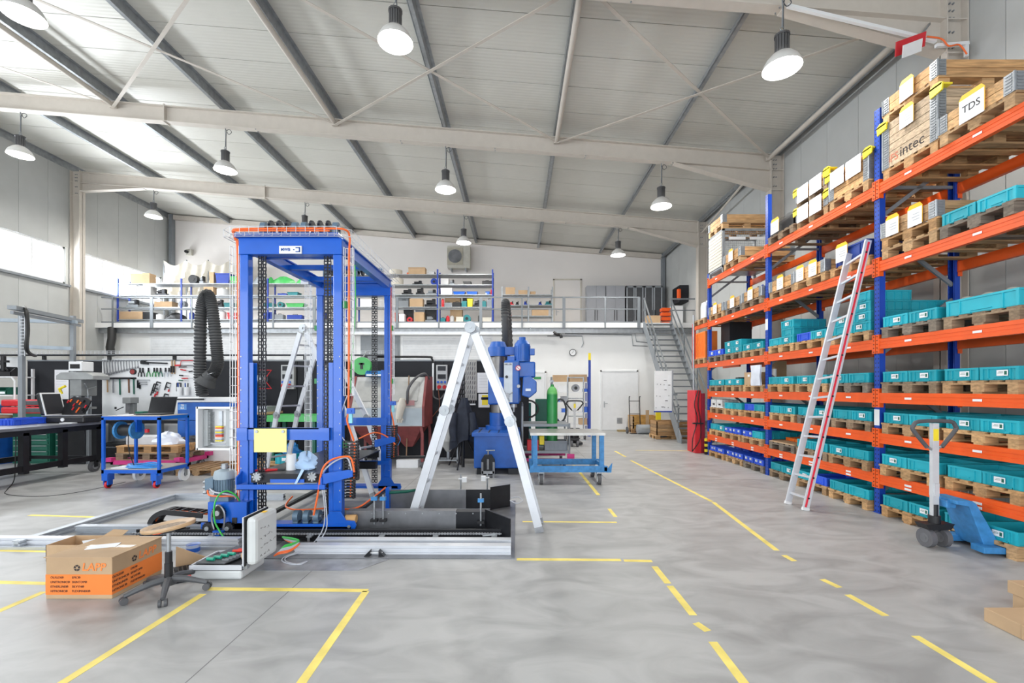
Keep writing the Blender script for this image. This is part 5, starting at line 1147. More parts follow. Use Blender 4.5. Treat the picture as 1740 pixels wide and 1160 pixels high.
# ---- filter unit with fume hose ----
t = thing('fume_filter_unit', 'blue and white fume filter cabinet below the black hose', 'filter unit', (-6.75, 10.2, 0))
x0, x1, y0, y1 = -7.42, -6.15, 9.95, 10.6
MB().box(x0, y0, .12, x1, y1, .66).obj('lower_body', white, t, bev=.01)
MB().box(x0, y0, .665, x1, y1, 1.02).obj('door', blue_mach, t, bev=.006); MB().box(x0, y0, 1.03, x1, y1, 1.42).obj('upper_door', blue_mach, t, bev=.006)
MB().box(x0, y0, 1.425, x1, y1, 1.53).obj('top_hood', white, t, bev=.015); MB().box(x0+.02, y0-.002, 1.26, x0+.2, y0-.001, 1.38).obj('logo_plate', mat('logo_blue', (.12, .3, .65), .5), t)
text('TE\nKA', 'lettering', .06, white, t, (x0+.11+6.75, y0-.004-10.2, 1.325), (PI/2, 0, 0), bold=.002)
for x in (x0+.15, x1-.15):
    for y in (y0+.12, y1-.12): MB().cyl((x-.02, y, .06), (x+.02, y, .06), .06, n=16).box(x-.025, y-.02, .06, x+.025, y+.02, .125).obj('caster', rubber, t)
MB().cyl((x0-.12, y0-.04, 1.49), (x0+.6, y0-.04, 1.49), .018).obj('push_bar', black, t)
t = thing('fume_hose', 'corrugated dark grey extraction hose looped high at left with nozzle', 'hose', W(345, 675, 10.1))
YH = 9.9
def hp(px, py): return W(px, py, YH)
hosep = smooth([hp(344, 672), hp(340, 640), hp(340, 600), hp(341, 550), hp(344, 515), hp(352, 500), hp(359, 515), hp(364, 550), hp(368, 590), hp(370, 615), hp(366, 628), hp(361, 636)], 17)
MB().tube(hosep, [.104+(.02 if k % 2 else 0) for k in range(len(hosep))], 12).obj('hose_tube', hose_m, t)
d_ = (hp(352, 648)-hp(361, 636)).normalized(); MB().cyl(hp(361, 635), hp(354, 642), .125, .15, n=16).cyl(hp(354, 642), hp(348, 652), .15, .21, n=16, caps=False).obj('nozzle', hose_m, t)
MB().tube([hp(361, 636)+Vector((.13*math.cos(a), .13*math.sin(a), .05*math.cos(a))) for a in [k*PI/6 for k in range(12)]], .008, closed=True).obj('hose_clamp', galv, t)
# ---- pink dolly with pallets ----
t = thing('pallet_dolly', 'magenta pallet dolly on white rimmed wheels under two pallets', 'dolly', (-7.35, 9.42, 0))
x0, x1, y0, y1 = -8.02, -6.68, 8.98, 9.86
MB().box(x0, y0, .22, x1, y0+.05, .30).box(x0, y1-.05, .22, x1, y1, .30).box(x0, y0, .22, x0+.05, y1, .30).box(x1-.05, y0, .22, x1, y1, .30).obj('frame', pink, t)
for x, y in ((x0, y0), (x1, y0), (x1, y1), (x0, y1)): MB().box(x-.05, y-.05, .28, x+.06, y+.06, .36).obj('corner_bracket', pink, t)
for x in (x0+.15, x1-.1):
    for y in (y0+.1, y1-.1): w_ = MB().cyl((x-.02, y, .11), (x+.02, y, .11), .11, n=20).obj('wheel', rubber, t); MB().cyl((x-.025, y, .11), (x+.025, y, .11), .075, n=16).obj('rim', white, w_); MB().box(x-.035, y-.03, .11, x-.027, y+.03, .22).box(x+.027, y-.03, .11, x+.035, y+.03, .22).obj('fork', galv, w_)
pallet((-7.35, 9.42, .30), 0, 'lower wooden pallet on the magenta dolly', 'pallets on the dolly', WOODS[3]); pallet((-7.33, 9.42, .445), .02, 'upper wooden pallet on the magenta dolly', 'pallets on the dolly', WOODS[0])
MB().box(-7.9, 9.2, .589, -7.3, 9.6, .75).obj('foam_box', mat('foam_box_white', (.55, .56, .58), .7), label='grey white box on the dolly pallets', cat='box')
def crumple(c_, sx, sy, sz, mt, lb, cat, nm='crumpled_bag', n1=14, n2=8):
    vs = []
    for a in range(n1):
        for b_ in range(n2):
            th = 2*PI*a/n1; ph = PI/2*b_/(n2-1); r = 1+.22*math.sin(3*th+b_*1.3)+random.uniform(-.1, .1)
            vs.append((c_[0]+sx*r*math.cos(th)*math.cos(ph), c_[1]+sy*r*math.sin(th)*math.cos(ph), c_[2]+sz*math.sin(ph)*(1+random.uniform(-.15, .15))))
    return MB().add(vs, [(a*n2+b_, ((a+1) % n1)*n2+b_, ((a+1) % n1)*n2+b_+1, a*n2+b_+1) for a in range(n1) for b_ in range(n2-1)], True).obj(nm, mt, label=lb, cat=cat)
crumple((-7.15, 9.35, .589), .3, .18, .24, mat('white_film', (.72, .76, .85), .35), 'crumpled white film on the pallets behind the blue cart', 'bag')
crumple((-6.95, 9.75, .589), .22, .12, .12, mat('dark_cloth', (.06, .06, .07), .9), 'dark crumpled cloth at the rear of dolly pallets', 'cloth', 'crumpled_cloth')
# ---- blue service cart ----
sc_ = thing('service_cart', 'two-level blue tube cart carrying a laptop', 'cart', (-6.65, 8.2, 0))
x0, x1, y0, y1 = -7.13, -6.17, 7.85, 8.52
for x in (x0, x1):
    for y in (y0, y1): MB().box(x-.02, y-.02, .22, x+.02, y+.02, 1.22).obj('post', blue, sc_)
for z in (.28, 1.20):
    MB().box(x0-.02, y0-.02, z-.02, x1+.02, y1+.02, z+.04).obj('shelf_frame', blue, sc_); MB().box(x0-.01, y0-.01, z+.04, x1+.01, y1+.01, z+.05).obj('shelf_board', mat('wood_board', (.38, .34, .30), .6), sc_)
for x in (x0+.06, x1-.06):
    w_ = MB().cyl((x-.018, y0+.02, .062), (x+.018, y0+.02, .062), .062, n=18).obj('caster', red, sc_, label='red rimmed swivel caster'); MB().cyl((x-.022, y0+.02, .062), (x+.022, y0+.02, .062), .045, n=14).obj('hub', steel_dk, w_); MB().box(x-.04, y0-.03, .06, x-.024, y0+.07, .16).box(x+.024, y0-.03, .06, x+.04, y0+.07, .16).box(x-.05, y0-.05, .14, x+.05, y0+.09, .26).obj('fork', blue, w_)
    w_ = MB().cyl((x-.025, y1, .125), (x+.025, y1, .125), .125, n=24).obj('rear_wheel', white, sc_); MB().cyl((x-.03, y1, .125), (x+.03, y1, .125), .04, n=14).obj('hub', galv, w_); MB().box(x-.045, y1-.03, .1, x-.035, y1+.03, .26).box(x+.035, y1-.03, .1, x+.045, y1+.03, .26).obj('fork', galv, w_)
lp = thing('laptop', 'open black laptop on the blue cart facing the camera', 'laptop', (-6.55, 8.22, 1.25))
MB().box(-.24, -.16, 0, .24, .16, .02).obj('base', black, lp, local=True, bev=.004); MB().bar((0, .16, .02), (0, .24, .32), .48, .01, up=(0, 1, 0)).obj('screen_lid', black, lp, local=True); MB().bar((0, .152, .035), (0, .228, .305), .45, .004, up=(0, 1, 0)).obj('screen', mat('screen_dark', (.01, .01, .012), .15), lp, local=True)
MB().box(-.2, -.1, .02, .2, .08, .022).obj('keyboard', dark_pl, lp, local=True)
MB().box(-6.98, 7.95, 1.25, -6.75, 8.2, 1.256).obj('papers', paper, label='white papers left of the laptop on cart', cat='paper')
cr = thing('cable_reel', 'blue drum of black cable hanging under the cart top', 'cable reel', (-6.82, 8.0, .86))
MB().cyl((-.13, 0, .13), (.13, 0, .13), .10, n=24).obj('wound_cable', black_cab, cr, local=True)
for x in (-.16, .12): MB().cyl((x, 0, .13), (x+.035, 0, .13), .155, n=28).obj('flange', blue_lt, cr, local=True)
MB().box(.155, -.05, .1, .18, .06, .34).obj('bracket', blue, cr, local=True)
MB().tube([(.08, -.1, .1), (.1, -.12, -.2), (.14, -.05, -.5)], .008, sub=5).obj('loose_cable', black_cab, cr, local=True)
cc = thing('cable_coil', 'coil of light blue cable on the lower shelf of cart', 'cable coil', (-6.6, 8.05, .33))
for k in range(9):
    r1, r2 = .30-.014*k, .17-.008*k; MB().tube([(r1*math.cos(a)+random.uniform(-.01, .01), r2*math.sin(a), .01+.012*(k % 5)+.01*math.sin(3*a+k)) for a in [i*PI/12 for i in range(24)]], .008, 5, closed=True).obj('cable_turn', mat('sky_blue_cable', (.05, .3, .75), .4) if k == 0 else bpy.data.materials['sky_blue_cable'], cc, local=True)
MB().box(-7.05, 7.9, .33, -6.75, 8.15, .34).obj('paper_stack', paper, label='white papers under the cable coil on cart', cat='paper')
MB().lathe((-6.5, 8.0, 1.25-.3), [(0,0), (.035,0), (.035,.06), (0,.06)], 14).obj('red_can', red, sc_)
# floor cable
MB().tube([G(213, 819), G(150, 833), G(90, 842), G(40, 843), G(10, 839), G(12, 832), W(24, 815, 8.3), W(26, 780, 8.3), W(27, 745, 8.3), W(24, 728, 8.4)], .008, 6, sub=6).obj('floor_cable', black_cab, label='thin black cable winding over the floor below the workbench', cat='cable')
# ---- long black steel bench ----
bt = thing('steel_workbench', 'long black steel workbench on casters at the left edge', 'workbench', (-9.5, 8.0, 0))
x0, x1, y0, y1, zt = -10.3, -8.7, 5.6, 9.6, 1.03
MB().box(x0, y0, zt-.05, x1, y1, zt).obj('table_top', steel, bt)
MB().box(x0+.03, y0+.03, zt-.15, x1-.03, y0+.09, zt-.05).box(x0+.03, y1-.09, zt-.15, x1-.03, y1-.03, zt-.05).box(x1-.09, y0, zt-.15, x1-.03, y1, zt-.05).box(x0+.03, y0, zt-.15, x0+.09, y1, zt-.05).obj('top_frame', steel_dk, bt)
for x in (x0+.06, x1-.08):
    for y in (y0+.1, 7.0, 8.1, 8.8, y1-.1): MB().box(x-.05, y-.05, .2, x+.05, y+.05, zt-.1).obj('leg', steel_dk, bt)
    MB().box(x-.04, y0+.05, .24, x+.04, y1-.05, .34).obj('lower_rail', steel_dk, bt)
    for y in (y0+.2, y1-.15): w_ = MB().cyl((x-.03, y, .11), (x+.03, y, .11), .11, n=20).obj('caster', rubber, bt); MB().cyl((x-.035, y, .11), (x+.035, y, .11), .06, n=12).obj('rim', steel_lt, w_); MB().box(x-.05, y-.04, .1, x-.04, y+.04, .23).box(x+.04, y-.04, .1, x+.05, y+.04, .23).obj('fork', steel_dk, w_)
for y in (y0+.1, y1-.1): MB().box(x0+.06, y-.03, .26, x1-.08, y+.03, .32).obj('lower_rail', steel_dk, bt)
# things on it
t = thing('parts_tray', 'bright blue plastic tray on the black workbench', 'tray', (-9.6, 8.85, 1.03)); inst('shell', crate_mesh(.36, .68, .12), t, (0,0,0), (0,0,0), BLU)
t = thing('tool_bag_case', 'open black tool case with upright tool panel on the workbench', 'tool case', (-9.08, 9.3, 1.03))
MB().box(-.42, -.2, 0, .42, .2, .14).obj('base_shell', black, t, local=True, bev=.03); MB().box(-.42, -.21, .14, .42, .21, .155).obj('rim', steel_lt, t, local=True)
MB().cb((-.46, 0, .38), (.1, .4, .46), Matrix.Rotation(R(-14), 3, 'Y')).obj('lid', black, t, local=True, bev=.03); MB().cb((-.40, 0, .38), (.012, .41, .47), Matrix.Rotation(R(-14), 3, 'Y')).obj('lid_rim', white, t, local=True); MB().cb((-.393, 0, .378), (.012, .36, .42), Matrix.Rotation(R(-14), 3, 'Y')).obj('lid_lining', black_m, t, local=True)
pn = MB().prism([(-.36, .14), (.12, .16), (.26, .44), (.18, .50), (-.1, .52), (-.26, .44)], 'y', .12, .15).obj('tool_panel', black, t, local=True)
for k, (x, z) in enumerate(((-.22, .40), (-.16, .42), (-.10, .33), (-.02, .40), (.03, .36), (.10, .40), (-.12, .25), (.0, .25), (.08, .24), (.14, .30), (-.04, .20), (.1, .2))): MB().cyl((x, .115, z), (x+.04, .105, z+.05), .014, n=8).obj('handle', (red, orange_cab, steel_dk)[k % 3 if k > 3 else k % 2], t, local=True)
MB().cyl((0, -.215, .07), (0, -.2, .07), .035).obj('latch', white, t, local=True)
MB().box(-9.05, 9.0, 1.032, -8.8, 9.2, 1.034+.01).obj('papers', paper, label='white sheet at the far end of the black workbench', cat='paper')
MB().box(-10.1, 8.35, 1.03, -9.85, 8.6, 1.12).obj('tin_box', steel_lt, label='grey tin box left of the blue tray on workbench', cat='box')
# drawer cabinets behind / under
def cabinet(x0, x1, y, z1, rows, mt, lb, front=.5):
    t = thing('drawer_cabinet', lb, 'cabinet', ((x0+x1)/2, y+.25, 0)); MB().box(x0, y+.02, 0, x1, y+front, z1).obj('body', mt, t)
    s_ = (z1-.1)/rows
    for k in range(rows):
        d = MB().box(x0+.03, y, .06+k*s_, x1-.03, y+.02, .05+(k+1)*s_-.015).obj('drawer', mt, t); MB().box(x0+.05, y-.015, .05+(k+1)*s_-.045, x1-.05, y, .05+(k+1)*s_-.028).obj('handle', galv, d)
cabinet(-11.6, -10.75, 10.45, 1.15, 8, green_dk, 'dark green drawer cabinet behind the black workbench'); cabinet(-10.72, -10.32, 10.55, 1.0, 7, green_dk, 'second green drawer cabinet nearer the pillar drill')
cabinet(-12.6, -11.75, 10.3, 1.05, 4, blue_mach, 'blue drawer cabinet at the left edge behind workbench')
MB().box(-12.7, 10.25, 1.05, -11.7, 10.85, 1.10).obj('wooden_worktop', card, label='wooden worktop on the blue drawer cabinet', cat='worktop')
for k in range(2):
    t = thing('red_case', '%s long red tool case on the green cabinet' % ('lower', 'upper')[k], 'case', (-11.35, 10.6, 1.15+.17*k)); MB().box(-.5, -.16, 0, .45-.0*k, .16, .15).obj('body', red, t, local=True, bev=.03); MB().box(0, -.165, .02, .5, .165, .13).obj('dark_end', dark_pl, t, local=True, bev=.02)
# left shelf unit with bins
t = thing('wall_shelf', 'white metal shelf with small bins at the left edge', 'shelf', (-12.4, 10.9, 1.15))
for z in (1.55, 1.98): MB().box(-13.2, 10.6, z, -11.75, 11.1, z+.03).obj('shelf_board', white, t)
for x in (-13.1, -11.8): MB().box(x, 11.05, 1.1, x+.04, 11.1, 2.2).obj('post', white, t)
MB().tube([(-11.8, 10.62, 2.0), (-11.72, 10.62, 1.9), (-11.72, 10.62, 1.15)], .02).obj('cable', white, t)
MB().box(-13.4, YP-.02, 2.1, -12.1, YP+.02, 2.5).obj('notice_board', white, label='white board above the shelf at the left edge', cat='board')
def openbin(x0, x1, y, z, h, mt, lb, name='storage_bin', cat='bin'):
    t = thing(name, lb, cat, ((x0+x1)/2, y+.15, z)); MB().box(x0, y, z, x1, y+.3, z+.01).box(x0, y, z, x1, y+.01, z+h*.55).box(x0, y+.29, z, x1, y+.3, z+h).prism([(y, z), (y+.3, z), (y+.3, z+h), (y+.1, z+h), (y, z+h*.55)], 'x', x0, x0+.008).prism([(y, z), (y+.3, z), (y+.3, z+h), (y+.1, z+h), (y, z+h*.55)], 'x', x1-.008, x1).obj('shell', mt, t); MB().box(x0+.03, y-.004, z+.02, x1-.03, y, z+h*.4).obj('label_card', paper, t) if cat != 'tray' else None
openbin(-12.75, -12.35, 10.65, 1.58, .18, blue_lt, 'sky blue bin on the left wall shelf'); openbin(-12.3, -11.95, 10.65, 1.58, .18, green_dk, 'green bin on the left wall shelf')
openbin(-12.35, -12.0, 10.5, 1.15, .2, blue_lt, 'light blue bin under the left wall shelf'); openbin(-12.75, -12.42, 10.5, 1.10, .28, blue, 'tall blue bin under the left wall shelf')
openbin(-12.5, -11.85, 10.65, 2.01, .2, black, 'black tray on top of the left wall shelf', 'black_tray', 'tray')
t = thing('bench_grinder', 'black tripod gadget on the white board at left edge', 'tool', (-12.3, 10.9, 2.4)); MB().cyl((0,0,-.25), (0,0,.1), .05).box(-.12, -.03, -.05, .12, .03, 0).bar((-.12, 0, -.05), (.12, 0, -.25), .03, .03).obj('body', black, t, local=True); MB().box(-.03, 0, -.2, .03, .3, -.15).obj('bracket', steel_dk, t, local=True)
# pillar drill and arbor press on a bench by the pegboard
b2 = thing('workbench', 'dark workbench below the white pegboard', 'workbench', (-8.8, 10.7, 0))
MB().box(-9.9, 10.35, .93, -7.5, 11.1, 1.0).obj('table_top', steel_dk, b2)
for x in (-9.8, -8.6, -7.6):
    for y in (10.42, 11.0): MB().box(x-.04, y-.04, 0, x+.04, y+.04, .93).obj('leg', grey_st, b2)
MB().box(-9.7, 10.5, .4, -8.7, 11.0, .45).obj('lower_shelf', steel_dk, b2)
MB().box(-9.6, 10.5, 0, -8.9, 10.95, .4-.0).obj('cable_drum_box', steel_dk, label='dark grey bin under the pegboard workbench', cat='bin', bev=.04)
pd = thing('pillar_drill', 'grey bench pillar drill left of the pegboard', 'drill', (-9.9, 10.5, .0)); pd.location = (-10.05, 10.55, .0)
gp = mat('machine_grey', (.24, .25, .25), .45)
MB().box(-.22, -.2, .0, .22, .12, .95).obj('stand', steel_dk, pd, local=True, bev=.01); MB().box(-.27, -.2, .95, .27, .2, 1.02).obj('base', gp, pd, local=True, bev=.01)
MB().cyl((0, .12, 1.0), (0, .12, 1.9), .06, n=16).obj('column', galv, pd, local=True); MB().box(-.2, -.2, 1.25, .2, .12, 1.30).obj('work_table', gp, pd, local=True)
MB().box(-.12, -.2, 1.55, .14, .2, 1.95).obj('head', gp, pd, local=True, bev=.02); MB().prism([(-.42, 1.93), (.42, 1.93), (.42, 2.02), (.25, 2.1), (-.3, 2.1), (-.42, 2.02)], 'y', -.22, .22).obj('belt_cover', mat('cover_grey', (.33, .34, .34), .5), pd, local=True, bev=.01)
MB().box(-.15, -.2, 2.12, .15, .1, 2.34).obj('control_box', white, pd, local=True, bev=.01); MB().box(-.11, -.205, 2.18, .11, -.2, 2.28).obj('display', black, pd, local=True)
MB().cyl((0, -.12, 1.45), (0, -.12, 1.6), .05, n=14).cyl((0, -.12, 1.38), (0, -.12, 1.45), .03, .045, n=12).obj('chuck', galv, pd, local=True)
for k in range(3): a = k*2*PI/3+.3; MB().cyl((.19, -.1, 1.72), (.24, -.1+.17*math.cos(a), 1.72+.17*math.sin(a)), .01).obj('lever', galv, pd, local=True)
MB().tube([(-.3, -.2, 1.6), (-.33, -.22, 1.72), (-.2, -.22, 1.78)], .03).obj('orange_guard', yellow, pd, local=True)
ap = thing('arbor_press', 'small dark vertical press in front of the pegboard', 'press', (-9.0, 10.6, 1.0))
MB().box(-.14, -.15, 0, .14, .15, .08).box(-.06, .02, .08, .06, .12, .42).box(-.09, -.12, .38, .1, .12, .52).obj('frame', gp, ap, local=True, bev=.01); MB().box(-.03, -.1, .16, .03, -.04, .38).obj('ram', steel, ap, local=True); MB().tube([(-.09, -.08, .3), (-.25, -.1, .22)], .01).cyl((-.26, -.1, .25), (-.26, -.1, .3), .02).obj('lever', black, ap, local=True)
mv = thing('bench_vise', 'dark green bench vise right of the small press', 'vise', (-8.45, 10.5, 1.0)); MB().box(-.25, -.08, .03, .3, .08, .12).box(-.28, -.1, .0, -.1, .1, .2).box(.1, -.1, .0, .2, .1, .2).obj('body', green_dk, mv, local=True, bev=.01); MB().cyl((.3, 0, .08), (.42, 0, .08), .015).obj('spindle', steel, mv, local=True)
# overhead steel frame by the left wall
jf = thing('gantry_frame', 'grey steel post and beam frame along the left wall', 'frame', (-10.6, 10, 0))
a_, b_ = W(20, 522, 9.0), W(136, 546, 11.3)
MB().bar(a_, b_, .14, .08).bar(a_+Vector((0,0,-.1)), b_+Vector((0,0,-.1)), .05, .06).obj('top_beam', grey_st, jf)
for px, Y in ((37, 9.5), (124, 11.05)): c_ = W(px, 535, Y); MB().box(c_.x-.045, Y-.035, 0, c_.x+.045, Y+.035, c_.z-.02).obj('post', grey_st, jf)
MB().bar(W(-30, 543, 10.5), W(130, 547, 10.9), .08, .08).bar(W(-30, 586, 10.5), W(122, 592, 10.9), .08, .08).obj('side_beam', mat('blue_grey_beam', (.36, .42, .48), .5), jf)
MB().tube([W(42, 522, 9.3), W(45, 530, 9.2), W(47, 560, 9.2), W(45, 590, 9.2), W(50, 600, 9.4), W(60, 604, 10)], .035, sub=4).obj('black_cable', black_cab, jf)
m = MB()
for k in range(14): m.bar(W(34, 530+k*5.5, 9.3), W(42, 530+k*5.5, 9.3), .01, .01)
m.bar(W(34, 528, 9.3), W(34, 605, 9.3), .01, .01).bar(W(42, 528, 9.3), W(42, 605, 9.3), .01, .01).obj('cable_ladder', alu_w, jf)
# ---------------- middle: blast cabinet, drill, carts ----------------
t = thing('blast_cabinet', 'worn grey blasting cabinet with dark red legs and hoppers', 'cabinet', (-2.8, 10.2, 0))
x0, x1 = -3.56, -2.04; rr = mat('dark_red_paint', (.23, .05, .05), .55, var=.25); gc = mat('worn_grey_paint', (.50, .50, .48), .6, var=.22, scale=5)
MB().prism([(9.8, .91), (9.8, 1.33), (10.15, 1.98), (10.75, 1.98), (10.75, .91)], 'x', x0, x1).obj('body', gc, t)
MB().prism([(9.8, .90), (9.795, 1.34), (10.14, 2.0), (10.76, 2.0), (10.76, .90)], 'x', x1, x1+.05).obj('end_frame', rr, t); MB().prism([(9.8, .90), (9.795, 1.34), (10.14, 2.0), (10.76, 2.0), (10.76, .90)], 'x', x0-.05, x0).obj('end_frame', rr, t)
for xx in (x0+.05, (x0+x1)/2+.05): MB().prism([(9.855, 1.45), (10.08, 1.88), (10.07, 1.885), (9.845, 1.455)], 'x', xx, xx+.6).obj('window', mat('dull_window', (.42, .42, .40), .25), t)
MB().box(x0, 9.79, .93, x1, 9.8, 1.30).obj('front_panel', mat('pale_blue_paint', (.42, .48, .52), .6, var=.1), t)
for xx in (x0, (x0+x1)/2):
    w_ = (x1-x0)/2
    MB().add([(xx, 9.8, .91), (xx+w_, 9.8, .91), (xx+w_, 10.75, .91), (xx, 10.75, .91), (xx+w_/2-.08, 10.2, .42), (xx+w_/2+.08, 10.2, .42), (xx+w_/2+.08, 10.35, .42), (xx+w_/2-.08, 10.35, .42)], [(0,1,5,4), (1,2,6,5), (2,3,7,6), (3,0,4,7), (4,5,6,7), (0,1,2,3)]).obj('hopper', rr, t)
for x in (x0, (x0+x1)/2, x1):
    for y in (9.83, 10.7):
        MB().prism([(x-.06 if x > x0 else x, .91), (x+.06 if x < x1 else x, .91), (x+.03, .75), (x+.03, .14), (x-.03, .14), (x-.03, .75)], 'y', y-.02, y+.02).obj('leg', rr, t)
        w_ = MB().cyl((x-.02, y, .07), (x+.02, y, .07), .07, n=16).obj('caster', rubber, t); MB().box(x-.04, y-.03, .08, x-.03, y+.03, .15).box(x+.03, y-.03, .08, x+.04, y+.03, .15).obj('fork', galv, w_)
MB().box(-2.55, 9.785, 1.36, -2.2, 9.80, 1.47).obj('control_plate', mat('dull_red_plate', (.4, .2, .2), .5), t)
MB().tube([(-2.35, 9.8, 1.4), (-2.33, 9.75, 1.7), (-2.2, 9.9, 1.95), (-2.05, 10.1, 2.05), (-1.98, 10.3, 1.95)], .03, sub=5).obj('hose', rubber, t)
gv = thing('work_glove', 'long beige rubber glove hanging on the front of blasting cabinet', 'glove', W(679, 718, 9.7))
MB().tube([(.06, 0, .52), (.05, 0, .4), (0, 0, .2), (-.02, 0, .08)], [.05, .09, .08, .07], 10).obj('cuff', drape, gv, local=True)
for k in range(4): MB().tube([(-.05+.03*k, 0, .1), (-.06+.035*k, 0, .0-.0*k)], .016, 6).obj('finger', drape, gv, local=True)
MB().tube([(.04, 0, .1), (.07, 0, .05)], .018, 6).obj('thumb', drape, gv, local=True)
br = thing('broom_handle', 'thin wooden stick leaning against the blasting cabinet', 'stick', G(690, 791)); br.location = (0,0,0)
MB().cyl(G(690, 791), W(695, 638, 9.77), .014).obj('stick', mat('stick_wood', (.28, .17, .1), .6), br)
o = bpy.data.objects['stick']; gl_ = G(690, 791); o.location = o.location-gl_; br.location = gl_
MB().box(-2.62, 9.9, 0, -2.15, 10.2, .17).obj('white_block', white, label='low white box on the floor under blasting cabinet', cat='box')
openbin(-3.3, -2.85, 9.9, 1.98, .14, blue_lt, 'turquoise bin on top of the blasting cabinet')
t = thing('cable_balancer', 'green round cable balancer hanging above the blasting cabinet', 'balancer', W(616, 633, 10.3))
MB().cyl((0, -.06, .15), (0, .06, .15), .2, n=28).obj('drum', mat('bright_green', (.06, .42, .1), .4), t, local=True); MB().box(-.03, -.07, .08, .03, -.06, .22).box(-.06, -.07, .18, .06, -.06, .22).obj('hub', black, t, local=True); MB().tube([(0, 0, .34), (0, .3, .5), (0, .9, .55)], .015).obj('bracket', galv, t, local=True)
# blasting pot
t = thing('blasting_pot', 'white funnel shaped blasting pot on a two-wheel stand', 'blasting pot', (-1.55, 10.3, 0))
MB().cyl((0,0,.55), (0,0,.95), .22, n=20).cyl((0,0,.3), (0,0,.55), .05, .22, n=20).obj('pot', gc, t, local=True); MB().cyl((0,0,.12), (0,0,.3), .04).obj('outlet', galv, t, local=True)
MB().bar((-.25, -.1, .12), (.25, -.1, .12), .03, .03).bar((.22, -.1, .05), (.22, -.1, 1.15), .03, .03).bar((-.22, -.1, .05), (-.22, -.1, 1.1), .03, .03).bar((-.25, .2, .12), (.25, .2, .12), .03, .03).bar((-.22, -.1, .12), (-.22, .2, .12), .03, .03).bar((.22, -.1, .12), (.22, .2, .12), .03, .03).obj('stand', galv, t, local=True)
for x in (-.27, .27): MB().cyl((x-.02, .05, .09), (x+.02, .05, .09), .09, n=16).obj('wheel', rubber, t, local=True)
# coat stand with jacket
t = thing('coat_stand', 'black coat stand on three splayed legs', 'coat stand', (-1.18, 10.0, 0))
MB().cyl((0,0,.0), (0,0,1.52), .035, n=12).obj('pole', black, t, local=True)
for a in (-100, -215, 20): MB().cyl((0,0,.75), (.42*math.cos(R(a)), .42*math.sin(R(a)), .0), .018).obj('leg', black, t, local=True)
m = MB(); n1, n2 = 20, 12; vs = []
for a in range(n1):
    for b_ in range(n2):
        th = 2*PI*a/n1; v = b_/(n2-1); r = (.06+.24*min(1, v*1.5))*(1+.16*math.sin(5*th+v*3)+.08*math.sin(9*th)); vs.append((-1.15+r*math.cos(th)*1.0, 9.98+r*math.sin(th)*.6, 1.52-v*(1.02+.12*math.sin(2*th+1))))
m.add(vs, [(a*n2+b_, ((a+1) % n1)*n2+b_, ((a+1) % n1)*n2+b_+1, a*n2+b_+1) for a in range(n1) for b_ in range(n2-1)], True)
ja = m.obj('work_jacket', cloth, label='dark navy work jacket draped over the coat stand', cat='jacket')
MB().tube([(-1.35, 9.85, 1.2), (-1.38, 9.8, .9), (-1.36, 9.78, .6)], [.07, .08, .07], 10, sub=3).obj('sleeve', cloth, ja); MB().tube([(-.97, 9.88, 1.2), (-.94, 9.84, .95), (-.95, 9.8, .72)], [.07, .08, .07], 10, sub=3).obj('sleeve', cloth, ja)
# ---- radial drill ----
rd = thing('radial_drill', 'big blue radial drilling machine on a T-slot box base', 'drilling machine', (-.42, 9.7, 0))
bx0_, bx1_, by0_, by1_ = -.88, .05, 9.1, 10.4
MB().box(bx0_+.02, by0_+.03, .12, bx1_-.02, by1_-.03, .80).obj('box_base', blue_mach, rd, bev=.02)
MB().box(bx0_-.02, by0_, .76, bx1_+.02, by1_, .84).obj('base_lip', blue_mach, rd, bev=.008)
for k in range(4): MB().box(bx0_+.1+.2*k, by0_+.02, .84, bx0_+.13+.2*k, by1_-.4, .845).obj('table_slot', steel_dk, rd)
for x in (bx0_+.08, bx1_-.22): MB().box(x, by0_+.02, 0, x+.2, by0_+.3, .12).obj('foot_block', steel_dk, rd); MB().box(x, by1_-.3, 0, x+.2, by1_-.05, .12).obj('foot_block', steel_dk, rd)
cx0, cy0 = wx(846, 9.9), 9.95
MB().cyl((cx0, cy0, .84), (cx0, cy0, .92), .27, n=24).cyl((cx0, cy0, .92), (cx0, cy0, 1.2), .185, n=28).obj('column_foot', blue_mach, rd)
MB().cyl((cx0, cy0, 1.2), (cx0, cy0, 2.45), .15, n=32).obj('column', mat('ground_steel', (.22, .21, .20), .38, .7, var=.1), rd)
MB().cyl((cx0, cy0, 2.42), (cx0, cy0, 2.62), .22, n=24).cyl((cx0, cy0, 2.62), (cx0, cy0, 2.74), .2, .15, n=24).box(cx0+.1, cy0-.15, 2.45, cx0+.4, cy0+.1, 2.62).obj('column_cap', blue_mach, rd)
MB().box(cx0-.2, cy0-.28, 1.38, cx0+.18, cy0+.22, 1.96).obj('column_clamp', blue_mach, rd, bev=.03)
MB().box(cx0+.1, cy0-.3, 1.45, cx0+.5, cy0+.1, 1.9).obj('arm', blue_mach, rd, bev=.02)
hx0, hx1 = wx(857, 9.5), wx(883, 9.5)
MB().box(hx0, 9.4, wz(686, 9.4), hx1, 9.9, wz(612, 9.4)).obj('gear_head', blue_mach, rd, bev=.03)
MB().box(hx0-.005, 9.385, wz(683, 9.4), hx0+.17, 9.4, wz(616, 9.4)).obj('control_plate', mat('panel_steel', (.40, .43, .47), .4, .4), rd)
text('HELLER', 'lettering', .045, ink, rd, (hx0+.082+.42, 9.383-9.7, wz(619, 9.4)), (PI/2, 0, 0), bold=.001)
MB().box(wx(875, 9.4), 9.45, wz(641, 9.4), wx(910, 9.4), 9.9, wz(614, 9.4)).obj('feed_box', blue_mach, rd, bev=.03)
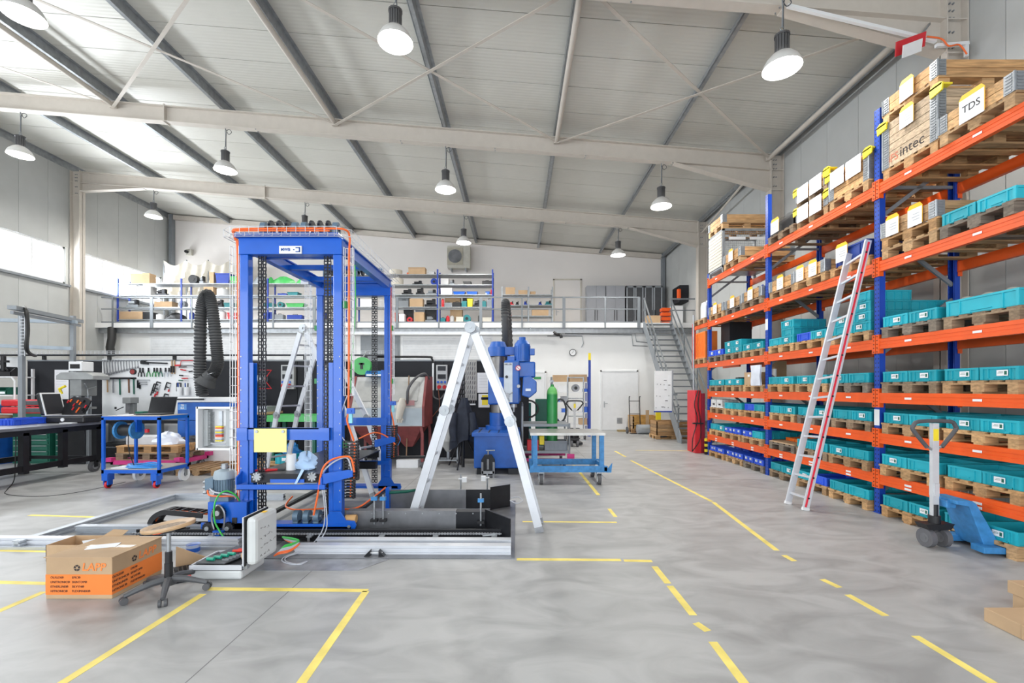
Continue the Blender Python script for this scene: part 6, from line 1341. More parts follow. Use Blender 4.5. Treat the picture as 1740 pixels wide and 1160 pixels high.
sd = MB().cyl((wx(880.5, 9.35), 9.43, wz(625, 9.35)), (wx(880.5, 9.35), 9.38, wz(625, 9.35)), .055, n=20).obj('warning_disc', white, rd); MB().tube([(wx(880.5, 9.35)+.05*math.cos(a), 9.378, wz(625, 9.35)+.05*math.sin(a)) for a in [k*PI/9 for k in range(18)]], .006, closed=True).bar((wx(880.5, 9.35)-.035, 9.376, wz(625, 9.35)+.03), (wx(880.5, 9.35)+.035, 9.376, wz(625, 9.35)-.03), .004, .010).obj('red_ring', red, sd)
MB().prism([(wx(889, 9.3), wz(640, 9.3)), (wx(900, 9.3), wz(638, 9.3)), (wx(912, 9.3), wz(648, 9.3)), (wx(912, 9.3), wz(666, 9.3)), (wx(900, 9.3), wz(676, 9.3)), (wx(887, 9.3), wz(672, 9.3))], 'y', 9.3, 9.7).obj('side_motor_hood', blue_mach, rd, bev=.02)
MB().box(wx(893, 9.29), 9.292, wz(664, 9.29), wx(902, 9.29), 9.3, wz(660, 9.29)).obj('type_plate', galv, rd)
mxx = wx(887.5, 9.6); MB().cyl((mxx, 9.6, wz(614, 9.5)), (mxx, 9.6, wz(584, 9.5)), .165, n=24).cyl((mxx, 9.6, wz(584, 9.5)), (mxx, 9.6, wz(577, 9.5)), .165, .1, n=24).cyl((mxx, 9.6, wz(577, 9.5)), (mxx, 9.6, wz(572, 9.5)), .07, n=16).obj('main_motor', blue_mach, rd)
m = MB()
for k in range(20): a = k*PI/10; m.bar((mxx+.168*math.cos(a), 9.6+.168*math.sin(a), wz(610, 9.5)), (mxx+.168*math.cos(a), 9.6+.168*math.sin(a), wz(587, 9.5)), .016, .008, up=(math.cos(a), math.sin(a), 0))
m.obj('cooling_fin', blue_mach, rd); MB().box(mxx+.15, 9.5, wz(603, 9.5), mxx+.26, 9.6, wz(592, 9.5)).obj('terminal_box', blue_mach, rd, bev=.01)
MB().box(wx(862, 9.45), 9.5, wz(614, 9.5), wx(875, 9.45), 9.7, wz(605, 9.5)).obj('top_box', blue_mach, rd, bev=.01)
sx = wx(873, 9.5); MB().cyl((sx, 9.55, wz(686, 9.5)), (sx, 9.55, wz(692, 9.5)), .07, n=16).cyl((sx, 9.55, wz(692, 9.5)), (sx, 9.55, wz(700, 9.5)), .03, .02, n=14).obj('spindle', galv, rd)
MB().cyl((wx(881, 9.35), 9.4, wz(656, 9.35)), (wx(881, 9.35), 9.33, wz(656, 9.35)), .035, n=18).obj('dial', steel, rd); MB().cyl((wx(861, 9.35), 9.38, wz(640, 9.35)), (wx(861, 9.35), 9.34, wz(640, 9.35)), .03, n=14).obj('knob', black, rd)
for k in range(4): a = k*PI/2+.5; c_ = Vector((wx(861, 9.3), 9.34, wz(672, 9.3))); MB().cyl(c_, c_+Vector((.14*math.cos(a), -.03, .14*math.sin(a))), .008).obj('feed_lever', galv, rd)
MB().cyl((wx(861, 9.3), 9.4, wz(672, 9.3)), (wx(861, 9.3), 9.30, wz(672, 9.3)), .06, n=18).obj('feed_hub', steel, rd)
MB().cyl((wx(818, 9.6), 9.7, wz(677, 9.6)), (cx0-.18, 9.8, wz(677, 9.6)), .03).obj('clamp_lever', steel_dk, rd)
# machine vise in front of the base
t = thing('machine_vise', 'dark machine vise stood upright in front of the blue drill base', 'vise', (wx(829, 8.75), 8.85, 0))
MB().prism([(-.13, .04), (.13, .04), (.13, .34), (.07, .44), (-.07, .44), (-.13, .34)], 'y', -.05, .05).obj('body', steel_dk, t, local=True, bev=.01)
MB().box(-.02, -.07, .16, .02, -.05, .36).obj('spindle_slot', steel, t, local=True); MB().box(-.12, -.08, .08, .12, -.04, .13).obj('jaw', steel_lt, t, local=True)
for x in (-.11, .11): MB().box(x-.02, -.08, 0, x+.02, .06, .3).obj('guide_bar', steel, t, local=True)
MB().cyl((0, 0, .44), (0, 0, .52), .014).cyl((-.04, -.02, .52), (.13, .0, .52), .012).obj('handle', galv, t, local=True)
# vertical hose above drill
YV = 10.2; t = thing('fume_hose', 'dark corrugated hose rising from behind the blue drill', 'hose', W(860, 690, YV))
hh = smooth([W(859, 690, YV+.4), W(866, 640, YV+.3), W(860, 600, YV+.2), W(859, 560, YV), W(858, 525, YV), W(859, 514, YV+.05), W(862, 525, YV+.3), W(864, 560, YV+.4), W(866, 600, YV+.4)], 12)
MB().tube(hh, [.078+(.016 if k % 2 else 0) for k in range(len(hh))], 12).obj('hose_tube', hose_m, t)
# ---- light blue steel trolley ----
tt = thing('steel_trolley', 'light blue frame trolley with a bare steel top', 'trolley', (.9, 8.55, 0))
x0, x1, y0, y1, zt = .24, 1.58, 8.1, 9.0, .93
MB().box(x0, y0, zt-.045, x1, y1, zt).obj('steel_top', mat('bare_sheet', (.40, .39, .37), .35, .6, var=.25), tt)
for x in (x0+.09, x1-.06):
    for y in (y0+.05, y1-.05): MB().box(x-.04, y-.03, .3, x+.04, y+.03, zt-.045).obj('leg', blue_lt, tt)
for y in (y0+.0, y1-.06): MB().box(x0, y, .23, x1+.04, y+.05, .34).obj('lower_rail', blue_lt, tt)
for x in (x0, x1-.02): MB().box(x, y0, .25, x+.05, y1, .32).obj('side_rail', blue_lt, tt)
for x in (x0+.0, x1+.05): MB().prism([(x-.03, .23), (x+.05, .23), (x+.07, .40), (x-.01, .30)], 'y', y0-.02, y0+.0).obj('corner_lug', blue_lt, tt)
for x in (x0+.2, x1-.1):
    for y in (y0+.08, y1-.1): w_ = MB().cyl((x-.03, y, .10), (x+.03, y, .10), .10, n=24).obj('caster', rubber, tt); MB().cyl((x-.035, y, .1), (x+.035, y, .1), .06, n=16).obj('rim', white, w_); MB().box(x-.05, y-.03, .1, x-.04, y+.04, .22).box(x+.04, y-.03, .1, x+.05, y+.04, .22).box(x-.05, y-.04, .2, x+.05, y+.05, .235).obj('fork', galv, w_)
# grey trolley behind with the gas cylinder
t2 = thing('grey_trolley', 'dark grey shelf trolley behind the light blue trolley', 'trolley', (.6, 9.9, 0))
x0, x1, y0, y1 = .12, 1.1, 9.5, 10.4
for z in (.42, .98): MB().box(x0, y0, z-.05, x1, y1, z).obj('shelf_board', grey_st, t2)
for x in (x0, x1):
    for y in (y0, y1): MB().cyl((x, y, .2), (x, y, 1.0), .02).obj('post', grey_st, t2)
MB().tube([(x0, y0, 1.0), (x0, y0, 1.35), (x0, y0+.1, 1.4), (x0, y1-.1, 1.4), (x0, y1, 1.35), (x0, y1, 1.0)], .02).obj('push_handle', grey_st, t2)
MB().box(x0, y0, .2, x1, y0+.05, .26).box(x0, y1-.05, .2, x1, y1, .26).obj('base_rail', pink, t2)
MB().box(x1-.05, y0-.05, .24, x1+.1, y0, .36).obj('corner_lug', pink, t2)
for x in (x0+.1, x1-.1):
    for y in (y0+.1, y1-.1): MB().cyl((x-.02, y, .1), (x+.02, y, .1), .1, n=20).box(x-.03, y-.03, .1, x-.02, y+.03, .2).box(x+.02, y-.03, .1, x+.03, y+.03, .2).obj('caster', rubber, t2)
t = thing('red_toolbox', 'red spool crate on the grey trolley shelf', 'box', (.36, 9.7, .42)); MB().box(-.14, -.15, 0, .1, .15, .22).obj('body', red, t, local=True, bev=.01); MB().box(.12, -.1, .12, .22, .1, .3).obj('yellow_tag', yellow, t, local=True)
t = thing('grey_tub', 'grey plastic tray holding the green gas cylinder', 'tray', (.82, 9.75, .42)); inst('shell', crate_mesh(.46, .36, .2), t, (0,0,0), (0,0,0), (.22, .24, .27)); t.location = (.83, 9.75, .42)
t = thing('gas_cylinder', 'tall green gas cylinder standing in the grey tray', 'gas cylinder', (.76, 9.75, .43))
MB().lathe((0,0,0), [(0, 0), (.115, 0), (.115, 1.18), (.10, 1.27), (.05, 1.33), (.035, 1.35), (.035, 1.38), (0, 1.38)], 28).obj('bottle', green, t, local=True)
MB().lathe((0,0,0), [(.1155, 1.17), (.112, 1.21), (.10, 1.27), (.05, 1.332)], 28).obj('shoulder', mat('light_green', (.16, .55, .15), .4), t, local=True); MB().cyl((0,0,1.38), (0,0,1.45), .02).box(-.05, -.015, 1.43, .03, .015, 1.47).obj('valve', steel, t, local=True)
t = thing('welding_rig', 'cluster of teal cylinders and coiled hoses behind the gas cylinder', 'welding set', (.55, 12.0, 0))
MB().cyl((.1, 12.0, .0), (.1, 12.0, 1.35), .28, n=20).obj('tank', mat('dark_teal', (.02, .12, .13), .5), t); MB().box(.5, 12.0, .0, .95, 12.4, 1.45).obj('case', green_dk, t, bev=.02)
MB().tube([(.3+.25*math.cos(a), 11.8, 1.2+.22*math.sin(a)) for a in [k*PI/8 for k in range(16)]], .025, closed=True).obj('coiled_hose', black, t); MB().tube([(1.15+.15*math.cos(a), 11.95, 1.15+.3*math.sin(a)) for a in [k*PI/8 for k in range(16)]], .025, closed=True).obj('coiled_hose', black, t)
# ---- far shelving and items by the door ----
YS = 16.6
t = thing('steel_shelf', 'white metal shelf with boxes left of the far door', 'shelf', (wx(970, YS), YS+.2, 0))
sx0, sx1 = wx(937, YS), wx(1000, YS)
for k, py in enumerate((649, 666, 683, 701, 722)): MB().box(sx0, YS, wz(py, YS)-.02, sx1, YS+.5, wz(py, YS)+.01).obj('shelf_board', white, t)
for x in (sx0, sx1-.04):
    for y in (YS, YS+.46): MB().box(x, y, 0, x+.04, y+.04, wz(640, YS)).obj('upright', blue_dk if x > 2 else grey_st, t)
sit = [(940, 965, 649, 637, card, 'open cardboard box on the top of the far shelf'), (968, 998, 649, 636, card, 'second cardboard box on top of the far shelf'), (950, 965, 666, 655, white, 'white box on the second far shelf board'), (992, 999, 666, 660, blue, 'small blue bin on the second far shelf board'), (945, 952, 683, 677, blue, 'small blue bin at left of the third far shelf board'), (954, 966, 683, 673, steel, 'dark box on the third far shelf board'), (992, 1000, 701, 691, blue, 'blue box at right of the fourth far shelf board'), (955, 963, 701, 694, blue, 'blue bin at left of the fourth far shelf board'), (985, 999, 722, 711, card, 'brown box on the lowest far shelf board'), (940, 950, 722, 712, blue, 'blue bin on the lowest far shelf board')]
for a, b_, pz, pt, mt, lb in sit: MB().box(wx(a, YS), YS+.05, wz(pz, YS)+.01, wx(b_, YS), YS+.4, wz(pt, YS)).obj('storage_box', mt, label=lb, cat='box', bev=.006)
t = thing('fan_coil', 'round grey coil standing on the second far shelf board', 'coil', (wx(979, YS), YS+.2, wz(666, YS)+.01)); MB().cyl((0, -.12, .14), (0, .12, .14), .14, n=20).obj('coil', steel, t, local=True); MB().cyl((0, -.13, .14), (0, .13, .14), .06, n=14).obj('core', black, t, local=True)
t = thing('edge_guard', 'dark blue post with yellow top beside the far shelf', 'post', (wx(1001, YS), YS-.1, 0)); MB().box(-.04, -.04, 0, .04, .04, wz(612, YS)).obj('post', blue_dk, t, local=True); MB().box(-.042, -.042, wz(612, YS), .042, .042, wz(600, YS)).obj('yellow_top', yellow, t, local=True)
t = thing('tall_hand_truck', 'tall grey tube hand truck standing before the far shelf', 'hand truck', (wx(978, 15.4), 15.4, 0))
for x in (-.27, .27): MB().cyl((x, 0, .1), (x, 0, 2.12), .025).obj('side_tube', galv, t, local=True); MB().cyl((x*1.2-.03, .1, .12), (x*1.2+.03, .1, .12), .12, n=16).obj('wheel', rubber, t, local=True)
for z in (.15, .8, 1.4, 2.1): MB().cyl((-.27, 0, z), (.27, 0, z), .02).obj('cross_tube', galv, t, local=True)
MB().box(-.3, -.3, .0, .3, 0, .02).obj('toe_plate', galv, t, local=True)
def jackhandle(m, c_, w_=.235, h_=.28, r=.021, ax='x'):
    pts = [(-w_*.35, 0, -h_), (-w_, 0, -h_*.35), (-w_, 0, -.05), (-w_*.72, 0, 0), (w_*.72, 0, 0), (w_, 0, -.05), (w_, 0, -h_*.35), (w_*.35, 0, -h_)]
    m.tube([Vector(c_)+Vector(p) for p in pts], r, 10, sub=3)
def palletjack(name, lb, loc, rz, mt, hm, tiller=0):
    t = thing(name, lb, 'pallet jack', loc, rz)      # forks along local +x
    for y in (-.2, .2):
        MB().prism([(.0, .03), (1.0, .03), (1.1, .05), (1.1, .075), (.0, .095)], 'y', y-.08, y+.08).obj('fork', mt, t, local=True, bev=.006)
        MB().cyl((.98, y-.05, .04), (.98, y+.05, .04), .038, n=14).obj('load_roller', white, t, local=True)
    MB().prism([(-.17, .50), (-.17, .54), (-.02, .54), (.02, .51), (.24, .09), (.20, .05), (.10, .05), (-.05, .48)], 'y', -.17, .17).obj('a_frame', mt, t, local=True, bev=.006)
    MB().box(-.20, -.08, .44, -.1, .08, .52).obj('yoke', mt, t, local=True, bev=.01)
    rt = thing_child = bpy.data.objects.new('steering_head', MB().cyl((0,0,.18), (0,0,.34), .055, n=16).prism([(-.12, .20), (.12, .20), (.16, .26), (-.16, .26)], 'y', -.07, .07).cyl((0,0,.34), (0,0,.46), .035, n=14).mesh('steering_head', black)); C.objects.link(rt); rt.parent = t; rt.location = (-.26, 0, 0); rt.rotation_euler = (0, 0, tiller)
    for x in (-.085, .085):
        w_ = inst('steer_wheel', MB().cyl((x-.028, 0, .10), (x+.028, 0, .10), .10, n=28).mesh('steer_wheel', mat('wheel_grey', (.12, .12, .13), .6)), t, (-.26, 0, 0), (0, 0, tiller)); inst('hub', MB().cyl((x-.031, 0, .10), (x+.031, 0, .10), .05, n=20).cyl((x-.034, 0, .10), (x+.034, 0, .10), .02, n=12).mesh('hub', steel), w_)
    inst('tiller_shaft', MB().box(-.035, -.02, .34, .035, .02, 1.34).cb((0, 0, .62), (.05, .07, .14)).mesh('tiller_shaft', mat('silver_paint', (.55, .56, .58), .4)), t, (-.26, 0, 0), (0, 0, tiller))
    m = MB(); jackhandle(m, (0, 0, 1.36)); inst('tiller_handle', m.mesh('tiller_handle', hm), t, (-.26, 0, 0), (0, 0, tiller))
    m = MB().cyl((-.08, 0, 1.09), (0, 0, 1.03), .012).cyl((.08, 0, 1.09), (0, 0, 1.03), .012); inst('handle_neck', m.mesh('handle_neck', galv), t, (-.26, 0, 0), (0, 0, tiller))
    inst('warning_sticker', MB().box(-.03, -.022, 1.15, .03, -.0201, 1.28).mesh('warning_sticker', yellow), t, (-.26, 0, 0), (0, 0, tiller))
    return t
palletjack('pallet_jack', 'blue pallet jack with silver tiller pushed into the near rack pallet', (4.80, 4.92, 0), R(-6), blue_lt, dark_pl, R(8))
palletjack('pallet_jack', 'dark pallet jack parked by the far shelf', (wx(976, 13.6), 13.8, 0), R(90), steel_dk, black, R(-90))
# hand truck, pallets, crate by the stairs
t = thing('hand_truck', 'small dark hand truck leaning near the far white door', 'hand truck', (wx(1079, 17.6), 17.6, 0))
for x in (-.2, .2): MB().tube([(x, -.05, .1), (x, .1, 1.3), (x, .0, 1.42)], .018, sub=3).obj('side_tube', steel_dk, t, local=True); MB().cyl((x*1.5-.03, 0, .13), (x*1.5+.03, 0, .13), .13, n=16).obj('wheel', rubber, t, local=True)
for z in (.3, .75, 1.25): MB().cyl((-.2, .0+z*.08, z), (.2, .0+z*.08, z), .012).obj('cross_tube', steel_dk, t, local=True)
MB().box(-.22, -.25, .0, .22, -.02, .015).obj('toe_plate', steel_dk, t, local=True)
pallet((wx(1098, 17.9), 18.2, 0), 0, 'wooden pallet under the far plank box', 'far pallets', WOODS[0])
pb = thing('plank_box', 'low wooden plank box beside the small hand truck', 'crate', (wx(1098, 17.9), 18.2, .144))
for k in range(4): MB().box(-.55, -.4, .02+k*.13, .55, -.37, .13+k*.13).box(-.55, .37, .02+k*.13, .55, .4, .13+k*.13).obj('plank', mat('yellow_wood', (.5, .27, .07), .7, var=.3, rnd=.15) if k == 0 else bpy.data.materials['yellow_wood'], pb, local=True)
MB().box(-.05, -.42, 0, .08, -.4, .75).box(-.55, -.4, 0, -.5, .4, .5).box(.5, -.4, 0, .55, .4, .5).obj('batten', card, pb, local=True)
MB().cyl((wx(1085, 17.2), 17.4, .18), (wx(1118, 17.2), 17.4, .18), .18, n=20).obj('pipe_roll', alu, label='grey metal roll lying on the floor before the plank box', cat='roll')
t = thing('yellow_post', 'yellow board standing upright under the stairs', 'board', (wx(1120, 16.5), 16.6, 0)); MB().box(-.09, -.03, .4, .09, .03, .98).obj('board', yellow, t, local=True); MB().box(-.05, -.02, 0, .05, .02, .4).obj('foot', black, t, local=True)
t = thing('grey_bin', 'grey plastic bin on the floor under the stairs', 'bin', (wx(1125, 16.2), 16.3, 0)); inst('shell', crate_mesh(.35, .26, .36), t, (0,0,0), (0,0,0), (.25, .29, .33))
pallet((5.35, 15.9, 0), 0, 'wooden pallet under the crate by the stairs', 'far pallets', WOODS[1])
t = thing('plank_crate', 'wooden plank crate on a pallet under the stairs', 'crate', (5.35, 15.9, .144))
for k in range(4): MB().box(-.58, -.39, k*.12, .58, -.36, .11+k*.12).box(-.58, .36, k*.12, .58, .39, .11+k*.12).box(-.58, -.39, k*.12, -.55, .39, .11+k*.12).obj('plank', wood, t, local=True, col=WOODS[k % 3])
MB().box(4.9, 13.95, .0, 5.5, 14.25, .0+.12).obj('step_box', rubber, label='low dark box at the foot of the stairs', cat='box') if False else None
MB().box(wx(1050, 18.3), 18.25, 0, wx(1063, 18.3), 18.5, .07).obj('wood_offcut', mat('offcut_wood', (.35, .26, .12), .7), label='small wooden offcut lying before the far door', cat='wood')
t = thing('red_column', 'red sheet metal hose column at the end of the racking', 'column', (4.93, 12.45, 0))
MB().box(-.17, -.3, 0, .0, .25, 1.68).obj('cover', red, t, local=True, bev=.01); MB().box(.0, -.30, 0, .1, .25, 1.6).obj('side_cover', mat('dark_red_cover', (.28, .01, .03), .5), t, local=True)
MB().cyl((-.05, .1, 1.68), (-.05, .1, 3.75), .025).obj('mast', galv, t, local=True)
for k in range(2): MB().tube([(-.1+.05*k, -.33, 1.68), (-.2+.1*k, -.34, 1.3), (-.12+.08*k, -.34, .9), (-.24+.2*k, -.33, .4), (-.25, -.32, .05)], .013, 6, sub=5).obj('hose', black, t, local=True)
MB().box(-.24, -.35, .78, .04, -.3, .82).obj('strap', black, t, local=True)
t = thing('striped_guard', 'yellow and black striped guard at the rack foot', 'guard', (4.97, 11.92, 0))
for k in range(6): MB().box(-.04, -.03, .07*k, .05, .03, .07*(k+1)).obj('stripe', yellow if k % 2 else black, t, local=True)
# leaning aluminium ladder on the racking
t = thing('leaning_ladder', 'aluminium ladder with red stripe leaning against the racking', 'ladder', (4.07, 6.6, 0))
L0, R0, L1, R1 = Vector((4.04, 6.78, 0)), Vector((4.07, 6.42, 0)), Vector((4.93, 6.75, 3.72)), Vector((4.93, 6.38, 3.80))
for a, b_ in ((L0, L1), (R0, R1)):
    d_ = (b_-a).normalized(); MB().bar(a, b_, .03, .085, up=(1, 0, -.2)).obj('side_rail', alu_w, t); MB().bar(a-d_*.0, a+d_*.04, .04, .095, up=(1, 0, -.2)).obj('foot', white, t)
MB().bar(R0+Vector((-.002, -.017, .05)), R1+Vector((-.002, -.017, -.03)), .004, .028, up=(1, 0, -.2)).obj('red_stripe', mat('stripe_red', (.75, .03, .06), .4), t)
for k in range(13):
    f_ = (k+.6)/13.2; a, b_ = L0.lerp(L1, f_), R0.lerp(R1, f_); MB().bar(a, b_, .032, .028).obj('rung', alu_w, t); MB().cyl(b_+Vector((0, -.022, 0)), b_+Vector((0, -.016, 0)), .014, n=10).obj('rung_plug', black, t)
# cardboard at the lower right
for (x0, y0, x1, y1, z0, z1, lb) in ((3.45, 2.6, 4.3, 3.36, 0, .10, 'flat cardboard box on floor at the lower right edge'), (3.88, 3.3, 4.4, 3.56, 0, .11, 'lower cardboard carton of the pair at the right edge'), (3.86, 3.3, 4.4, 3.58, .115, .21, 'upper cardboard carton of the pair at the right edge')):
    t = thing('cardboard_box', lb, 'box', ((x0+x1)/2, (y0+y1)/2, z0)); MB().box(x0, y0, z0, x1, y1, z1).obj('box_body', card, t, bev=.004); MB().box(x0-.001, y1-.25 if x0 < 3.5 else y0+.05, z0-.0 if z0 else .002, x0+.3, y1-.245 if x0 < 3.5 else y0+.055, z1+.001).obj('seam', mat('tape_brown', (.42, .29, .17), .5), t)
# green welding table, bench, pallets and crate seen through the machine
t = thing('green_table', 'bright green steel work table seen through the machine', 'table', (-4.9, 10.2, 0))
MB().box(-5.45, 9.9, 1.0, -4.35, 10.6, 1.14).obj('table_top', mat('bright_green', (.06, .42, .1), .4), t)
for x in (-5.35, -4.45):
    for y in (9.98, 10.5): MB().box(x-.04, y-.04, 0, x+.04, y+.04, 1.0).obj('leg', green_dk, t)
t = thing('wood_bench', 'dark workbench with wooden edge behind the left mast', 'workbench', (-5.9, 10.3, 0))
MB().box(-6.1, 10.0, 1.15, -5.5, 10.7, 1.2).obj('table_top', card, t)
for x in (-6.05, -5.55):
    for y in (10.05, 10.65): MB().box(x-.04, y-.04, 0, x+.04, y+.04, 1.15).obj('leg', steel_dk, t)
MB().box(-6.05, 10.1, 1.2, -5.55, 10.5, 1.33).obj('metal_tray', alu, label='grey metal box on the bench behind the mast', cat='box')
pallet((-5.3, 9.9, 0), 0, 'wooden pallet standing under the green table', 'workshop pallets', WOODS[1]); pallet((-6.35, 9.6, 0), R(90), 'wooden pallet left of the mast on the floor', 'workshop pallets', WOODS[2])
t = thing('stacking_crate', 'turquoise crate holding a blue bag under the green table', 'crate', (-4.85, 9.8, .144)); inst('crate_shell', crate_mesh(.38, .56, .2), t, (0,0,0), (0,0,0), TURQ); inst('label_card', CLB, t, (.0, -.3, .1), (0, 0, PI/2))
crumple((-4.85, 9.8, .29), .2, .13, .26, mat('blue_bag', (.02, .16, .42), .3), 'shiny blue bag heaped in the turquoise crate', 'bag')
# ---------------- mezzanine: railing, stairs, shelving, lockers ----------------
YR = 18.58
rl2 = thing('mezzanine_railing', 'grey steel railing along the mezzanine edge', 'railing', (-6, YR, ZM-.24))
X0, X1 = -16.95, wx(1087, YR)
for z, s_ in ((5.46, .05), (4.98, .035)): MB().box(X0, YR-.03, z-s_/2, X1, YR+.02, z+s_/2).obj('rail', rail_m, rl2)
MB().box(X0, YR-.02, 4.34, X1, YR, 4.47).obj('toe_board', rail_m, rl2)
x = X0
for k, px in enumerate((193, 259, 327, 396, 465, 535, 605, 675, 746, 817, 887, 958, 1028, 1085)):
    x = max(wx(px, YR), X0); MB().box(x-.03-.03*(k % 2), YR-.06, 4.2, x+.03+.03*(k % 2), YR-.031, 5.46).obj('post', rail_m, rl2)
MB().box(XL, YR-.025, 4.22, XR, YR-.02, 4.34).obj('trim_20', mat('facia_light', (.60, .61, .62), .35, .3, var=.1, scale=1), kind='structure')
st = thing('steel_staircase', 'grey steel staircase rising to the mezzanine by the racking', 'staircase', (5.7, 16.5, 0))
SL, SR = 5.16, 6.25; p0, p1 = (14.35, .0), (18.45, 4.44)
for x in (SL, SR): MB().prism([(p0[0]-.12, 0), (p0[0]+.2, 0), (p1[0]+.1, p1[1]-.25), (p1[0]+.1, p1[1]), (p1[0]-.12, p1[1]), (p0[0]-.12, .2)], 'x', x-.012, x+.012).obj('stringer', grey_st, st)
n_ = 19
for k in range(n_):
    f_ = (k+1)/(n_+.5); y = p0[0]+(p1[0]-p0[0])*f_; z = p0[1]+(p1[1]-p0[1])*f_
    MB().box(SL+.012, y-.12, z-.035, SR-.012, y+.12, z-.0).obj('tread', rail_m, st)
for x in (SL, SR):
    for off in (.95, .5): MB().bar((x, p0[0]+.1, off+.15), (x, p1[0], p1[1]+off), .04, .04).obj('handrail', galv if off > .9 and x == SL else rail_m, st)
    for f_ in (.04, .34, .64, .98): y = p0[0]+(p1[0]-p0[0])*f_; z = (p1[1])*f_; MB().box(x-.02, y-.02, z-.05, x+.02, y+.02, z+1.05).obj('post', rail_m, st)
MB().box(SR-.02, 18.5, 5.35, XR-.1, 18.54, 5.41).box(SR-.02, 18.5, 4.9, XR-.1, 18.54, 4.94).obj('landing_rail', rail_m, st)
# perforated white board on the staircase side
yb_ = 14.6; t = thing('notice_board', 'white magnetic board with papers at the foot of the stairs', 'board', (wx(1128, yb_), yb_, wz(699, yb_)))
x0, x1, z0, z1 = wx(1112, yb_), wx(1141, yb_), wz(698, yb_), wz(630, yb_)
MB().box(x0, yb_-.03, z0, x1, yb_, z1).obj('board', white, t); MB().box(x1, yb_-.03, z0-.02, x1+.05, yb_+.06, z1+.02).obj('side_frame', alu, t); MB().box(x0-.02, yb_-.05, z0-.04, x1, yb_-.0, z0).obj('pen_ledge', blue_dk, t); MB().box(x1-.02, yb_, z0+.5, SL, yb_+.04, z0+.56).obj('bracket', grey_st, t)
for k, (a, b_, w__, h__) in enumerate(((.28, .95, .12, .1), (.3, .65, .1, .25), (.32, .3, .12, .18), (.42, .8, .1, .35), (.2, .1, .12, .12))):
    MB().box(x0+a, yb_-.034, z0+b_, x0+a+w__, yb_-.031, z0+b_+h__).obj('paper', paper, t); MB().box(x0+a+.01, yb_-.036, z0+b_+.02, x0+a+w__-.02, yb_-.0345, z0+b_+.04).obj('print', ink, t)
for k in range(9): MB().cyl((x0+.04+(k*.13) % .5, yb_-.04, z0+.1+(k*.37) % 1.1), (x0+.04+(k*.13) % .5, yb_-.031, z0+.1+(k*.37) % 1.1), .012, n=8).obj('magnet', black, t)
# wall fittings
ck = thing('wall_clock', 'round wall clock with a black rim on the white wall', 'clock', (wx(973), YW-.04, wz(605)))
MB().cyl((0, -.03, .15), (0, .03, .15), .145, n=32).obj('rim', black, ck, local=True); MB().cyl((0, -.034, .15), (0, -.03, .15), .12, n=32).obj('face', white, ck, local=True); MB().bar((0, -.036, .15), (-.05, -.036, .12), .008, .01).bar((0, -.038, .15), (.03, -.038, .23), .006, .008).obj('hand', ink, ck, local=True)
t = thing('strip_light', 'long white strip light under the mezzanine edge', 'light', (wx(800, 18.4), 18.4, wz(568, 18.4)))
MB().box(wx(560, 18.4), 18.35, wz(567, 18.4), wx(942, 18.4), 18.45, wz(563.5, 18.4)).obj('housing', alu_w, t); MB().box(wx(562, 18.4), 18.34, wz(568.5, 18.4), wx(940, 18.4), 18.43, wz(567, 18.4)).obj('tube', white, t)
MB().box(wx(600, 18.4), 18.38, wz(563.5, 18.4), wx(602, 18.4), 18.42, 4.22).box(wx(900, 18.4), 18.38, wz(563.5, 18.4), wx(902, 18.4), 18.42, 4.22).obj('hanger', galv, t)
t = thing('pipe_end', 'black flexible connector at the right end of strip light', 'connector', W(948, 568, 18.4)); MB().tube([W(940, 564, 18.4), W(946, 568, 18.4), W(952, 569, 18.4), W(954, 574, 18.4)], .07, sub=3).obj('connector', black, t)
t = thing('wall_pipes', 'thin grey pipes running along the white wall to the stairs', 'pipe', (wx(1000), YW-.04, wz(590)))
MB().tube([(wx(945), YW-.03, wz(563)), (wx(1078), YW-.03, wz(563)), (wx(1081), YW-.03, wz(580)), (wx(1100), YW-.03, wz(582))], .02).obj('pipe', galv, t)
MB().tube([(wx(960), YW-.03, wz(567)), (wx(1073), YW-.03, wz(569)), (wx(1075), YW-.03, wz(587)), (wx(1100), YW-.03, wz(588))], .018).obj('pipe', galv, t)
MB().tube([(wx(930), YW-.03, wz(571)), (wx(989), YW-.03, wz(571)), (wx(991), YW-.03, wz(583)), (wx(988), YW-.03, wz(590))], .018).obj('pipe', galv, t)
MB().tube([(-16.8, YW-.04, wz(562.5)), (-9, YW-.04, wz(562.5)), (-1.3, YW-.04, wz(562))], .025).obj('pipe', galv, t)
ac = thing('air_conditioner', 'beige outdoor air conditioner unit on the rear wall', 'air conditioner', (wx(780, 22.2), 22.2, wz(459, 22.2)))
x0, x1, z0, z1 = wx(760, 22.1), wx(799, 22.1), wz(455, 22.1), wz(417, 22.1); acm = mat('ac_beige', (.52, .50, .44), .5)
MB().box(x0, 22.1, z0, x1, 22.5, z1).obj('housing', acm, ac, bev=.02)
c_ = Vector((wx(773, 22.08), 22.09, wz(435, 22.08)))
MB().box(c_.x-.38, 22.08, c_.z-.42, c_.x+.38, 22.1, c_.z+.42).obj('fan_panel', mat('ac_tan', (.45, .42, .34), .5), ac)
MB().cyl(c_, c_+Vector((0, -.03, 0)), .33, n=32).obj('fan_grille', steel, ac)
for k in range(5): MB().tube([c_+Vector((r*math.cos(a), -.04, r*math.sin(a))) for r in (.06+.06*k,) for a in [i*PI/12 for i in range(24)]], .006, 4, closed=True).obj('grille_ring', grey_st, ac)
for x in (x0+.15, x1-.25): MB().box(x, 22.1, z0-.1, x+.06, 22.6, z0-.0).obj('bracket', galv, ac)
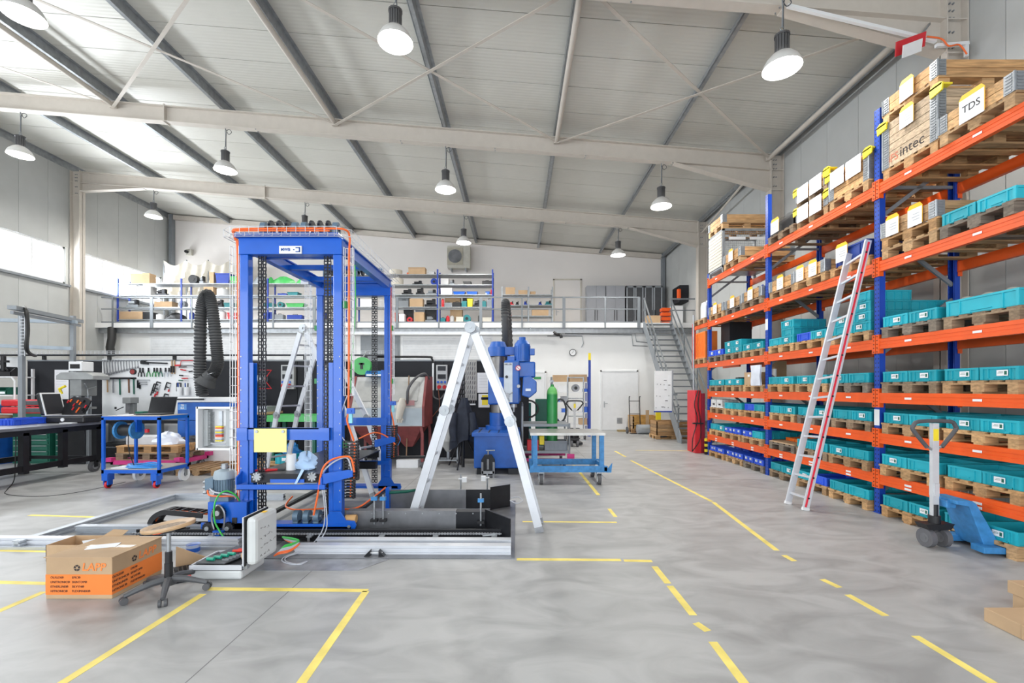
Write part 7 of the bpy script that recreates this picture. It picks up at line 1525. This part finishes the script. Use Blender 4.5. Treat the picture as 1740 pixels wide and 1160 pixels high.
t = thing('wall_camera', 'small dark lens camera on a beige box on the rear wall', 'camera', W(320, 428, 22.4)); MB().box(-.12, 0, -.15, .14, .15, .15).obj('box', acm, t, local=True, bev=.01); MB().cyl((-.05, -.12, 0), (-.05, 0, 0), .07, n=16).obj('lens', black, t, local=True)
# pale drape
m = MB(); n1, n2 = 80, 6; vs = []
for a in range(n1+1):
    u = a/n1; px = 278+(428-278)*u; sag = abs(math.sin(u*PI*4))
    for b_ in range(n2+1):
        v = b_/n2; vs.append((wx(px, 21.5), 21.5+.12*math.sin(u*60+v*6)*(.3+v), wz(442+9*sag+v*(60-6*sag), 21.5)))
m.add(vs, [(a*(n2+1)+b_, (a+1)*(n2+1)+b_, (a+1)*(n2+1)+b_+1, a*(n2+1)+b_+1) for a in range(n1) for b_ in range(n2)], True)
dr = m.obj('fabric_drape', drape, label='pale fabric draped behind the left mezzanine shelves', cat='drape')
for px in (278, 316, 353, 390, 428): MB().cyl((wx(px, 21.52), 21.55, ZM-.02), (wx(px, 21.52), 21.55, wz(441, 21.5)), .03).obj('hanging_pole', grey_st, dr)
# shelving
YF = 19.35
def shelving(px0, px1, pys, posts, lb, depth=.6, top=None, postmat=blue_dk):
    t = thing('storage_shelving', lb, 'shelving', (wx((px0+px1)/2, YF), YF+.3, ZM-.02)); x0, x1 = max(wx(px0, YF), -17.0), wx(px1, YF)
    for py in pys: MB().box(x0, YF, wz(py, YF)-.035, x1, YF+depth, wz(py, YF)+.0).obj('shelf_board', galv, t)
    for px in posts:
        x = max(wx(px, YF), -16.98)
        for y in (YF-.015, YF+depth-.03): MB().box(x-.03, y, ZM-.02, x+.03, y+.045, wz(top or pys[0]-8, YF)).obj('upright', postmat, t)
    return t
PL = (481, 501, 521.5, 542); PR = (465.5, 483, 500, 521)
shelving(200, 590, PL, (200, 308, 455, 588), 'left long blue and grey shelving on the mezzanine')
shelving(600, 838, PR, (602, 743.5, 837), 'right blue and grey shelving below the air conditioner')
shelving(852, 940, (500, 517.5, 536), (853, 898, 939), 'low light shelving left of the mezzanine door', top=487, postmat=galv)
cmat = {'card': card, 'red': red, 'blue': blue, 'dblue': blue_dk, 'green': mat('bright_green', (.06, .42, .1), .4) if 'bright_green' not in bpy.data.materials else bpy.data.materials['bright_green'], 'black': black, 'grey': grey_st, 'lgrey': mat('light_grey_plastic', (.5, .5, .5), .5), 'white': white, 'yellow': yellow, 'teal': mat('teal_plastic', (.02, .2, .22), .5), 'orange': orange, 'beige': drape}
used_lb = {}
def item(px0, px1, top, base, kind, col, lb, Y=YF+.05):
    x0, x1, z0, z1 = wx(px0, Y), wx(px1, Y), wz(base, YF)+.0005, wz(top, Y); mt = cmat[col]; c_ = (x0+x1)/2; h = z1-z0; w__ = x1-x0
    t = thing({'box': 'storage_box', 'bin': 'storage_bin', 'case': 'tool_case', 'can': 'canister', 'mach': 'machine_part', 'bag': 'bag', 'drum': 'cable_drum'}[kind], lb, {'box': 'box', 'bin': 'bin', 'case': 'case', 'can': 'canister', 'mach': 'machine part', 'bag': 'bag', 'drum': 'drum'}[kind], (c_, Y+.15, z0), group='goods on the mezzanine shelves')
    a = w__/2
    if kind == 'box': MB().box(-a, -.15, 0, a, .2, h*.94).obj('box_body', mt, t, local=True); MB().box(-a-.006, -.155, h*.80, a+.006, .205, h).obj('lid', mt, t, local=True)
    elif kind == 'bin': MB().prism([(-a*.85, 0), (a*.85, 0), (a, h), (-a, h)], 'y', -.15, .2).obj('bin_body', mt, t, local=True); MB().box(-a-.012, -.165, h*.88, a+.012, .215, h*.99).obj('rim', mt, t, local=True)
    elif kind == 'case': MB().box(-a, -.1, 0, a, .15, h*.85).obj('body', mt, t, local=True, bev=.02); MB().tube([(-a*.35, 0, h*.84), (-a*.3, 0, h), (a*.3, 0, h), (a*.35, 0, h*.84)], .012).obj('handle', black, t, local=True)
    elif kind == 'can': MB().lathe((0,0,0), [(0, 0), (a, 0), (a, h*.8), (a*.5, h*.92), (a*.3, h*.94), (a*.3, h), (0, h)], 16).obj('body', mt, t, local=True)
    elif kind == 'bag':
        m = MB(); n1, n2 = 16, 6; vs = []
        for q in range(n1):
            for r_ in range(n2):
                th = 2*PI*q/n1; ph = PI/2*r_/(n2-1); k_ = 1+.15*math.sin(4*th+r_)
                vs.append((a*k_*math.cos(th)*math.cos(ph), .18*k_*math.sin(th)*math.cos(ph), h*math.sin(ph)*(1+.1*math.sin(5*th))))
        m.add(vs, [(q*n2+r_, ((q+1) % n1)*n2+r_, ((q+1) % n1)*n2+r_+1, q*n2+r_+1) for q in range(n1) for r_ in range(n2-1)], True).obj('body', mt, t, local=True)
    elif kind == 'drum': MB().cyl((0, -.1, h/2), (0, .1, h/2), h/2, n=20).obj('drum', mt, t, local=True); MB().cyl((0, -.11, h/2), (0, .11, h/2), h/5, n=12).obj('hub', black, t, local=True)
    else:
        MB().box(-a, -.1, 0, a, .12, h*.35).obj('base', mt, t, local=True, bev=.008); MB().cyl((-a*.7, 0, h*.6), (a*.4, 0, h*.6), h*.28, n=14).obj('body', mt, t, local=True); MB().box(a*.2, -.08, h*.3, a*.7, .08, h).obj('head', steel_dk, t, local=True)
    return t
LA, LB, LC, LD = PL; A, B, C_, D = PR; Z0 = 547
S1, S2, S3, S4 = 'top board of left shelving', 'second board of left shelving', 'third board of left shelving', 'lowest board of left shelving'
for it in [(222, 254, 464, LA, 'box', 'card', 'cardboard box, left end of '+S1), (316, 336, 466, LA, 'drum', 'black', 'black ring, '+S1), (337, 344, 468, LA, 'mach', 'grey', 'small grey gadget, '+S1), (356, 363, 462, LA, 'box', 'card', 'narrow brown carton, '+S1), (366, 390, 464, LA, 'bin', 'dblue', 'blue tub, '+S1), (391, 410, 469, LA, 'bin', 'green', 'bright green tub, '+S1),
           (428, 452, 467, LA, 'bag', 'grey', 'dark bundled bag, '+S1), (453, 462, 470, LA, 'bag', 'green', 'small green bundle, '+S1), (460, 498, 469, LA, 'bag', 'green', 'long bright green bag, '+S1), (502, 518, 472, LA, 'bag', 'green', 'green sack with strap, '+S1),
           (206, 232, 484, LB, 'box', 'white', 'two-hole white box, '+S2), (233, 256, 486, LB, 'box', 'lgrey', 'light grey box, '+S2), (346, 362, 487, LB, 'box', 'card', 'brown box, '+S2), (366, 384, 488, LB, 'can', 'white', 'white barrel, '+S2), (470, 486, 497, LB, 'case', 'dblue', 'flat blue case, '+S2), (488, 506, 496, LB, 'bin', 'teal', 'low teal bin, '+S2), (262, 280, 490, LB, 'mach', 'black', 'dark machine part, '+S2), (400, 420, 489, LB, 'bin', 'grey', 'grey tub, '+S2),
           (213, 232, 508, LC, 'mach', 'grey', 'grey fitting, left of '+S3), (262, 292, 512, LC, 'box', 'card', 'flat brown box, '+S3), (296, 318, 510, LC, 'drum', 'grey', 'grey reel, '+S3), (366, 376, 508, LC, 'mach', 'black', 'dark tool, '+S3), (380, 396, 514, LC, 'bin', 'teal', 'teal bin, '+S3), (447, 464, 513, LC, 'case', 'teal', 'teal case, '+S3), (466, 484, 512, LC, 'drum', 'teal', 'teal disc, '+S3), (486, 516, 515, LC, 'bin', 'green', 'low green tray, '+S3), (334, 352, 508, LC, 'can', 'lgrey', 'light grey canister, '+S3), (400, 412, 506, LC, 'case', 'grey', 'grey case, '+S3),
           (202, 242, 529, LD, 'box', 'card', 'long cardboard box, '+S4), (243, 257, 530, LD, 'box', 'black', 'dark carton, '+S4), (262, 274, 532, LD, 'can', 'white', 'white canister, '+S4), (278, 312, 531, LD, 'bag', 'black', 'black sack, '+S4), (318, 326, 528, LD, 'can', 'dblue', 'blue bottle, '+S4), (368, 380, 526, LD, 'can', 'white', 'white roll, '+S4), (447, 462, 530, LD, 'box', 'dblue', 'dark blue box, '+S4), (465, 480, 532, LD, 'case', 'grey', 'grey case, '+S4), (486, 512, 533, LD, 'case', 'dblue', 'blue machine case, '+S4), (386, 402, 531, LD, 'bin', 'red', 'red bin, '+S4), (332, 360, 533, LD, 'mach', 'grey', 'grey pump, '+S4), (540, 552, 528, LD, 'case', 'dblue', 'dark blue case behind the mast, '+S4)]: item(*it)
T1, T2, T3, T4, T5 = 'top board of right shelving', 'second board of right shelving', 'third board of right shelving', 'fourth board of right shelving', 'mezzanine floor below right shelving'
for it in [(660, 682, 456, A, 'can', 'beige', 'beige round tank, '+T1), (670, 678, 461, A, 'box', 'card', 'tiny carton beside the tank, '+T1), (694, 722, 454, A, 'box', 'card', 'open cardboard box, '+T1), (690, 694, 461, A, 'can', 'orange', 'small orange bottle, '+T1), (728, 738, 461, A, 'bin', 'lgrey', 'small pale tray, '+T1),
           (664, 684, 470, B, 'can', 'beige', 'beige barrel, '+T2), (700, 718, 476, B, 'mach', 'black', 'black tool, '+T2), (732, 742, 472, B, 'drum', 'dblue', 'blue reel, '+T2), (749, 762, 473, B, 'box', 'lgrey', 'grey box, '+T2), (763, 772, 474, B, 'mach', 'grey', 'grey fitting, '+T2), (787, 800, 478, B, 'bin', 'black', 'flat black tray, '+T2), (819, 836, 475, B, 'case', 'black', 'black case, '+T2),
           (682, 700, 490, C_, 'mach', 'black', 'left black tool, '+T3), (706, 720, 488, C_, 'mach', 'black', 'middle black tool, '+T3), (724, 742, 491, C_, 'mach', 'grey', 'right dark tool, '+T3), (749, 768, 489, C_, 'box', 'white', 'white box, '+T3), (770, 790, 495, C_, 'bin', 'blue', 'left low blue bin, '+T3), (793, 811, 495, C_, 'bin', 'blue', 'right low blue bin, '+T3), (825, 832, 495, C_, 'bin', 'blue', 'small blue bin, '+T3), (833, 836, 490, C_, 'can', 'red', 'slim red can, '+T3), (620, 640, 489, C_, 'box', 'lgrey', 'pale box behind the mast, '+T3),
           (676, 694, 508, D, 'case', 'grey', 'grey suitcase, '+T4), (696, 718, 507, D, 'box', 'card', 'brown box, '+T4), (721, 742, 507, D, 'mach', 'black', 'black motor, '+T4), (749, 754, 506, D, 'can', 'red', 'red can, '+T4), (755, 768, 512, D, 'case', 'grey', 'left grey case, '+T4), (769, 783, 511, D, 'case', 'black', 'dark case, '+T4), (784, 793, 509, D, 'case', 'teal', 'teal case, '+T4), (794, 803, 507, D, 'bin', 'yellow', 'yellow stacked boxes, '+T4), (804, 816, 509, D, 'mach', 'black', 'dark drill, '+T4), (818, 826, 509, D, 'case', 'teal', 'second teal case, '+T4), (827, 836, 506, D, 'case', 'grey', 'end grey case, '+T4), (612, 632, 508, D, 'box', 'white', 'white box behind the mast, '+T4), (644, 660, 509, D, 'box', 'lgrey', 'pale instrument box, '+T4),
           (671, 676, 531, Z0, 'box', 'orange', 'orange panel, '+T5), (678, 687, 533, Z0, 'box', 'white', 'white carton, '+T5), (690, 701, 538, Z0, 'drum', 'red', 'red hose drum, '+T5), (704, 720, 530, Z0, 'box', 'card', 'brown carton, '+T5), (722, 741, 535, Z0, 'mach', 'grey', 'grey compressor, '+T5), (748, 756, 538, Z0, 'case', 'teal', 'teal pump, '+T5), (757, 763, 535, Z0, 'can', 'red', 'red extinguisher like can, '+T5), (764, 771, 535, Z0, 'can', 'lgrey', 'light grey can, '+T5), (775, 787, 538, Z0, 'box', 'beige', 'beige crate, '+T5), (788, 798, 534, Z0, 'drum', 'teal', 'teal drum, '+T5), (812, 818, 533, Z0, 'can', 'black', 'black canister, '+T5), (820, 835, 539, Z0, 'box', 'beige', 'pale wooden box, '+T5)]: item(*it)
Q1, Q2, Q3 = 'top board of low light shelving', 'middle board of low light shelving', 'lowest board of low light shelving'
for it in [(859, 875, 488, 500, 'box', 'card', 'brown box, left of '+Q1), (881, 896, 493, 500, 'box', 'card', 'open brown box, '+Q1), (901, 910, 495, 500, 'box', 'card', 'small red brown box, '+Q1), (866, 873, 511, 517.5, 'mach', 'red', 'red fitting, '+Q2), (876, 882, 511, 517.5, 'mach', 'black', 'black fitting, '+Q2), (890, 896, 510, 517.5, 'mach', 'dblue', 'blue fitting, '+Q2), (915, 921, 511, 517.5, 'mach', 'dblue', 'small blue valve, '+Q2), (926, 938, 510, 517.5, 'mach', 'teal', 'teal valves, '+Q2), (904, 932, 524, 536, 'box', 'card', 'long cardboard box, '+Q3), (862, 870, 532, 536, 'mach', 'red', 'small red part, '+Q3)]: item(*it)
for a, b_, tp_, bs, cl, nm in ((686, 700, 524, Z0, 'black', 'dark box left'), (706, 722, 523, Z0, 'grey', 'dark grey box middle'), (724, 741, 526, Z0, 'black', 'black box right'), (765, 785, 525, Z0, 'card', 'brown box')):  # boxes added behind the goods to stand in for dark shelf-back shadows
    item(a, b_, tp_, bs, 'box', cl, nm+' added for shade at the back of the mezzanine floor shelf', YF+.38)
for a, b_, tp_, bs, cl, nm in ((676, 694, 503, D, 'grey', 'dark box behind suitcase'), (756, 782, 504, D, 'card', 'brown box behind the grey cases'), (786, 802, 503, D, 'black', 'black box behind the yellow boxes')):  # more added boxes, darkening the back of this board in place of shadow
    item(a, b_, tp_, bs, 'box', cl, nm+' added for shade on fourth board of right shelving', YF+.36)
# lockers
def locker(px0, px1, glass, lb):
    Y = 21.9; x0, x1 = wx(px0, Y), wx(px1, Y); z0, z1 = ZM-.02, wz(485, Y); t = thing('steel_locker', lb, 'locker', ((x0+x1)/2, Y+.2, z0))
    lm = cmat['lockg'] if 'lockg' in cmat else cmat.setdefault('lockg', mat('locker_grey', (.36, .37, .40), .5, var=.04)); xm = (x0+x1)/2
    MB().box(x0, Y+.02, z0, x1, Y+.45, z1).obj('body', lm if not glass else dark_pl, t)
    for a, b_, s_ in ((x0, xm, 1), (xm, x1, -1)):
        if not glass: d = MB().box(a+.015, Y, z0+.06, b_-.015, Y+.02, z1-.03).obj('door', lm, t)
        else:
            d = MB().box(a+.015, Y, z0+.06, a+.075, Y+.02, z1-.03).box(b_-.075, Y, z0+.06, b_-.015, Y+.02, z1-.03).box(a+.015, Y, z0+.06, b_-.015, Y+.02, z0+.12).box(a+.015, Y, z1-.09, b_-.015, Y+.02, z1-.03).obj('glass_door', alu, t)
            for k in range(5): MB().box(a+.08, Y+.021, z0+.2+k*.4, b_-.08, Y+.023, z0+.22+k*.4).obj('shelf_edge', alu, d); MB().box(a+.1, Y+.0215, z0+.225+k*.4, a+.15+.08*((k*7+int(px0)) % 3), Y+.0225, z0+.42+k*.4).obj('folder', white, d)
        hx = xm-s_*.06; MB().box(hx-.012, Y-.03, z0+.6, hx+.012, Y-.0, z0+1.1).obj('handle', black, d)
locker(997, 1029, 0, 'grey double-door locker directly right of the mezzanine door'); locker(1030, 1062, 0, 'grey double-door locker beside the glass cabinets')
locker(1064, 1094, 1, 'glass-door cabinet beside the grey lockers'); locker(1095, 1126, 1, 'glass-door cabinet in the mezzanine corner')
t = thing('orange_rack', 'stack of orange clamps by the mezzanine corner', 'rack', (6.4, 19.6, ZM-.02))
for k in range(4): MB().box(-.15, 0, .05+k*.2, .25, .3, .2+k*.2).obj('orange_clamp', orange, t, local=True, bev=.02)
MB().box(.3, .1, 0, .8, .3, .9).obj('white_board', white, label=None, parent=t, local=True)
t = thing('tool_rack', 'black and orange tool rack on wall above the stair landing', 'rack', (6.9, 19.8, 5.3)); MB().box(.05, -.4, .15, .43, .5, .85).obj('board', black_m, t, local=True); MB().box(-.1, -.6, .2, .04, -.45, .65).obj('orange_case', orange, t, local=True, bev=.03)
for k in range(5): MB().box(0, -.38+k*.17, .3, .05, -.32+k*.17, .8).obj('hanging_tool', steel_dk, t, local=True)
MB().box(5.55, 19.3, ZM-.02, 6.1, 19.7, ZM+.4).obj('cardboard_box', card, label='cardboard box at the top of the stairs', cat='box')
MB().tube([W(190, 557, 18.6), W(190, 575, 18.5), W(187, 590, 18.5), W(189, 605, 18.5)], .14, 10).obj('pipe_bundle', black_cab, label='black insulated bundle by the left mezzanine end', cat='pipe')
